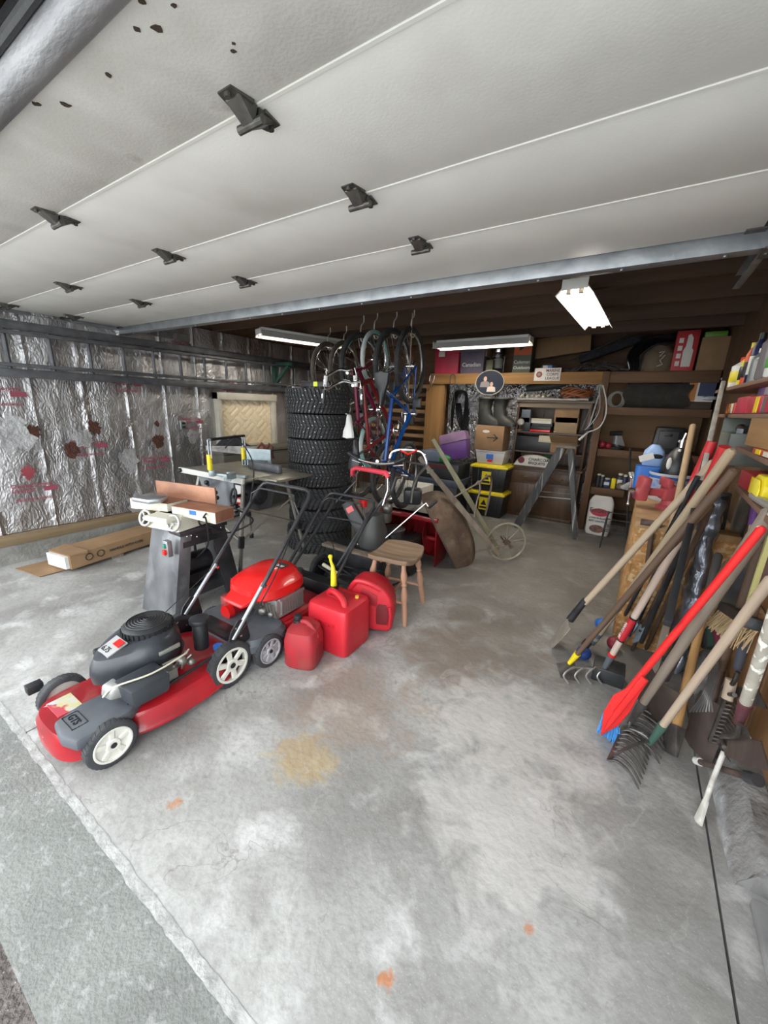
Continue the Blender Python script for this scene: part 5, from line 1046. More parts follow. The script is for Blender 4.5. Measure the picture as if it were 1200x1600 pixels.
# backpack and bag
c = P(1030, 560, y=SY+.12); x0, x1, z0, z1 = pr(1003, 540, 1056, 573, SY+.1, Z1)
t = T('duffel_bag', 'olive brown canvas bag with scribbled markings on the top shelf', 'bag', ((x0+x1)/2, SY+.2, Z1)); w = x1-x0; h = z1-z0
mb = MB(); mb.loft([sup(w*.45, .14, 0, n=30), sup(w*.5, .16, .05, n=30), sup(w*.47, .15, h*.7, n=30), sup(w*.3, .1, h, n=30)]); mb.build('body', mat('olive_canvas', (.17, .125, .08), .9, col2=(.12, .09, .06), scale=8), t, disp=.02)
mb = MB(); mb.tube(bez([(-w*.5, -.1, .02), (-w*.45, -.16, h*.7), (-w*.1, -.16, h*1.02), (w*.2, -.1, h)], 5), .01, 6); mb.build('strap', CLOTHK, t)
mb = MB(); mb.tube([(.0, -.158, h*.7), (.05, -.16, h*.75), (.01, -.16, h*.55), (.06, -.161, h*.6), (.02, -.163, h*.4), (.05, -.163, h*.25), (.0, -.162, h*.18)], .005, 5); mb.build('marking', PAPER, t)
# red and white glove carton
o, x0, x1, z0, z1 = boxy('carton', 'tall red carton with a white bottle outline on the top shelf', 'box', (1054, 516, 1090, 572), SY+.05, .16, mat('red_card', (.42, .025, .03), .55), Z1)
W_, H_ = x1-x0, z1-z0
mb = MB(world=True); mb.prism([(.42*W_, .04), (.82*W_, .04), (.84*W_, .5*H_), (.76*W_, .56*H_), (.74*W_, .8*H_), (.62*W_, .9*H_), (.5*W_, .88*H_), (.48*W_, .6*H_), (.4*W_, .5*H_)], (x0, SY+.046, z0), (1, 0, 0), (0, 0, 1), (0, .005, 0)); mb.build('white_outline', PAPER, o)
mb = MB(world=True)
for k in range(4): mb.box((x0+.03, SY+.046, z0+.05+k*.08), (x0+.07, SY+.05, z0+.1+k*.08))
mb.build('white_lines', PAPER, o)
o, x0, x1, z0, z1 = boxy('cardboard_box', 'plain brown cardboard box at the right end of the top shelf', 'box', (1093, 526, 1143, 571), SY+.08, .35, CARD, Z1)
x0b, x1b, z0b, z1b = pr(1102, 517, 1138, 527, SY+.1, z1)
MB().box((x0b, SY+.1, z1), (x1b, SY+.4, z1b)).build('green_bin', plas('lime_green_plastic', (.12, .28, .03)), label='shallow lime green plastic bin on the brown cardboard box', cat='bin', bevel=.012)

# sign and oval portrait fixed to the beam
x0, x1, z0, z1 = pr(835, 575, 876, 595, SY-.01)
t = T('league_sign', 'white metal sign reading MARINE CORPS LEAGUE fixed to the golden beam', 'sign', ((x0+x1)/2, SY-.008, z0))
w = x1-x0; h = z1-z0; MB().box((-w/2, -.003, 0), (w/2, .004, h)).build('plate', PAPER, t, bevel=.002)
for k, s in enumerate(('MARINE', 'CORPS', 'LEAGUE')): MB().text(s, (w*.2, -.005, h*(.7-.3*k)), (1, 0, 0), (0, 0, 1), h*.3, .002, True).build('lettering', REDF if False else mat('dark_sign_red', (.12, .02, .03), .5), t)
MB().cyl((-w*.31, -.004, h*.5), (-w*.31, -.007, h*.5), h*.24, n=24).build('emblem', mat('emblem_red', (.3, .03, .04), .5), t); MB().ball((-w*.31, -.007, h*.5), h*.14, 12, (1, .2, 1)).build('emblem_globe', mat('emblem_grey', (.25, .22, .2), .5), t)
c = P(765, 598, y=SY-.015); t = T('oval_portrait', 'oval dark-backed portrait of two people hung on the golden beam', 'picture', (c.x, SY-.004, c.z-.16))
MB().prism([(.2*math.cos(a), .16+.165*math.sin(a)) for a in [k*PI/20 for k in range(40)]], (0, 0, 0), (1, 0, 0), (0, 0, 1), (0, -.012, 0)).build('backing', mat('portrait_navy', (.01, .014, .03), .3), t)
mb = MB(); mb.tube([(.2*math.cos(a), -.012, .16+.165*math.sin(a)) for a in [k*PI/20 for k in range(40)]], .005, 6, closed=True); mb.build('edge', mat('pale_portrait_edge', (.5, .46, .35), .4), t)
SKIN = mat('printed_skin', (.55, .34, .25), .5); SUIT = mat('printed_suit', (.22, .2, .19), .6); BLOU = mat('printed_blouse', (.6, .5, .42), .6)
for x, z, s, m_ in ((-.065, .2, 1, SUIT), (.03, .13, .9, BLOU)):
    mb = MB(); mb.prism([(-.07*s, -.1*s), (.07*s, -.1*s), (.06*s, -.035*s), (.02*s, -.02*s), (-.02*s, -.02*s), (-.06*s, -.035*s)], (x, -.0135 - (0 if s == 1 else .001), z), (1, 0, 0), (0, 0, 1), (0, .002, 0)); mb.build('clothing', m_, t)
    mb = MB(); mb.prism([(.024*s*math.cos(a), .01+.033*s*math.sin(a)) for a in [k*PI/8 for k in range(16)]], (x, -.0145 - (0 if s == 1 else .001), z), (1, 0, 0), (0, 0, 1), (0, .002, 0)); mb.build('face', SKIN, t)
# hooks with looped cords below the beam
def cord(name, label, cat, pts, r, m, n=6, closed=False, **k):
    mb = MB(); mb.tube(bez(pts, 5), r, n, closed=closed); return mb.build(name, m, label=label, cat=cat, **k)
q = lambda x, y, Y=SY-.03: P(x, y, y=Y)
cord('chrome_hook', 'chrome bicycle hook screwed into the beam above the wide post', 'hook', [q(668, 612), q(675, 600), q(679, 588), q(673, 586), q(671, 596)], .006, CHROME)
cord('wire_hanger', 'long looped wire hanging from the beam left of the portrait', 'wire', [q(706, 628), q(703, 605), q(704, 588), q(708, 585), q(711, 590), q(710, 610), q(710, 630), q(706, 632)], .005, DKMET)
mb = MB(); YY = 6.24; R_ = lambda x, y: P(x, y, y=YY)
for k in range(4): mb.tube(bez([R_(706, 672), R_(706+k, 640), R_(711+k*1.5, 614+k), R_(722, 611+k), R_(730-k, 618), R_(731-k*2, 650), R_(728-k*2, 675-4*k), R_(716+k*2, 660-3*k), R_(713+k*2, 630)], 5), .011, 6)
mb.build('power_cord_coil', BLACK, label='coiled black extension cord hung against the shiny foil', cat='cord')

# ============================================================ CABINET WITH HUTCH
CX0, CX1, CY = -1.47, -.53, 5.72
t = T('hutch_cabinet', 'dark wooden hutch cabinet with open shelves under the top shelf', 'cabinet', (-1.0, 6.0, 0))
mb = MB(world=True); mb.box((CX0, CY, .05), (CX1, 6.22, .72)); mb.box((CX0+.03, CY+.02, 0), (CX1-.03, 6.2, .05)); mb.build('base', WCAB, t, bevel=.004)
for k in range(2):
    x0 = CX0+.03+k*.45; d = MB(world=True).box((x0, CY-.018, .1), (x0+.43, CY, .5)).build('door', WCAB, t, bevel=.004); MB(world=True).ball((x0+(.39 if k == 0 else .04), CY-.03, .32), .016, 10).build('knob', DKMET, d)
    d = MB(world=True).box((x0, CY-.018, .53), (x0+.43, CY, .68)).build('drawer', WCAB, t, bevel=.004); MB(world=True).tube(bez([(x0+.17, CY-.02, .61), (x0+.19, CY-.04, .6), (x0+.24, CY-.04, .6), (x0+.26, CY-.02, .61)], 4), .006, 6).build('pull', mat('old_brass', (.3, .2, .08), .4, .8), d)
MB(world=True).box((CX0-.02, CY-.03, .72), (CX1+.02, 6.22, .75)).build('counter', WCAB, t, bevel=.004)
for x in (CX0, CX1-.03): MB(world=True).box((x, CY+.06, .75), (x+.03, 6.22, 1.62)).build('side', WCAB, t, bevel=.003)
for z in (.93, 1.2): MB(world=True).box((CX0+.03, CY+.07, z), (CX1-.03, 6.2, z+.02)).build('shelf', WCAB, t)
MB(world=True).box((CX0-.02, CY+.03, 1.62), (CX1+.02, 6.22, 1.645)).build('top', wood('greyish_top', (.22, .17, .12), (.14, .11, .08), 0), t, bevel=.003); MB(world=True).box((CX0+.03, CY+.06, 1.55), (CX1-.03, CY+.08, 1.62)).build('top_rail', MATS['greyish_top'], t)
MB(world=True).box((CX0, 6.2, .75), (CX1, 6.22, 1.62)).build('back', WCAB, t)
# things in the hutch
HYF = CY+.09
def hbox(name, label, cat, r, m, z0=None, D=.25, Y=HYF, bev=.004, group=None):
    x0, x1, zb, zt = pr(*r, Y, z0); return MB().box((x0, Y, zb), (x1, Y+D, zt)).build(name, m, label=label, cat=cat, bevel=bev, group=group), x0, x1, zb, zt
hbox('cardboard_box', 'brown carton at the right of the upper hutch shelf, top one', 'box', (867, 638, 905, 652), CARD, 1.36)
hbox('cardboard_box', 'tan carton at the right of the upper hutch shelf, bottom one', 'box', (867, 652, 903, 668), mat('tan_card', (.3, .22, .13), .8), 1.222)
o = T('open_carton', 'open cardboard carton lying on its side on the middle hutch shelf', 'box', (P(886, 680, y=HYF).x, HYF+.1, 1.222)); x0, x1, zb, zt = pr(863, 672, 905, 688, HYF, .95)
MB(world=True).box((x0, HYF-.02, .952), (x1, HYF+.2, 1.12)).build('carton', CARD, o, bevel=.003); mb = MB(world=True); mb.hull8([(x0, HYF-.03, 1.1), (x1, HYF-.03, 1.1), (x1, HYF-.02, 1.1), (x0, HYF-.02, 1.1)], [(x0-.02, HYF-.12, 1.19), (x1, HYF-.12, 1.19), (x1, HYF-.11, 1.195), (x0-.02, HYF-.11, 1.195)]); mb.build('flap', CARD, o); o.location = (o.location.x, o.location.y, .952); XF[o.name] = Matrix.Translation(o.location)
for ch in o.children: ch.location.z += 1.222-.952
random.seed(11)
x0, x1, _, _ = pr(830, 645, 862, 668, HYF); zz = 1.222
for k, (h, m_, lb) in enumerate(((.03, REDB, 'red and white book lying lowest in the hutch pile'), (.045, BLACK, 'thick black album lying in the hutch pile, above the red book'), (.04, mat('charcoal_binder', (.04, .04, .05), .6), 'charcoal binder in the middle of the hutch pile'), (.035, PAPER, 'white paper pad near the top of the hutch pile'), (.03, mat('cream_paper', (.55, .5, .38), .8), 'cream booklet on top of the hutch pile'))):
    dx = random.uniform(-.02, .02); MB().box((x0+dx, HYF, zz), (x1+dx, HYF+.2, zz+h)).build('book', m_, label=lb, cat='book', bevel=.003, group='books piled in the hutch'); zz += h
hbox('camera_case', 'small grey-blue case on the left of the upper hutch shelf', 'case', (815, 640, 829, 652), mat('slate_case', (.12, .14, .17), .5), 1.34, .1); hbox('dark_case', 'black case under the grey-blue case in the hutch', 'case', (811, 652, 829, 668), BLACK, 1.222, .18)
t = T('white_globe_lamp', 'small white globe lamp at the left inside the hutch', 'lamp', (P(813, 660, y=HYF-.02).x, HYF+.0, 1.222)); MB().ball((0, 0, .12), .05, 16).build('globe', PAPER, t); MB().lathe([(.04, 0), (.035, .02), (.012, .03), (.012, .08)], n=16).build('stand', BRNW, t)
hbox('tool_case', 'long black plastic case on the lower hutch shelf', 'case', (806, 682, 868, 697), BLACK, .952, .3, bev=.01); hbox('booklet', 'cream booklet lying on the long black case', 'book', (842, 681, 866, 686), MATS['cream_paper'], 1.085, .2, Y=HYF-.02)
hbox('notepad', 'white notepad lying on the middle shelf of the hutch', 'notepad', (832, 674, 856, 677), PAPER, 1.115, .2) if False else None
# white sack on the counter
x0, x1, z0, z1 = pr(804, 705, 862, 724, CY-.02, .75); t = T('ice_melt_sack', 'white printed sack lying flat on the cabinet counter', 'sack', ((x0+x1)/2, CY+.12, .75)); w = x1-x0
mb = MB(); mb.grid(lambda i, j: (w*(i-.5), .3*(j-.5), .004+.15*(math.sin(i*PI)**.35)*(math.sin(j*PI)**.5)), 26, 16, (0, 0, -.002)); mb.build('sack', PAPER, t)
mb = MB(); mb.cyl((-w*.3, -.145, .075), (-w*.3, -.151, .075), .045, n=20); mb.build('dark_badge', mat('maroon_print', (.15, .02, .03), .6), t); mb = MB(); mb.text('CHARCOAL', (-w*.1, -.152, .08), (1, 0, 0), (0, 0, 1), .055, .003); mb.text('BRIQUETS', (-w*.1, -.152, .03), (1, 0, 0), (0, 0, 1), .05, .003); mb.build('lettering', INK, t)
hbox('green_bag', 'crumpled green bag behind the white sack on the counter', 'bag', (850, 703, 866, 712), mat('bottle_green_cloth', (.02, .08, .035), .8), .85, .2, Y=HYF+.05, bev=.02)
# things on top of the hutch
x0, x1, z0, z1 = pr(808, 617, 920, 627, CY, 1.645); mb = MB(); mb.grid(lambda i, j: (x0+(x1-x0)*i, CY+.01+.42*j, 1.648+.02+.05*math.sin(i*PI*1.6)**2*math.sin(j*PI)+.012*noise.noise(V((i*6, j*5, 1)))), 30, 14, (0, 0, -.02)); mb.build('white_sheet', mat('dusty_white_sheet', (.36, .34, .34), .8), label='dusty white sheet spread on top of the hutch', cat='cloth')
mb = MB(); a = P(822, 607, y=CY+.08); b = P(885, 600, y=CY+.12); mb.tube([a, a.lerp(b, .3), a.lerp(b, .7), b], [.04, .055, .05, .03], 12); mb.build('rolled_tarp', mat('dark_grey_tarp', (.03, .032, .03), .6), label='dark rolled tarp lying along the top of the hutch', cat='tarp')
mb = MB(); random.seed(3); c = P(902, 606, y=CY+.1)
for k in range(9):
    rr = .12+.015*(k % 4); mb.tube([(c.x+rr*1.2*math.cos(a), c.y+rr*.7*math.sin(a), 1.70+.012*k+.02*math.sin(3*a+k)) for a in [i*PI/10 for i in range(20)]], .009, 6, closed=True)
mb.build('power_cord_coil', mat('orange_brown_cord', (.3, .09, .03), .6), label='coiled orange-brown extension cord on top of the hutch', cat='cord')
mb = MB(); c = P(815, 612, y=CY+.05)
for k in range(12): mb.ball((c.x+.035*k-.02*(k % 2), c.y+.04*(k % 3), 1.69+.018*(k % 3)), .02, 8)
mb.build('net_floats', MATS['cream_paper'], label='string of pale net floats on the left of the hutch top', cat='floats', kind='stuff')

# ============================================================ BINS, BOOTS, TOOL CHESTS
def ybin(label, z0, h, yw):
    t = T('storage_bin', label, 'bin', (-1.66, 5.6, z0)); mb = MB(); mb.taper((0, 0, 0), .44, .42, .5, .46, h-.05)
    for x in (-.15, 0, .15): mb.box((x-.012, -.235, .05), (x+.012, -.225, h-.06))
    mb.build('tub', BLACK, t, bevel=.008); mb = MB(); mb.box((-.265, -.25, h-.05), (.265, .25, h-.015)); mb.box((-.23, -.215, h-.015), (.23, .215, h)); mb.build('lid', YEL, t, bevel=.006)
    MB().box((-.09, -.238, .1), (.04, -.226, .28)).build('label_sticker', YEL, t); mb = MB(); mb.box((-.08, -.241, .12), (.03, -.237, .15)); mb.prism([(-.07, .17), (.02, .17), (-.02, .25)], (0, -.241, 0), (1, 0, 0), (0, 0, 1), (0, .003, 0)); mb.build('label_print', BLACK, t)
ybin('black storage bin with yellow lid standing on the floor beside the cabinet', 0, .37, 1); ybin('black storage bin with yellow lid stacked on the other one', .372, .38, 1)
t = T('clear_bin', 'translucent plastic bin with a blue and red label on the yellow-lidded bins', 'bin', (-1.68, 5.58, .755))
mb = MB(); mb.taper((0, 0, 0), .36, .3, .42, .34, .17); mb.build('tub', mat('milky_plastic', (.5, .5, .52), .4), t, bevel=.01); MB().box((-.215, -.175, .17), (.215, .175, .185)).build('lid', MATS['milky_plastic'], t, bevel=.004); MB().box((-.05, -.172, .07), (.05, -.165, .14)).build('blue_label', BLUE, t); MB().box((-.03, -.17, .03), (.04, -.163, .065)).build('red_label', REDB, t)
t = T('cardboard_box', 'cardboard box with a drawn black arrow stacked on the translucent bin', 'box', (-1.72, 5.58, .944)); MB().box((-.2, -.16, 0), (.2, .16, .34)).build('carton', CARD, t, bevel=.005)
mb = MB(); mb.box((-.03, -.1625, .17), (.12, -.1605, .185)); mb.prism([(.07, .125), (.13, .178), (.07, .23), (.06, .22), (.105, .178), (.06, .135)], (0, -.1625, 0), (1, 0, 0), (0, 0, 1), (0, .002, 0)); mb.build('arrow', INK, t); MB().prism([(-.05+.05*math.cos(a), .26+.02*math.sin(a)) for a in [k*PI/8 for k in range(16)]], (0, -.162, 0), (1, 0, 0), (0, 0, 1), (0, .002, 0)).build('hand_hole', PAPER, t)
# boots on the carton
BOOT = mat('olive_rubber_boot', (.04, .042, .035), .5, col2=(.025, .026, .022), scale=6)
for x, rz, lb in ((-1.83, .3, 'olive rubber boot on the arrow box, left one of the pair'), (-1.62, .05, 'olive rubber boot on the arrow box, right one of the pair')):
    t = T('rubber_boot', lb, 'boot', (x, 5.56, 1.287), rz=rz-.4, group='rubber boots on the arrow box')
    t.scale = (1.22, 1.3, 1.15)
    mb = MB(); mb.loft([[(cx+a_*math.cos(q), b_*math.sin(q), z) for q in [k*PI/10 for k in range(20)]] for cx, a_, b_, z in ((.05, .15, .055, .0), (.05, .155, .06, .03), (.03, .13, .055, .07), (-.02, .085, .055, .12), (-.03, .075, .06, .2), (-.02, .085, .075, .32), (-.01, .1, .085, .3), (-.0, .115, .09, .33), (.01, .12, .1, .31))], cap=False); mb.build('shaft', BOOT, t); mb = MB(); mb.loft([[(.05+.158*math.cos(q), .062*math.sin(q), z) for q in [k*PI/10 for k in range(20)]] for z in (0, .02)]); mb.build('sole', BLACK, t)
mb = MB(); c = P(800, 656, y=5.45); mb.grid(lambda i, j: (c.x-.08+.16*i, 5.45+.03*noise.noise(V((i*3, j*3, 0))), c.z-.12+.24*j), 8, 8, (0, .01, 0)); mb.build('plastic_bag', mat('pale_plastic_bag', (.5, .5, .47), .4), label='pale plastic bag hanging between the boots and the hutch', cat='bag') if False else mb.bm.free()
# tool chests and tote left of the bins
TB = plas('slate_blue_plastic', (.08, .1, .14))
t = T('tool_chest', 'wide dark tool chest with slate blue base behind the wheelbarrow', 'tool chest', (-2.35, 5.25, 0))
MB(world=True).box((-2.72, 5.05, .0), (-1.98, 5.5, .42)).build('lower_body', BLACK, t, bevel=.01); MB(world=True).box((-2.74, 5.02, .42), (-1.96, 5.52, .52)).build('tray', TB, t, bevel=.01); MB(world=True).box((-2.7, 5.04, .52), (-1.98, 5.5, .74)).build('upper_body', mat('dark_chest', (.025, .027, .032), .4), t, bevel=.012)
MB(world=True).box((-2.45, 5.02, .58), (-2.36, 5.05, .64)).build('latch', WHITE, t, bevel=.004); MB(world=True).box((-2.62, 5.03, .68), (-2.05, 5.06, .72)).build('dark_red_stripe', mat('dark_red_stripe', (.12, .01, .015), .5), t)
MB().box((-2.6, 5.1, .745), (-2.3, 5.42, .9)).build('blue_bin', plas('dusty_blue_plastic', (.16, .2, .28)), label='dusty blue open bin on the dark tool chest', cat='bin', bevel=.012)
t = T('storage_tote', 'purple tote with pinkish lid tilted on the dark tool chest', 'tote', F=Matrix.Translation((-2.1, 5.3, .8)) @ Matrix.Rotation(-.28, 4, 'Y') @ Matrix.Rotation(.2, 4, 'Z'))
mb = MB(); mb.taper((0, 0, 0), .3, .26, .38, .34, .24); mb.build('tub', PURPLE, t, bevel=.01); mb = MB(); mb.hull8([(-.2, -.18, .24), (.2, -.18, .24), (.2, .18, .24), (-.2, .18, .24)], [(-.18, -.16, .37), (.18, -.16, .37), (.18, .16, .37), (-.18, .16, .37)]); mb.build('lid', plas('dusty_mauve_plastic', (.28, .17, .3)), t, bevel=.015)
c = P(695, 708, y=5.35); MB().lathe([(.09, 0), (.09, .02), (.06, .04), (.05, .14), (.02, .28), (.015, .3)], c=(c.x, c.y, .76), n=20).build('orange_cone', plas('orange_plastic', (.75, .2, .03)), label='small orange cone beside the purple tote', cat='cone')
mb = MB(); mb.ball((-2.24, 5.14, .8), .08, 14, (1.2, .8, .75)); mb.build('green_bag', plas('bright_green_plastic', (.05, .3, .06)), label='bright green plastic bag at the foot of the purple tote', cat='bag', disp=.02)
# left-back clutter seen between the bicycles
t = T('lumber_rack', 'rack of stored brown boards behind the hanging bicycles', 'lumber', (-3.3, 5.9, .7))
for k in range(9):
    z = .75+.13*k; MB(world=True).box((-4.2, 5.75+.03*(k % 3), z), (-2.85, 6.05, z+.06)).build('board', (GOLDW, BRNW, CARD)[k % 3], t, bevel=.004)
for x in (-4.25, -2.84): MB(world=True).box((x, 5.7, 0), (x+.05, 5.78, 1.95)).build('upright', BRNWZ, t)
t = T('white_drawer_unit', 'white slatted plastic unit on the floor behind the hanging bicycles', 'drawer unit', (-2.5, 4.55, 0))
MB(world=True).box((-2.75, 4.4, 0), (-2.2, 4.75, .5)).build('body', WHITE, t, bevel=.01)
for k in range(4): MB(world=True).box((-2.72, 4.385, .05+k*.11), (-2.23, 4.4, .13+k*.11)).build('drawer', CREAM, t, bevel=.006)
MB(world=True).cyl((-2.66, 4.38, .42), (-2.66, 4.37, .42), .05, n=24).build('round_dial', CREAM, t)
mb = MB(); mb.lathe([(.12, 0), (.15, .02), (.16, .3), (.15, .31)], c=(-2.3, 4.1, 0), n=24); mb.build('bucket', plas('grey_bucket', (.2, .2, .2)), label='grey bucket on the floor in front of the white slatted unit', cat='bucket')
mb = MB(); mb.lathe([(.04, 0), (.045, .02), (.045, .17), (.015, .22), (.015, .25)], c=(-2.55, 4.2, 0.0), n=16); mb.build('blue_bottle', plas('pale_blue_bottle', (.25, .5, .7)), label='pale blue bottle standing low behind the red foam handle bar', cat='bottle')

# ============================================================ WHEELBARROW
n_ = V((.54, -.84, 0)); u_ = V((.84, .54, 0)); W0 = V((-.93, 3.85, .2))
def wp(px, py, d=0): return PN(px, py, W0+n_*d, n_)
t = T('wheelbarrow', 'rusty steel wheelbarrow with wooden handles tipped up on its spoked wheel', 'wheelbarrow', (W0.x, W0.y, 0))
AX = n_
mb = MB(world=True); mb.tube(arc(W0, .195, 0, 2*PI, 36, u_, (0, 0, 1))[:-1], .012, 8, closed=True); wh = mb.build('wheel', mat('greenish_pale_iron', (.33, .33, .25), .6, .4, col2=(.22, .21, .16), scale=12), t)
for k in range(9):
    a = 2*PI*k/9+.2; MB(world=True).tube([W0, W0+(u_*math.cos(a)+V((0, 0, 1))*math.sin(a))*.19], .005, 6).build('spoke', MATS['greenish_pale_iron'], wh)
MB(world=True).tube([W0-AX*.16, W0+AX*.16], .016).build('axle', RUST, wh); MB(world=True).tube([W0-AX*.04, W0+AX*.04], .032, 14).build('hub', RUST, wh)
for d, pa, pb, m_ in ((-.22, (775, 852), (676, 686), wood('greenish_handle', (.3, .29, .19), (.2, .19, .12), 2)), (.2, (776, 862), (640, 690), WGREY)):
    A = wp(*pa, d*.55); B = wp(*pb, d)
    if d > 0: B = wp(655, 715, d)
    F = frame(A, B, n_); L_ = (B-A).length; MB(F=F, world=True).hull8([(-.02, -.022, -.05), (.02, -.022, -.05), (.02, .022, -.05), (-.02, .022, -.05)], [(-.028, -.022, L_*.55), (.028, -.022, L_*.55), (.028, .022, L_*.55), (-.028, .022, L_*.55)]).hull8([(-.028, -.022, L_*.55), (.028, -.022, L_*.55), (.028, .022, L_*.55), (-.028, .022, L_*.55)], [(-.018, -.016, L_), (.018, -.016, L_), (.018, .016, L_), (-.018, .016, L_)]).build('handle', m_, t, bevel=.004)
ca = wp(690, 762); cb = wp(744, 874); axv = (ca-cb).normalized(); cm = ca.lerp(cb, .5); LL = (ca-cb).length/2
side_ = axv.cross(n_).normalized()
if side_.dot(u_) > 0: side_ = -side_
TRAY = mat('rusty_tray', (.17, .115, .08), .7, .35, col2=(.1, .07, .05), scale=7, bump=.3, col3=(.24, .18, .13), s3=9, lo3=.5, hi3=.75)
def tray(i, j):
    a = i*PI; b = (j-.5)*2           # a along the length, b across
    L1 = LL*1.0*math.cos(a); prof = max(0, math.sin(a))**.55; dep = .25*prof*(1-abs(b)**3.5)
    return cm + axv*L1*(1-.06*b*b) + n_*b*.3*max(.12, prof)**.6 + side_*(.055-dep) + u_*.0
# the bowl's closed underside faces the handles, its rim faces away
def tray2(i, j):
    a = i*PI; b = (j-.5)*2; pr_ = max(0, math.sin(a))**.5
    return cm + axv*LL*math.cos(a) + n_*b*.3*max(.1, pr_)**.7 + side_*(.22-.3*pr_*(1-abs(b)**3))
mb = MB(world=True); mb.grid(tray2, 28, 18, side_*.006); mb.build('tray', TRAY, t)
mb = MB(world=True); rim = [cm+axv*LL*math.cos(a)+n_*math.copysign(1, math.sin(a) if a < PI else -1)*.3*max(.1, abs(math.sin(a))**.5)**.7+side_*.22 for a in [k*2*PI/40 for k in range(40)]]; mb.tube(rim, .008, 6, closed=True); mb.build('rim', RUST, t)
for d in (-.2, .2):
    mb = MB(world=True); mb.tube(bez([wp(710, 777, d), wp(733, 763, d), wp(743, 757, d), wp(748, 752, d), wp(750, 765, d), wp(745, 785, d), wp(741, 808, d)], 5), .009, 8); mb.build('leg_loop', mat('bare_brown_iron', (.22, .18, .14), .55, .5), t)
mb = MB(world=True); mb.tube(bez([wp(745, 757, .2), wp(762, 744, 0), wp(768, 750, -.2), wp(765, 775, -.2), wp(758, 805, -.2)], 5), .01, 8); mb.build('leg_brace', MATS['bare_brown_iron'], t)
mb = MB(world=True); mb.tube([wp(740, 862, .1), W0+AX*.1], .006, 6); mb.build('strut', MATS['bare_brown_iron'], t)

# ============================================================ STEPLADDER
PAINTY = wood('paint_splashed_rail', (.04, .04, .042), (.09, .09, .09), 2, rough=.6, scale=10, col3=(.42, .42, .41), s3=20, lo3=.52, hi3=.62)
t = T('stepladder', 'wooden stepladder splashed with dark and white paint, open in front of the cabinet', 'stepladder', (-.8, 5.1, 0))
f1 = P(806, 824, z=0); r1 = P(899, 843, z=0); f2 = f1+V((-.04, .42, 0)); r2 = r1+V((-.04, .36, 0)); tp = P(882, 700, y=5.05); ht = tp.z
t1 = V((tp.x-.03, 5.06, ht)); t2 = V((tp.x-.05, 5.34, ht)); s1 = V((tp.x+.06, 5.06, ht)); s2 = V((tp.x+.04, 5.34, ht))
for a, b in ((f1, t1), (f2, t2)): MB(world=True).bar(a, b, .1, .03, up=(0, 1, 0)).build('front_rail', PAINTY, t, bevel=.003)
for a, b in ((r1, s1), (r2, s2)): MB(world=True).bar(a, b, .055, .025, up=(0, 1, 0)).build('rear_leg', PAINTY, t, bevel=.002)
for k in (.2, .4, .6, .8):
    a = f1.lerp(t1, k); b = f2.lerp(t2, k); mb = MB(world=True); mb.hull8([a+V((-.05, 0, 0)), a+V((.05, 0, 0)), b+V((.05, 0, 0)), b+V((-.05, 0, 0))], [p+V((0, 0, .02)) for p in (a+V((-.05, 0, 0)), a+V((.05, 0, 0)), b+V((.05, 0, 0)), b+V((-.05, 0, 0)))]); mb.build('step', PAINTY, t)
mb = MB(world=True); mb.box((tp.x-.11, 5.0, ht), (tp.x+.13, 5.4, ht+.025)); mb.build('top_plate', WGREY, t, bevel=.004)
for a, b in ((f1.lerp(t1, .42), r1.lerp(s1, .45)), (f2.lerp(t2, .42), r2.lerp(s2, .45)), (r1.lerp(s1, .45), r2.lerp(s2, .45))): MB(world=True).tube([a, b], .006, 6).build('spreader_bar', STEEL, t)
MB(world=True).bar(r1.lerp(s1, .15), r2.lerp(s2, .4), .015, .006).build('cross_brace', STEEL, t)
# bow saws hung on the post
for k, (dx, lb) in enumerate(((0, 'white-framed bow saw hanging on the pine post, front one'), (-4, 'dark-framed bow saw hanging on the pine post behind the white one'))):
    Y_ = SY-.05-.0*k; t = T('bow_saw', lb, 'saw', P(925, 640, y=SY-.02), group='bow saws on the post'); mm_ = (WHITE, STEEL)[k]
    g = lambda x, y: P(x+dx, y, y=SY-.03-.03*k)
    MB(world=True).tube(bez([g(942, 602), g(947, 625), g(946, 650), g(936, 668), g(918, 676), g(904, 687)] if k == 0 else [g(941, 603), g(941, 640), g(930, 660), g(918, 672)], 5), .008, 8).build('bow', mm_, t)
    MB(world=True).bar(g(941, 601), g(917, 676) if k == 0 else g(912, 672), .018, .003).build('blade', TINE, t); MB(world=True).tube([g(918, 676), g(905, 688)] if k == 0 else [g(930, 668), g(912, 676)], .011).build('grip', (WHITE, BLACK)[k], t)
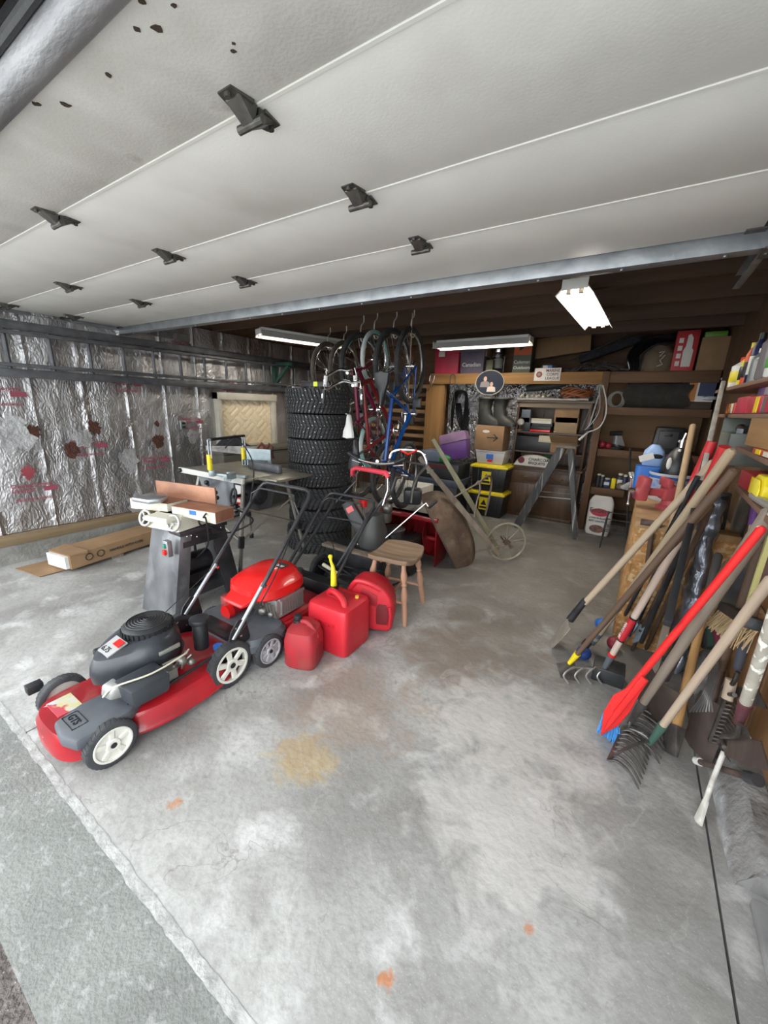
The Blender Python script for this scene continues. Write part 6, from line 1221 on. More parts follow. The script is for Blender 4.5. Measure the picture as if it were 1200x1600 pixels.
# ============================================================ RIGHT BACK SHELVES
o = T('black_bag', 'flat black fabric cushion lying on the second right-hand back shelf', 'cushion', (P(980, 640, y=SY).x, SY+.2, 1.582)); x0, x1, z0, z1 = pr(975, 598, 1078, 640, SY-.02, 1.582)
mb = MB(world=True); mb.grid(lambda i, j: (x0+(x1-x0)*i+.02*math.sin(j*9), SY-.02+.06*(1-abs(2*j-1)**3)*-1+.06, 1.585+(z1-z0)*j+.012*math.sin(i*7)*(j)), 24, 14, (0, .3, 0)); mb.build('cushion', mat('charcoal_fabric', (.032, .027, .024), .9, col2=(.02, .018, .016), scale=14, bump=.2), o)
x0, x1, z0, z1 = pr(1078, 586, 1122, 616, SY+.0, 1.582)
t = T('flat_carton', 'white and navy flat carton with an orange end on the second right-hand back shelf', 'box', (.5, SY+.15, 1.582)); MB(world=True).box((x0, SY+.02, 1.66), (.64, SY+.32, z1)).build('body', PAPER, t, bevel=.003); MB(world=True).box((x0+.09, SY+.015, 1.72), (.64, SY+.02, z1-.01)).build('navy_panel', mat('navy_print', (.01, .02, .08), .5), t); MB(world=True).box((x0+.002, SY+.013, 1.665), (x0+.07, SY+.02, z1-.015)).build('orange_panel', mat('dull_orange_print', (.42, .16, .03), .6), t)
mb = MB(world=True); mb.text('Cerfou', (x0+.11, SY+.012, z1-.055), (1, 0, 0), (0, 0, 1), .06, .003); mb.build('lettering', CREAM, t); MB(world=True).ball((x0+.2, SY+.015, 1.7), .03, 12, (2.4, .15, .8)).build('grey_shape', STEEL, t)
MB().box((x0+.0, SY+.03, 1.582), (.64, SY+.3, 1.658)).build('dark_box', mat('dark_brown_box', (.05, .03, .02), .7), label='low dark brown box under the white and navy carton', cat='box', bevel=.003)
mb = MB(); c = P(962, 632, y=SY+.1)
for k in range(5): mb.tube([(c.x+(.06+.01*k)*math.cos(a), c.y+.02*k, 1.67+(.08+.004*k)*math.sin(a)) for a in [i*PI/9 for i in range(18)]], .007, 5, closed=True)
mb.build('wire_coil', mat('pale_wire', (.3, .3, .28), .6), label='coil of pale wire left of the black cushion', cat='wire')
# third shelf
c = P(965, 690, y=SY+.05); t = T('power_sander', 'grey orbital sander standing on the third right-hand back shelf', 'sander', (c.x, SY+.12, 1.072), rz=.4)
MB().lathe([(.07, 0), (.075, .02), (.05, .04), (.045, .1)], n=20).build('pad', DKMET, t); MB().hull8([(-.05, -.05, .06), (.08, -.05, .04), (.08, .05, .04), (-.05, .05, .06)], [(-.05, -.04, .17), (.02, -.04, .17), (.02, .04, .17), (-.05, .04, .17)]).build('body', mat('grey_tool', (.3, .31, .33), .4, .3), t, bevel=.012); MB().tube([(-.1, 0, .19), (.03, 0, .2)], .028, 12).build('handle', DKMET, t)
for px, s, lb in ((940, .045, 'red rag ball at the left end of the third right-hand shelf'), (950, .035, 'smaller red reel beside the red rag ball')): c = P(px, 698, y=SY+.06); MB().ball((c.x, SY+.12, 1.072+s), s, 14).build('red_reel', plas('dull_red', (.3, .015, .03)), label=lb, cat='reel', disp=.01)
t = T('power_tool_case', 'black plastic power tool case on the third right-hand back shelf', 'tool case', (P(1045, 690, y=SY+.02).x, SY+.1, 1.072)); x0, x1, z0, z1 = pr(1020, 668, 1067, 703, SY-.02, 1.072)
MB(world=True).hull8([(x0, SY-.02, z0), (x1, SY-.02, z0), (x1, SY+.3, z0), (x0, SY+.3, z0)], [(x0+.02, SY-.0, z1), (x1, SY-.0, z1), (x1, SY+.3, z1), (x0+.02, SY+.3, z1)]).build('shell', BLACK, t, bevel=.012); mb = MB(world=True); mb.box((x0+.05, SY-.035, z0+.06), (x1-.04, SY-.01, z1-.04)); mb.build('recessed_panel', mat('charcoal_case', (.05, .052, .058), .5), t, bevel=.01); MB(world=True).box((x0+.1, SY-.045, z1-.1), (x1-.1, SY-.03, z1-.07)).build('handle', BLACK, t, bevel=.006)
MB().box((x1-.1, SY+.02, 1.072+(z1-z0)+.003), (.6, SY+.3, 1.5)).build('dark_case', BLACK, label='black case stacked behind the power tool case', cat='case', bevel=.015) if False else None
# lowest shelf cans
random.seed(4)
cans = [(933, 731, .035, .17, BLACK, 'black spray can at the left end of the lowest right-hand shelf'), (939, 731, .03, .16, DKMET, 'dark spray can second from the left on the lowest shelf'), (947, 735, .05, .12, mat('navy_can', (.02, .05, .16), .4), 'navy blue tin on the lowest right-hand shelf'), (958, 733, .03, .15, YEL, 'narrow yellow can between the navy tin and the dark jar'), (967, 733, .045, .2, DKMET, 'tall dark jar on the lowest right-hand shelf'), (975, 731, .035, .19, mat('ink_blue_can', (.02, .02, .07), .4), 'ink-blue canister beside the tall dark jar'), (983, 735, .05, .14, mat('brown_tin', (.12, .08, .05), .5), 'brown tin at the right of the lowest shelf row')]
for px, py, r, h, m_, lb in cans:
    x = P(px, 758, y=SY+.02).x; t = T('can', lb, 'can', (x, SY+.06+.02*(px % 3), .582)); MB().lathe([(r*.95, 0), (r, .008), (r, h*.8), (r*.7, h*.88)], n=20).build('body', m_, t); MB().lathe([(r*.6, h*.88), (r*.6, h), (0, h)], n=16).build('cap', (BLACK, CREAM)[px % 2], t); MB().box((-r*.6, -r-.002, h*.3), (r*.6, -r+.012, h*.62)).build('label_band', PAPER, t) if px in (947, 967, 983) else None
c = P(968, 754, y=SY-.0); MB().ball((c.x+.02, SY+.02, .63), .05, 14, (1.1, 1, .9)).build('rope_ball', mat('rope', (.25, .18, .12), .9, col2=(.14, .1, .07), scale=40, bump=.8), label='ball of brown twine at the front of the lowest shelf', cat='twine', disp=.008)
# charcoal bag
t = T('charcoal_bag', 'white bag of charcoal briquets standing on the floor at the pine post', 'bag', (-.215, 5.5, 0), rz=-.05)
mb = MB(); w = .125
mb.loft([sup(w, .06, 0, n=32, e=4), sup(w+.012, .07, .05, n=32, e=4), sup(w+.015, .07, .3, n=32, e=4), sup(w+.01, .06, .42, n=32, e=4), sup(w-.01, .02, .47, n=32, e=4), sup(w-.03, .012, .5, n=32, e=4)]); mb.build('bag', PAPER, t, disp=.006)
MB().prism([(.1*math.cos(a), .3+.05*math.sin(a)) for a in [k*PI/12 for k in range(24)]], (0, -.074, 0), (1, 0, 0), (0, 0, 1), (0, -.003, 0)).build('red_oval', mat('ember_red', (.4, .02, .04), .5), t)
mb = MB(); mb.text('Embers', (0, -.08, .3), (1, 0, 0), (0, 0, 1), .075, .003, True); mb.text('LONG BURNING', (0, -.079, .215), (1, 0, 0), (0, 0, 1), .028, .003, True); mb.text('BEST LIGHTING', (0, -.079, .175), (1, 0, 0), (0, 0, 1), .03, .003, True); mb.build('lettering', INK, t)
MB().prism([(.085*math.cos(a), .085+.05*math.sin(a)) for a in [k*PI/12 for k in range(24)]], (0, -.074, 0), (1, 0, 0), (0, 0, 1), (0, -.003, 0)).build('picture_print', mat('charcoal_picture', (.06, .05, .05), .6, col2=(.25, .1, .06), scale=30), t)
# black wire stand / grill cart beside it
t = T('wire_stand', 'black wire stand on thin legs between the charcoal bag and the workbench', 'stand', (.0, 5.0, 0))
mb = MB(world=True)
for k in range(5): mb.tube([(-.12, 4.95+.08*k, .2), (.12, 4.95+.08*k, .2)], .005, 6); mb.tube([(-.12+.06*k, 4.93, .2), (-.12+.06*k, 5.3, .2)], .005, 6)
mb.tube([(-.12, 4.93, .35), (.12, 4.93, .35), (.12, 5.3, .35), (-.12, 5.3, .35)], .007, 6, closed=True); mb.build('rack', BLKPAINT, t)
for x in (-.12, .12):
    for y in (4.93, 5.3): MB(world=True).tube([(x, y, .36), (x*1.1, y, 0)], .008, 6).build('leg', BLKPAINT, t)
c = P(978, 862, z=0); MB().tube([(c.x, c.y, 0), P(985, 700, y=c.y+.05)], .011, 8).build('black_pole', BLKPAINT, label='thin black pole standing upright behind the red vise', cat='pole')
mb = MB(); a = P(975, 800, y=4.7); mb.tube([(a.x, 4.7, a.z-.0), P(985, 760, y=4.72), P(984, 745, y=4.72)], .008, 8); mb.build('crank_rod', CHROME, label='bright steel crank rod in front of the black pole', cat='rod') if False else mb.bm.free()

# ============================================================ WORKBENCH WITH VISE
BX0, BX1, BY0, BY1, BZ = .1, .6, 2.84, 4.3, .835
t = T('workbench', 'strand board clad workbench under the red vise', 'workbench', (.35, 3.5, 0))
MB(world=True).box((BX0, BY0, 0), (BX0+.02, BY1, BZ-.02)).build('side_panel', OSB, t, bevel=.002); MB(world=True).box((BX0+.02, BY0, 0), (BX1, BY0+.02, BZ-.02)).build('end_panel', OSB, t); MB(world=True).box((BX0-.01, BY0-.01, BZ-.02), (BX1, BY1, BZ+.02)).build('bench_top', mat('worn_bench_top', (.42, .26, .12), .7, col2=(.26, .15, .07), scale=9, bump=.2), t, bevel=.004)
VR = mat('faded_red_casting', (.48, .08, .09), .5, .1, col2=(.34, .05, .06), scale=9)
t = T('bench_vise', 'faded red bench vise bolted on the workbench', 'vise', (.22, 3.35, BZ+.02), rz=.25)
MB().lathe([(.095, 0), (.095, .02), (.07, .035), (.06, .08)], c=(.08, 0, 0), n=24).build('base', VR, t); mb = MB(); mb.hull8([(0, -.07, .07), (.17, -.07, .07), (.17, .07, .07), (0, .07, .07)], [(.02, -.08, .19), (.16, -.06, .15), (.16, .06, .15), (.02, .08, .19)]); mb.box((.0, -.085, .16), (.04, .085, .22)); mb.build('rear_jaw', VR, t, bevel=.008)
mb = MB(); mb.hull8([(-.16, -.055, .05), (-.09, -.055, .05), (-.09, .055, .05), (-.16, .055, .05)], [(-.14, -.08, .22), (-.09, -.085, .22), (-.09, .085, .22), (-.14, .08, .22)]); mb.build('front_jaw', VR, t, bevel=.01); MB().box((-.14, -.028, .09), (.03, .028, .14)).build('slide', VR, t, bevel=.004)
MB().cyl((-.13, 0, .115), (.02, 0, .115), .014).build('screw', CHROME, t); mb = MB(); mb.tube([(-.2, -.04, .02), (-.19, .04, .2)], .007); mb.ball((-.2, -.04, .02), .012, 8); mb.ball((-.19, .04, .2), .012, 8); mb.cyl((-.2, 0, .115), (-.15, 0, .115), .018); mb.build('handle_bar', CHROME, t)
BQ = plas('bucket_white', (.62, .64, .68)); c = P(1044, 768, y=3.75); z0 = BZ+.02
t = T('bucket', 'white bucket with blue printed band behind the vise', 'bucket', (c.x, 3.75, z0)); MB().lathe([(.125, 0), (.13, .01), (.145, .2), (.15, .2), (.15, .215), (.14, .215), (.125, .02), (0, .02)], n=32).build('pail', BQ, t); MB().lathe([(.136, .05), (.1395, .05), (.146, .165), (.143, .165)], n=32, close=True).build('blue_band', mat('blue_bucket_print', (.1, .25, .6), .5, col2=(.55, .6, .7), scale=12), t)
MB().lathe([(.1455, .175), (.148, .175), (.15, .195), (.147, .195)], n=32, close=True).build('upper_stripe', BLUE, t)
t = T('spray_bottle', 'black pump sprayer with chrome pump standing inside the white bucket', 'sprayer', (c.x+.02, 3.76, z0+.022)); MB().lathe([(.08, 0), (.095, .05), (.105, .2), (.1, .28), (.06, .36), (.03, .39)], n=28).build('tank', BLACK, t); mb = MB(); mb.cyl((0, 0, .39), (0, 0, .45), .022); mb.tube([(0, 0, .45), (.01, 0, .5)], .009); mb.box((-.03, -.01, .43), (.03, .01, .445)); mb.build('pump', CHROME, t); MB().ball((-.06, -.085, .27), .018, 10, (1, .5, 2.6)).build('white_stripe', WHITE, t); MB().ball((-.01, -.05, .37), .012, 8).build('nozzle', WHITE, t); MB().ball((.045, -.04, .365), .012, 8).build('nozzle', WHITE, t)
c2 = P(1012, 760, y=3.8); t = T('blue_container', 'tall blue plastic container left of the white bucket', 'container', (c2.x-.02, 3.85, z0)); mb = MB(); mb.loft([sup(.08, .08, 0, e=6), sup(.085, .085, .02, e=6), sup(.09, .09, .24, e=6)]); mb.build('body', BLUE, t)
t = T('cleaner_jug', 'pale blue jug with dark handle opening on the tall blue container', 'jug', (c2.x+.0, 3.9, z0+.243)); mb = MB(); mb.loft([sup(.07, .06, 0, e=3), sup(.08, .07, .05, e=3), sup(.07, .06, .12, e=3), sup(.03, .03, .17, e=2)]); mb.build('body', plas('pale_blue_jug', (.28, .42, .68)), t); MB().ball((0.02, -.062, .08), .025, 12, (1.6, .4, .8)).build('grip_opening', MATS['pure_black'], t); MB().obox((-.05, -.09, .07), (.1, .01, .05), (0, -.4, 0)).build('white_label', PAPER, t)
# gloves heap
GLV = mat('grey_white_gloves', (.42, .42, .4), .85, col2=(.16, .16, .16), scale=9, bump=.3)
for k, (px, py, rz, lb) in enumerate(((985, 762, .3, 'grey-white work glove hanging over the bench edge, upper one'), (978, 772, -.5, 'grey-white work glove lying on the bench left of the blue container'))):
    c = P(px, py, y=4.0); F = Matrix.Translation((c.x+.03, 3.95+.12*k, BZ+.04+.06*(1-k))) @ Matrix.Rotation(rz, 4, 'Z') @ Matrix.Rotation(.5-.3*k, 4, 'X')
    t = T('work_glove', lb, 'glove', F=F, group='work gloves on the bench'); MB().loft([[(w_*math.cos(q), yy, .02+.02*math.sin(q)) for q in [i*PI/6 for i in range(12)]] for yy, w_ in ((-.1, .04), (-.05, .045), (.0, .05), (.05, .045))]).build('palm', GLV, t)
    for f in range(4): MB().tube([(-.033+.022*f, .04, .02), (-.036+.024*f, .09, .03), (-.037+.025*f, .12-.01*abs(f-1.5), .02)], [.013, .012, .009], 8).build('finger', GLV, t)
    MB().tube([(.04, -.01, .02), (.07, .03, .025), (.08, .055, .02)], [.014, .013, .01], 8).build('thumb', GLV, t)

# ============================================================ RIGHT WALL SHELVES
def wshelf(z, y0, y1, xf, lb, xf1=None, m=WGREY):
    xf1 = xf1 or xf; return MB().hull8([(xf, y0, z-.02), (.655, y0, z-.02), (.655, y1, z-.02), (xf1, y1, z-.02)], [(xf, y0, z), (.655, y0, z), (.655, y1, z), (xf1, y1, z)]).build('wall_shelf', m, label=lb, cat='shelf', bevel=.002)
SHW = wood('brownish_shelf', (.24, .14, .09), (.15, .085, .055), 1, scale=9)
wshelf(1.675, 2.3, 3.5, .43, 'topmost small shelf on the right wall, holding the bottles', .4, SHW)
wshelf(1.52, 1.75, 3.35, .4, 'right wall shelf just under the bottles, holding red and yellow packets', .42, SHW)
wshelf(1.365, 1.65, 2.6, .39, 'right wall shelf under the thick wooden block', .43, SHW)
wshelf(1.21, 1.45, 2.35, .375, 'lowest right wall shelf with a slanted end, holding a yellow bin', .42, SHW)
def at(px, py, x): return P(px, py, x=x)
# bottles on the topmost shelf: a white jug with red cap, tubes, cans
def rbottle(name, label, cat, px, y, r, h, m_, cap=None, capm=None, z=1.677, x=.47, sx=1, sy=1, band=None):
    y = 2.42+(y-2.28)*1.35; r *= 1.15; h *= 1.1; t = T(name, label, cat, (x, y, z)); MB().lathe([(r*.9, 0), (r, .006), (r, h*.72), (r*.45, h*.86), (r*.4, h*.9)], n=22, sx=sx, sy=sy).build('body', m_, t)
    MB().lathe([(r*.5, h*.88), (r*.48, h), (0, h)], n=16).build('cap', capm or BLACK, t)
    if band: MB().lathe([(r*1.01, h*.2), (r*1.03, h*.21), (r*1.03, h*.55), (r*1.01, h*.56)], n=22, sx=sx, sy=sy).build('label_band', band, t)
    return t
PALEY = plas('lubricant_yellow', (.72, .6, .05))
rbottle('jug', 'white jug with red cap at the far end of the topmost wall shelf', 'jug', 0, 2.98, .055, .17, WHITE, capm=REDB, band=PALEY, x=.5)
rbottle('grease_bottle', 'yellow squeeze bottle with black lettering beside the white jug', 'bottle', 0, 2.86, .04, .19, PALEY, band=BLACK, x=.5)
rbottle('paint_tube', 'narrow orange and black tube on the topmost wall shelf', 'tube', 0, 2.76, .02, .21, plas('orange_red', (.7, .1, .02)), band=BLACK, x=.47, capm=PALEY)
rbottle('caulk_tube', 'tall navy caulk tube on the topmost wall shelf', 'tube', 0, 2.68, .027, .24, mat('navy_tube', (.01, .01, .06), .4), band=PAPER, x=.48)
rbottle('oil_bottle', 'yellow oil bottle with dark lettering behind the silver can', 'bottle', 0, 2.62, .045, .28, PALEY, band=PAPER, x=.56)
rbottle('silver_can', 'silver spray can in the middle of the topmost wall shelf', 'can', 0, 2.55, .033, .15, mat('silver_can', (.5, .55, .58), .3, .7), capm=WHITE, x=.47)
rbottle('silver_can', 'short white-topped aerosol can beside the silver can', 'can', 0, 2.47, .03, .12, mat('pale_can', (.5, .52, .5), .4, .3), capm=WHITE, x=.46)
rbottle('clear_bottle', 'greyish clear bottle at the near end of the topmost wall shelf', 'bottle', 0, 2.38, .035, .2, mat('smoky_plastic', (.2, .18, .18), .2), capm=BLACK, x=.46)
t = T('white_funnel', 'large white plastic funnel hanging above the bottles on the right wall', 'funnel', (.55, 2.7, 1.85)); MB(F=frame((.56, 2.62, 1.9), (.5, 2.9, 2.04), (0, 0, 1)), world=True).lathe([(.1, 0), (.1, .015), (.09, .02), (.03, .12), (.025, .26), (.018, .27)], n=24).build('cone', WHITE, t)
rbottle('green_bottle', 'small bottle with green label at the near edge of the topmost shelf', 'bottle', 0, 2.28, .03, .17, WHITE, band=plas('leaf_green', (.1, .4, .05)), x=.46)
mb = MB(); c = (.5, 2.93, 1.677); mb.tube([(c[0]-.06+.1*math.sin(a)*.3, 2.93+.07*math.cos(a)*1.2, 1.69+.03*abs(math.sin(a))) for a in [k*PI/8 for k in range(16)]], .006, 6, closed=True); mb.build('black_strap', BLACK, label='looped black strap at the end of the topmost wall shelf', cat='strap') if False else mb.bm.free()
# red / yellow packets on the second shelf
REDP = plas('packet_red', (.6, .04, .07)); 
def packet(label, y0, y1, x0, z0, h, ms, cat='packet', name='packet', tilt=0):
    t = T(name, label, cat, ((x0+.62)/2, (y0+y1)/2, z0)); MB(world=True).box((x0, y0, z0), (x0+.14, y1, z0+h)).build('pack', ms[0], t, bevel=.006)
    L_ = y1-y0
    for k, m_ in enumerate(ms[1:]): a = y0+L_*(.15+.4*k); MB(world=True).box((x0-.003, a, z0+.004), (x0+.002, a+L_*.22, z0+h-.004)).build('stripe', m_, t)
    return t
packet('red packet with yellow stripe in the middle of the second wall shelf', 2.28, 2.55, .42, 1.522, .075, (REDP, YEL))
packet('red-orange striped packet at the far end of the second wall shelf', 2.9, 3.15, .43, 1.522, .06, (mat('burnt_red', (.45, .06, .02), .5), CREAM, mat('orange_strip', (.8, .35, .05), .5)))
packet('red pouch lying between the two striped packets', 2.58, 2.87, .43, 1.522, .085, (plas('pouch_red', (.5, .03, .07)),))
packet('grey and pink pouch at the near end of the second wall shelf', 1.95, 2.26, .42, 1.522, .07, (mat('grey_pouch', (.16, .17, .19), .4), plas('pink_print', (.7, .2, .3)), REDP))
packet('crimson card lying under the grey and pink pouch', 1.8, 1.93, .42, 1.522, .03, (REDP,))
packet('lilac packet standing behind the red pouch', 2.6, 2.85, .5, 1.61, .045, (plas('lilac', (.35, .25, .55)), PAPER))
MB().box((.47, 2.05, 1.595), (.63, 2.3, 1.64)).build('tan_cloth', mat('tan_cloth', (.3, .19, .1), .9), label='folded tan cloth on the grey and pink pouch', cat='cloth', bevel=.012, disp=.006)
# third shelf: thick wooden block, yellow bin, grey metal parts box further back
MB().obox((.5, 2.0, 1.448), (.2, .42, .11), (0, 0, .05)).build('wood_block', wood('oak_block', (.36, .2, .08), (.25, .13, .05), 1), label='thick oak-coloured wood block on the third wall shelf', cat='wood block', bevel=.004)
def ybin2(label, y, z, x=.46):
    t = T('parts_bin', label, 'bin', (x, y, z)); mb = MB(); pts = [(-.065, 0), (.065, 0), (.075, .05), (.07, .08), (.04, .095), (-.045, .095), (-.072, .06)]
    mb.prism(pts, (-.06, 0, 0), (0, 1, 0), (0, 0, 1), (.09, 0, 0)); mb.build('bin', YEL, t, bevel=.006); mb = MB(); mb.prism([(-.05, .015), (.05, .015), (.055, .05), (.03, .08), (-.03, .08), (-.055, .05)], (-.062, 0, 0), (0, 1, 0), (0, 0, 1), (-.006, 0, 0)); mb.build('front_panel', plas('pale_yellow_plastic', (.88, .74, .06)), t, bevel=.003)
ybin2('bright yellow bin on the third wall shelf beside the striped packet', 1.76, 1.367, .46); ybin2('bright yellow bin on the lowest wall shelf', 1.88, 1.212, .46)
packet('orange and cream striped packet under the thick wood block', 1.82, 2.1, .4, 1.367, .025, (mat('rust_red_pack', (.5, .08, .03), .5), CREAM, YEL))
t = T('metal_box', 'grey-green steel box behind the red grips of the bolt cutter', 'box', (.52, 2.95, 1.28)); MB(world=True).box((.43, 2.8, 1.25), (.65, 3.1, 1.42)).build('body', mat('grey_green_steel', (.2, .22, .2), .5, .4, col2=(.15, .165, .15), scale=7), t, bevel=.004); MB(world=True).box((.43, 3.1, 1.25), (.65, 3.12, 1.5)).build('lid', MATS['grey_green_steel'], t, bevel=.003)
mb = MB(); mb.bar((.47, 2.84, 1.43), (.6, 3.05, 1.47), .03, .03); mb.build('steel_bracket', STEEL, label='short steel bracket lying on the grey-green box', cat='bracket')
mb = MB(); mb.ball((.5, 3.02, 1.445), .025, 10); mb.build('brown_knob', RUST, label='rusty brown fitting beside the steel bracket', cat='fitting', disp=.01)
# lowest shelf
t = packet('red pouch with yellow edge on the lowest wall shelf', 1.95, 2.3, .42, 1.212, .07, (plas('deep_red_pouch', (.45, .02, .03)), YEL))
t = T('paint_can', 'small cream labelled can at the near edge of the lowest wall shelf', 'can', (.42, 1.62, 1.212)); MB().lathe([(.035, 0), (.035, .09), (.03, .095), (0, .095)], n=20).build('can', CREAM, t); MB().lathe([(.0355, .01), (.0365, .01), (.0365, .035), (.0355, .035)], n=20, close=True).build('dark_band', INK, t)
mb = MB(); mb.tube([(.41, 1.66, 1.225), (.4, 1.9, 1.228)], .014, 10); mb.build('glass_tube', mat('dull_glass_tube', (.3, .3, .28), .2), label='dull glass tube lying at the front of the lowest wall shelf', cat='tube')
MB().box((.43, 1.56, 1.3), (.55, 1.72, 1.35)).build('pink_packet', plas('salmon', (.75, .28, .22)), label='salmon pink packet above the cream can', cat='packet', bevel=.004) if False else None
mb = MB(world=True); c = P(1145, 1010, x=.63)
# pale switch boxes low on the plywood
for k, (px, py, lb) in enumerate(((1174, 1012, 'pale yellow plastic cup on the plywood, upper one'), (1168, 1034, 'pale yellow plastic cup on the plywood, lower one'))):
    c = P(px, py, x=.63); MB().box((.6, c.y-.05, c.z-.025), (.66, c.y+.05, c.z+.03)).build('plastic_cup', plas('old_ivory', (.6, .58, .38)), label=lb, cat='cup', bevel=.018)
mb.bm.free()

# ============================================================ LEANING TOOLS
def stick(mbk, A, B, r0, r1=None, m=HWOOD, name='handle', parent=None):
    n = 8; A = V(A); B = V(B); r1 = r1 or r0
    return MB(world=True).tube([A.lerp(B, k/n) for k in range(n)]+[B-(B-A).normalized()*.01, B], [r0+(r1-r0)*k/n for k in range(n)]+[r1*.98, r1*.6], 14).build(name, m, parent)
def tool(name, label, cat, A, B, face=(-.8, -.6, 0), group=None):
    F = frame(A, B, face); t = T(name, label, cat, F=F, group=group); return t, (V(B)-V(A)).length
def hnd(t, L0, L1, r0, r1, m, name='handle'):
    n = 8; pts = [(0, 0, L0+(L1-L0)*k/n) for k in range(n+1)]+[(0, 0, L1+r1*.6)]; return MB().tube(pts, [r0+(r1-r0)*k/n for k in range(n+1)]+[r1*.55], 14).build(name, m, t)
def blade(t, w, h, m, z0=0, pointed=True, curve=.03, name='blade', top=.9):
    def fn(i, j):
        a = (i-.5)*2; ww = w/2*(1 if j > .35 else ((math.sin(j/.35*PI/2))**.6 if pointed else .96+.04*j))*(1 if j < .85 else 1-.12*(j-.85)/.15)
        return (a*ww, curve*(1-a*a)*(.4+.6*j)-.012, z0+h*j)
    mb = MB(); mb.grid(fn, 10, 14, (0, -.003, 0)); return mb.build(name, m, t)
FZ = 0.01
# 1 pale round-point shovel lying furthest left
A = P(858, 1006, z=.0); A.z = .012; B = P(1115, 722, x=.33)
t, L = tool('shovel', 'shovel with pale scuffed blade sticking out furthest left, grey-brown handle', 'shovel', A, B, (.05, -.12, 1)); blade(t, .22, .25, mat('pale_scuffed_blade', (.36, .33, .28), .6, .3, col2=(.25, .22, .18), scale=9)); MB().tube([(0, 0, .24), (0, .01, .42)], [.024, .02], 12).build('socket', BLKPAINT, t); hnd(t, .4, L, .019, .018, HWOOD)
# 2 scraper with yellow ferrule
A = P(887, 1050, z=0); A.z = .06; B = P(1147, 736, x=.35)
t, L = tool('garden_hoe', 'hoe with dark brown handle, yellow ferrule and thin trapezoid blade', 'hoe', A, B); hnd(t, .06, L, .014, .019, HBRN); MB().tube([(0, 0, 0), (0, 0, .1)], [.012, .019], 12).build('ferrule', YEL, t, label='yellow ferrule')
mb = MB(world=True); q = P(887, 1040, z=.055); c = [P(868, 1044, z=.03), P(897, 1044, z=.03), P(903, 1066, z=.0), P(876, 1060, z=.0)]
for p, zz in zip(c, (.06, .06, .004, .004)): p.z = zz
mb.hull8(c, [p+V((.0, .003, .003)) for p in c]); mb.tube([A, A+V((-.03, 0, -.01)), c[0].lerp(c[1], .5)], .006); mb.build('blade', TINE, t)
# 3 brown stake handle
A = P(893, 1032, z=0); B = P(1108, 790, x=.32)
t, L = tool('garden_tool', 'thin brown wooden handle with black clamp between the hoe and the hooked weeder', 'handle', A, B); hnd(t, 0, L, .014, .013, wood('reddish_brown_handle', (.24, .13, .07), (.15, .08, .04), 2)); MB().cyl((0, 0, .17), (0, 0, .2), .024).build('clamp', BLACK, t)
# 4 long pale handle with hooked weeder
A = P(924, 1014, z=0); A.z = .04; B = P(1142, 706, x=.33)
t, L = tool('weeder', 'hooked weeder with long pale tan handle, topmost of the bundle', 'weeder', A, B); hnd(t, .05, L, .018, .0195, wood('tan_handle', (.42, .33, .22), (.3, .23, .15), 2)); MB().tube([(0, 0, .0), (0, 0, .13)], [.015, .02], 12).build('ferrule', mat('blue_grey_ferrule', (.12, .17, .22), .5, .4), t)
MB(world=True).tube(bez([A, A+V((-.03, -.02, -.0)), P(905, 1012, z=.03), P(900, 1022, z=.01)], 5), .006, 8).build('hook', STEEL, t)
# 5 cultivator
A = P(938, 1062, z=0); A.z = .05; B = P(1100, 778, x=.3)
t, L = tool('cultivator', 'four-tine hand cultivator with pinkish white handle and red label', 'cultivator', A, B); hnd(t, .08, L, .0165, .019, wood('pinkish_white_handle', (.6, .48, .4), (.48, .37, .3), 2)); MB().tube([(0, 0, 0), (0, 0, .14)], [.012, .021], 12).build('socket', mat('grey_enamel', (.14, .16, .18), .4, .4), t); MB().cyl((0, 0, .14), (0, 0, .155), .0215).build('red_ring', REDB, t)
MB().cyl((0, 0, .26), (0, 0, .43), .0195, .0197, 20).build('black_label', BLACK, t); MB().cyl((0, 0, .27), (0, 0, .42), .0199, .0201, 20).build('red_label', REDPR if False else mat('label_red', (.5, .02, .03), .5), t)
fx = F5 = frame(A, B, (-.8, -.6, 0)); mb = MB(); mb.text('TRU TOUGH', (.008, .0215, .278), (0, 0, 1), (-1, 0, 0), .019, .002); mb.build('lettering', WHITE, t)
for k in range(4):
    d = (k-1.5); mb = MB(world=True); u5 = V((.84, .54, 0)); a0 = A+V((0, 0, .0)); mb.tube(bez([a0, a0+u5*d*.035+V((-.03, -.03, .035)), a0+u5*d*.06+V((-.07, -.06, .035)), a0+u5*d*.065+V((-.1, -.09, -.01)), a0+u5*d*.065+V((-.07, -.1, -.045))], 5), .006, 8); mb.build('tine', mat('bright_worn_steel', (.38, .36, .34), .35, .85), t)
# 6 upright light handle (shovel behind)
A = P(1035, 985, z=0); A = V((.3, 2.95, .9)); B = P(1083, 666, x=.33); A = P(1063, 800, x=.27)
t, L = tool('long_handle', 'pale wooden tool handle standing nearly upright behind the bolt cutter', 'handle', P(1045, 850, x=.25), B); hnd(t, 0, L, .019, .021, wood('pale_upright', (.46, .33, .2), (.35, .24, .14), 2))
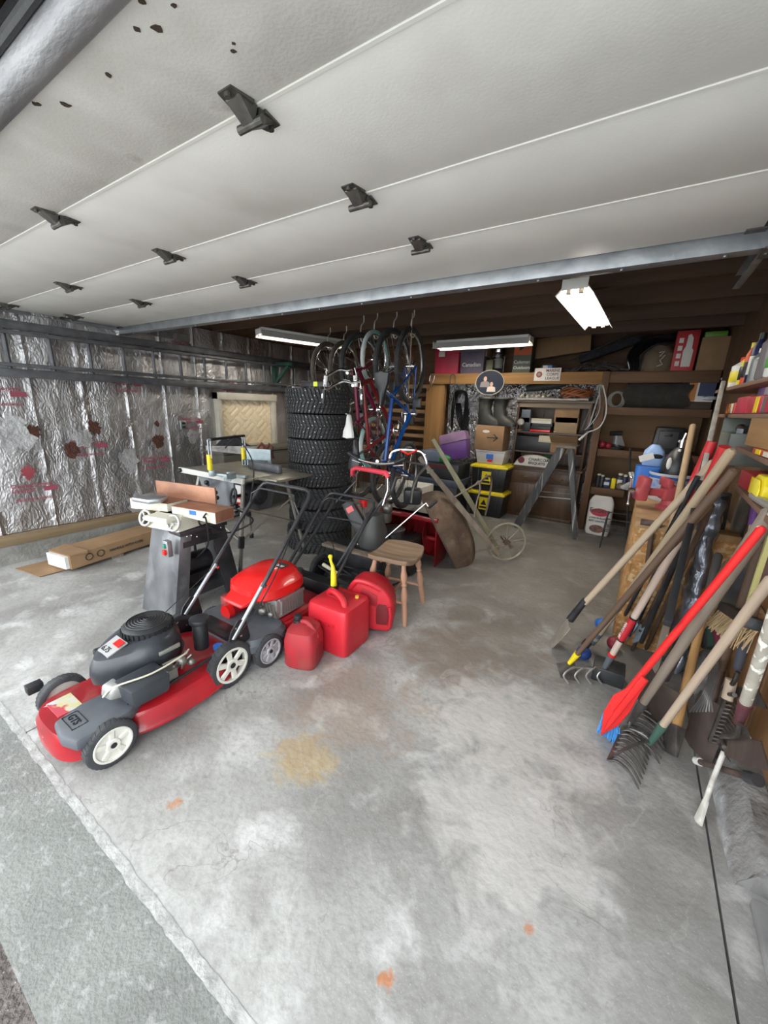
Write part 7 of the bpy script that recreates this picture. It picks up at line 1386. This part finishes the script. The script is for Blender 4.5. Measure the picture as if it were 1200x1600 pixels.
# 7 bolt cutter
A = P(982, 1022, z=.0); A.z = .12; J = P(990, 1000, z=.16); GR = plas('grip_red', (.6, .03, .035), .5)
t = T('bolt_cutter', 'large bolt cutter with two red grips and blue-grey jaws', 'bolt cutter', (A.x, A.y, 0))
g1 = P(1113, 690, x=.33); g2 = P(1133, 698, x=.33); m1_ = P(1092, 770, x=.3); m2_ = P(1100, 790, x=.3)
for g, mm_, jj in ((g1, m1_, J+V((-.03, 0, .02))), (g2, m2_, J+V((.04, 0, 0)))):
    e = g.lerp(jj, .28); MB(world=True).tube([jj, e], .013, 12).build('handle_tube', BLKPAINT, t); MB(world=True).tube([e, e.lerp(g, .5), g], [.022, .026, .023], 14).build('grip', GR, t)
JM = mat('blue_grey_jaw', (.25, .32, .38), .4, .5); F7 = frame(A, J+V((.08, .12, .32)), (-.6, -.8, 0))
mb = MB(F=F7, world=True); mb.prism([(-.02, -.03), (-.05, .02), (-.055, .09), (-.03, .14), (.0, .1), (-.005, .05)], (0, -.012, 0), (1, 0, 0), (0, 0, 1), (0, .022, 0)); mb.build('jaw', JM, t, bevel=.003); mb = MB(F=F7, world=True); mb.prism([(.02, -.03), (.05, .02), (.055, .09), (.03, .14), (.0, .1), (.005, .05)], (0, -.012, 0), (1, 0, 0), (0, 0, 1), (0, .022, 0)); mb.build('jaw', JM, t, bevel=.003)
for x, z in ((-.03, .08), (.035, .08), (.0, .12), (.04, .03)): MB(F=F7, world=True).cyl((x, .01, z), (x, .022, z), .009, n=10).build('bolt', CHROME, t)
# 8 hockey stick
A = P(1096, 745, x=.3); B = P(1130, 598, x=.4); AA = A+(A-B)*.9
t, L = tool('hockey_stick', 'white and black hockey stick shaft leaning against the right wall shelf', 'hockey stick', AA, B, (-1, 0, 0)); s0 = L*.45
MB().box((-.014, -.011, s0), (.012, .011, L)).build('shaft', mat('scuffed_white_shaft', (.55, .54, .48), .5, col2=(.35, .34, .3), scale=12), t, bevel=.003); MB().box((.012, -.012, s0), (.036, .012, L)).build('black_edge', BLACK, t); MB().box((-.015, -.012, 0), (.02, .012, s0)).build('taped_end', BLACK, t, bevel=.003)
mb = MB(); mb.text('TEAM', (.004, .0125, L*.8), (0, 0, 1), (-1, 0, 0), .022, .002); mb.build('lettering', BLACK, t); MB().box((-.008, .011, L*.5), (.006, .0125, L*.62)).build('dark_mark', BLACK, t)
# 9 dark rods
for k, (a, b, x, r, m_, lb) in enumerate((((985, 995), (1096, 755), .3, .011, BLKPAINT, 'black steel rod leaning between the pinkish handle and the grey pipe'), ((1000, 1000), (1102, 775), .31, .014, mat('blue_grey_pipe', (.1, .12, .15), .35, .6), 'blue-grey steel pipe leaning in the bundle'), ((968, 960), (1090, 745), .28, .012, BLKPAINT, 'black steel rod leftmost behind the long handles'), ((1010, 1010), (1112, 790), .33, .013, HBRN, 'thin dark wooden stick beside the plastic-wrapped roll'), ((995, 985), (1098, 780), .33, .010, RUST, 'thin rusty rod in the middle of the bundle'))):
    A = P(*a, z=.02) if a[1] > 990 else P(*a, z=.15); B = P(*b, x=x); A.z = .0; t = MB().tube([A, A.lerp(B, .5), B], r, 10).build('leaning_rod', m_, label=lb, cat='rod', group='rods leaning in the tool bundle')
# 10 lath board
A = P(1018, 1062, z=0); B = P(1062, 900, x=.36); MB().bar(A, A+(B-A)*1.5, .035, .012, up=(0, 1, 0)).build('wood_lath', wood('white_flaked_lath', (.3, .25, .19), (.2, .16, .12), 2, col3=(.6, .58, .52), s3=30, lo3=.58, hi3=.62), label='narrow lath with flaking white paint left of the plastic-wrapped roll', cat='lath')
# 11 plastic wrapped roll
A = P(1052, 1042, z=0); B = P(1118, 775, x=.45); F = frame(A, B, (-1, -.2, 0)); L = (B-A).length
PLS = mat('black_plastic_film', (.04, .045, .06), .14, .5, col2=(.3, .33, .4), scale=6, stretch=(1, 1, .45), bump=1.0, bscale=16, coat=1)  # lighter blue-grey mix paints highlights onto the film's crinkles
t = T('wrapped_roll', 'long roll wrapped in shiny black plastic film leaning on the wall', 'roll', F=F)
mb = MB(); mb.loft([[(.085*(1+.25*noise.noise(V((math.cos(a), math.sin(a), z*6))))*math.cos(a), .05*(1+.3*noise.noise(V((math.cos(a)*2, math.sin(a)*2, z*9+4))))*math.sin(a), z*L) for a in [k*PI/16 for k in range(32)]] for z in [i/40 for i in range(41)]]); mb.build('plastic_wrap', PLS, t, disp=.022, dscale=14)
A2 = P(1085, 1010, z=0); B2 = P(1135, 770, x=.5); MB().bar(A2, B2, .05, .04, up=(0, 1, 0)).build('black_post', BLKPAINT, label='square black post just right of the plastic-wrapped roll', cat='post', bevel=.005)
# 12 snow brush with red handle
A = P(930, 1142, z=.035); B = P(1190, 826, x=.36); RB = plas('snowbrush_red', (.72, .02, .02), .3, .92, coat=.3)
t, L = tool('snow_broom', 'red push broom with long red handle and blue bristles, in front of the bundle', 'broom', A, B, (-.5, -.3, .8)); hnd(t, .2, L, .0135, .0125, RB)
NB = V((.05, -.85, .52)); _d = (B-A).normalized(); NB = (NB-_d*NB.dot(_d)).normalized(); wq = lambda x, y, d=0: PN(x, y, A+NB*d, NB)
mb = MB(world=True); hd = [(1003, 1054), (1014, 1064), (1000, 1084), (985, 1112), (966, 1134), (938, 1150), (943, 1112), (958, 1086), (978, 1075), (992, 1066)]
mb.hull8([wq(*p, -.012) for p in hd], [wq(*p, .012) for p in hd]); mb.build('head', RB, t, bevel=.004)
mb = MB(world=True); rb = [(1002, 1056), (1012, 1064), (984, 1098), (960, 1128), (940, 1148), (950, 1126), (978, 1088)]; mb.hull8([wq(*p, .012) for p in rb], [wq(*p, .022) for p in rb]); mb.build('rib', RB, t, bevel=.003)
mb = MB(world=True); random.seed(9)
for k in range(220):
    f = random.random(); p = wq(942+26*f, 1112+24*f*f+12*random.random(), random.uniform(-.025, .0)); e = wq(934+34*f+random.uniform(-3, 3), 1140+24*f+random.uniform(-3, 4) if f < .8 else 1158+random.uniform(-3, 4), random.uniform(-.035, .0)); mb.tube([p, e], .0022, 4)
mb.build('bristles', mat('blue_bristle', (.08, .3, .65), .6), t, kind='stuff')
# rakes ------------------------------------------------------------
def rake(name, label, A, B, n, w, tl, hm, m=TINE, r0=.014, r1=.017, face=(-.8, -.6, 0), curve=.05, ferr=None, drop=.0):
    t, L = tool(name, label, 'rake', A, B, face); hnd(t, .1, L, r0, r1, hm); MB().tube([(0, 0, .02), (0, 0, .16)], [.011, r0*1.35], 12).build('ferrule', ferr or m, t)
    MB().bar((-w/2, 0, 0), (w/2, 0, 0), .016, .008).build('head_bar', m, t)
    for s in (-1, 1): MB().tube(bez([(s*w*.42, 0, 0), (s*w*.32, .0, .05), (s*.02, 0, .08), (0, 0, .12)], 4), .006, 8).build('bow', m, t)
    for k in range(n): x = -w/2+w*k/(n-1); MB().tube(bez([(x, 0, 0), (x, curve*.5, -.005), (x, curve, -tl*.4), (x, curve*1.1, -tl)], 4), [.006]*12+[.002], 8).build('tine', m, t)
    return t
def floor_rake(name, label, pa, pb, n, A, B, hm, r0, r1, tl=.12, ferr=None, hl=0):
    t, L = tool(name, label, 'rake', A, B); hnd(t, .09, L, r0, r1, hm); MB().tube([(0, 0, -.01), (0, 0, .15)], [.011, r0*1.3], 12).build('ferrule', ferr or TINE, t)
    a = P(*pa, z=.0); b = P(*pb, z=.0); a.z = .075; b.z = .085; MB(world=True).bar(a, b, .016, .008).build('head_bar', TINE, t)
    for e in (.06, .94):
        p = a.lerp(b, e); MB(world=True).tube(bez([p, p.lerp(A, .35)+V((.0, 0, .02)), p.lerp(A, .8)+V((0, 0, .02)), A], 5), .0065, 8).build('bow', TINE, t)
    for k in range(n): p = a.lerp(b, k/(n-1)); MB(world=True).tube(bez([p, p+V((.03, .0, .014)), p+V((tl*.65, -.004, -.01)), p+V((tl, -.012, -.062))], 4), [.006]*8+[.005]*4+[.0025], 8).build('tine', TINE, t)
    return t
B = P(1205, 800, x=.4)
floor_rake('garden_rake', 'large iron garden rake with thick grey-brown handle, teeth lying on the floor', (973, 1170), (1006, 1096), 13, P(985, 1128, z=.12), B, HGREY, .016, .024, tl=.14)
A = P(1016, 1160, z=.09); B = P(1205, 905, x=.42)
floor_rake('bow_rake', 'bow rake with green ferrule and pale handle, nearest on the floor', (946, 1210), (970, 1158), 9, A, B, wood('buff_handle', (.46, .36, .27), (.34, .26, .19), 2), .0145, .016, tl=.12, ferr=plas('dull_green', (.06, .13, .1)))
# mattock with orange handle
A = P(1045, 1180, z=0); A.z = .0; B = P(1122, 868, x=.46)
t, L = tool('mattock', 'grubbing mattock with orange-brown handle standing on its steel blade', 'mattock', A+V((0, 0, .02)), B); hnd(t, .1, L*.78, .021, .016, HORG); hnd(t, L*.78, L, .0175, .02, mat('dark_grip_tape', (.08, .075, .07), .8), name='grip')
mb = MB(); mb.hull8([(-.04, -.008, -.01), (.04, -.008, -.01), (.04, .004, -.01), (-.04, .004, -.01)], [(-.03, -.025, .12), (.03, -.025, .12), (.03, .025, .12), (-.03, .025, .12)]); mb.build('head', TINE, t, bevel=.004)
# dark scoop shovel behind the red broom
A = P(1000, 1120, z=0); A.z = .02; B = P(1140, 880, x=.4)
t, L = tool('scoop_shovel', 'dark brown scoop shovel behind the red broom', 'shovel', A, B, (-.75, -.5, .4)); blade(t, .24, .3, mat('dark_brown_steel', (.055, .04, .038), .5, .5, col2=(.1, .075, .06), scale=8), curve=.06); MB().tube([(0, 0, .28), (0, 0, .46)], [.03, .022], 12).build('socket', mat('purple_grey_socket', (.09, .075, .08), .5, .3), t); hnd(t, .44, L, .02, .018, HBRN)
# rust coloured spade
A = P(1083, 1176, z=0); A.z = .01; B = P(1190, 850, x=.55)
t, L = tool('spade', 'rusty flat spade standing by the curb', 'spade', A, B, (-.9, -.4, 0)); blade(t, .2, .26, mat('rust_grey_blade', (.17, .13, .115), .65, .4, col2=(.11, .085, .075), scale=8), pointed=False, curve=.02); MB().tube([(0, 0, .25), (0, 0, .4)], [.024, .02], 12).build('socket', RUST, t); hnd(t, .38, L, .019, .019, HBRN)
# broom with straw bristles, yellow handle
A = P(1152, 968, x=.5); B = P(1206, 830, x=.42)
t = T('push_broom', 'push broom with straw bristles, black block and pale yellow handle', 'broom', A)
h0 = P(1166, 955, x=.48); MB(world=True).bar(h0, B+(B-h0)*.3, .017, .015, up=(0, 1, 0)).build('handle', mat('pale_yellow_handle', (.75, .72, .3), .5), t, bevel=.003)
b0 = P(1132, 948, x=.52); b1 = P(1178, 975, x=.48); MB(world=True).bar(b0, b1, .05, .045).build('block', BLACK, t, bevel=.005); mb = MB(world=True); random.seed(2)
for k in range(220):
    f = random.random(); p = b0.lerp(b1, f)+V((random.uniform(-.02, .02), 0, -.02)); mb.tube([p, p+V((random.uniform(-.05, .0), random.uniform(-.02, .05), -.09+random.uniform(-.015, .015)))], .0018, 4)
mb.build('bristles', mat('straw', (.5, .36, .2), .8), t, kind='stuff')
# corn hoe and others at the far right
A = P(1133, 1075, x=.5); B = P(1206, 760, x=.42)
t, L = tool('drag_hoe', 'drag hoe with long dark reddish handle and curved grey neck', 'hoe', P(1157, 1026, x=.5), P(1208, 835, x=.46)); hnd(t, .02, L, .017, .02, wood('dark_reddish_handle', (.17, .1, .08), (.11, .065, .05), 2)); MB().tube([(0, 0, -.06), (0, 0, .1)], [.014, .022], 12).build('socket', mat('slate_ferrule', (.1, .11, .14), .5, .4), t)
c = P(1146, 1055, x=.5); mb = MB(world=True); mb.tube(bez([P(1153, 1050, x=.5), P(1145, 1068, x=.5), P(1131, 1072, x=.5), P(1133, 1083, x=.5), P(1148, 1086, x=.5)], 5), .0085, 8); mb.build('neck', TINE, t); mb = MB(world=True); q = [P(1146, 1072, x=.52), P(1184, 1078, x=.56), P(1198, 1108, x=.56), P(1150, 1095, x=.52)]; mb.hull8(q, [p+V((.004, .004, 0)) for p in q]); mb.build('blade', TINE, t)
# iron rake head against the wall
A = P(1118, 1158, x=.5); B = P(1140, 1090, x=.5)
t = T('iron_rake_head', 'iron rake with pale broken handle hanging teeth-right above the spade', 'rake', P(1112, 1160, x=.52)); a = P(1108, 1158, x=.5); b = P(1134, 1088, x=.5); MB(world=True).bar(a, b, .022, .01, up=(1, 0, 0)).build('head_bar', TINE, t)
for k in range(13): p = a.lerp(b, k/12.); MB(world=True).tube([p, p+V((.03, .0, .004)), p+V((.06, -.08, -.002))], [.0055, .005, .002], 7).build('tine', TINE, t)
MB(world=True).tube([P(1136, 1092, x=.5), P(1143, 1062, x=.5)], .02, 12).build('handle_stub', HPALE, t)
# white splattered hoe
A = P(1166, 1105, x=.5); B = P(1212, 960, x=.4)
t, L = tool('eye_hoe', 'heavy hoe with white paint-splattered handle, maroon socket and wide rusty blade', 'hoe', P(1160, 1112, x=.47), P(1222, 930, x=.4)); hnd(t, .03, L, .017, .018, mat('paint_splattered_handle', (.42, .39, .33), .7, col2=(.3, .27, .22), scale=9, col3=(.75, .74, .66), s3=22, lo3=.55, hi3=.58)); MB().tube([(0, 0, -.07), (0, 0, .06)], [.014, .021], 14).build('socket', mat('maroon_socket', (.12, .04, .05), .5, .2), t)
mb = MB(world=True); q = [P(1128, 1158, x=.5), P(1150, 1152, x=.5), P(1188, 1158, x=.52), P(1202, 1205, x=.52), P(1170, 1198, x=.5), P(1132, 1180, x=.48)]; mb.hull8(q, [p+V((.005, .005, .0)) for p in q]); mb.build('blade', mat('brown_grey_blade', (.2, .16, .14), .5, .5, col2=(.13, .1, .09), scale=6, stretch=(1, 1, 3)), t)
mb = MB(world=True); mb.tube(bez([P(1156, 1132, x=.47), P(1150, 1150, x=.48), P(1128, 1152, x=.49), P(1132, 1168, x=.49)], 5), .009, 8); mb.build('neck', TINE, t)
# white crowbar-like chisel and dark pipe on the curb
A = P(1090, 1286, z=0); B = P(1131, 1175, x=.5); t, L = tool('pry_bar', 'white-painted pry bar with flared tip standing in front of the curb', 'pry bar', A, B, (-1, -.3, 0)); MB().hull8([(-.022, -.006, 0), (.022, -.006, 0), (.022, .006, 0), (-.022, .006, 0)], [(-.008, -.008, .09), (.008, -.008, .09), (.008, .008, .09), (-.008, .008, .09)]).build('flared_tip', mat('flaking_white_paint', (.66, .65, .6), .6, col2=(.4, .38, .33), scale=20), t, bevel=.002); MB().tube([(0, 0, .08), (.004, 0, L*.6), (0, 0, L)], .009, 10).build('shank', MATS['flaking_white_paint'], t)
a = P(1092, 1190, x=.47); b = P(1178, 1217, x=.56); t = T('iron_pipe', 'short dark iron pipe lying across the curb behind the pry bar', 'pipe', a.lerp(b, .5)); MB(world=True).tube([a, b], .012, 12).build('pipe', RUST, t); MB(world=True).cyl(a-(b-a).normalized()*.02, a+(b-a).normalized()*.012, .016, n=12).build('white_end', WHITE, t); MB(world=True).cyl(b-(b-a).normalized()*.03, b+(b-a).normalized()*.02, .022, n=14).build('collar', BLKPAINT, t)
# wire hoops
mb = MB(); a = P(1098, 1115, x=.42); 
for k in range(8): mb.tube(bez([P(1100+3*k, 1022, x=.5), P(1108+2*k, 1050, x=.45), P(1098+2*k, 1085, x=.42), P(1078+5*k, 1112, x=.42)], 5), .0035, 6)
mb.build('wire_hoops', mat('grey_wire', (.2, .2, .2), .5, .6), label='bunch of thin grey wire hoops behind the rakes', cat='wire')
MB().tube([P(1123, 985, x=.55), P(1128, 1015, x=.56), P(1120, 1060, x=.55)], [.03, .035, .02], 12).build('maroon_rag', mat('maroon_cloth', (.16, .015, .04), .9, col2=(.1, .01, .025), scale=12, bump=.4), label='maroon cloth hanging below the straw broom', cat='cloth', disp=.02)
MB().tube([P(1113, 985, x=.56), P(1115, 1012, x=.57)], [.035, .025], 12).build('green_rag', mat('dark_green_cloth', (.02, .05, .035), .9), label='dark green cloth beside the maroon cloth', cat='cloth', disp=.02)
# post, purple and green handles behind
for a, b, x, r, m_, lb, nm in (((1125, 900), (1170, 775), .6, .036, mat('grey_log', (.17, .15, .13), .9, col2=(.11, .1, .085), scale=8, bump=.4), 'thick greyed wooden post standing behind the red handle', 'wooden_post'), ((1172, 850), (1186, 778), .56, .018, wood('two_tone', (.55, .42, .28), (.42, .32, .2), 2), 'pale wooden stick with purple grip under the lowest wall shelf', 'purple_grip_handle'), ((1178, 830), (1203, 782), .52, .014, plas('emerald', (.02, .22, .12)), 'shiny emerald green handle right of the purple grip', 'green_pole'), ((1120, 975), (1185, 865), .58, .034, mat('charcoal_tube', (.05, .052, .056), .5, col2=(.1, .095, .09), scale=7), 'dark grey plastic tube leaning behind the broom', 'dark_tube'), ((1103, 960), (1135, 850), .6, .026, mat('grey_grip', (.12, .11, .1), .8), 'short grey-gripped pale handle left of the thick post', 'grey_grip_handle')):
    A = P(*a, x=x); B = P(*b, x=x); d = B-A; A0 = A-d*((A.z-.14)/d.z) if nm in ('wooden_post', 'dark_tube') else A-d*.5
    t = T(nm, lb, 'handle' if 'handle' in nm else ('post' if 'post' in nm else 'tube'), F=frame(A0, B, (-1, 0, 0))); L = (B-A0).length; MB().tube([(0, 0, 0), (0, 0, L*.6), (0, 0, L)], [r, r, r*.95], 14).build('shaft', m_, t)
    if nm == 'purple_grip_handle': MB().tube([(0, 0, L*.6), (0, 0, L*1.02)], r*1.25, 14).build('grip', PURPLE, t, label='purple grip')
# hammer on the bench side
t = T('hammer', 'old hammer with dark head hanging on the end of the workbench', 'hammer', P(1020, 850, y=2.81)); MB(world=True).tube([P(1001, 815, y=2.81), P(1034, 820, y=2.81)], .02, 12).build('head', RUST, t); MB(world=True).tube([P(1020, 818, y=2.81), P(1012, 880, y=2.81)], [.013, .015], 12).build('handle', HBRN, t)
# odds on the floor under the tools
MB().box((.02, 2.3, 0), (.18, 2.44, .09)).build('plastic_crate', plas('dark_crate', (.03, .032, .035)), label='small dark plastic crate under the leaning handles', cat='crate', bevel=.006)
for k, (px, py, m_, lb) in enumerate(((940, 975, BLUE, 'blue plastic scoop end showing among the handles'), (960, 1005, plas('crimson', (.3, .02, .05)), 'crimson plastic piece showing among the handles'), (912, 1020, mat('navy_bit', (.02, .06, .25), .5), 'navy blue clip on the floor by the weeder hook'))):
    c = P(px, py, z=.05); MB().ball((c.x, c.y, .05), .045, 12, (1, 1.2, .9)).build('plastic_piece', m_, label=lb, cat='plastic piece')
c = P(1032, 1112, z=.03); MB().box((c.x-.03, c.y-.02, 0), (c.x+.04, c.y+.03, .05)).build('green_plastic', plas('grass_green', (.12, .4, .03)), label='bright green plastic piece under the big rake handle', cat='plastic piece', bevel=.008)
# plywood strips between the tools at the wall foot
MB().box((.6, 2.15, .13), (.655, 2.85, .62)).build('leaning_plywood', PLY, label='orange plywood offcut standing on the curb behind the rakes', cat='plywood', bevel=.002)
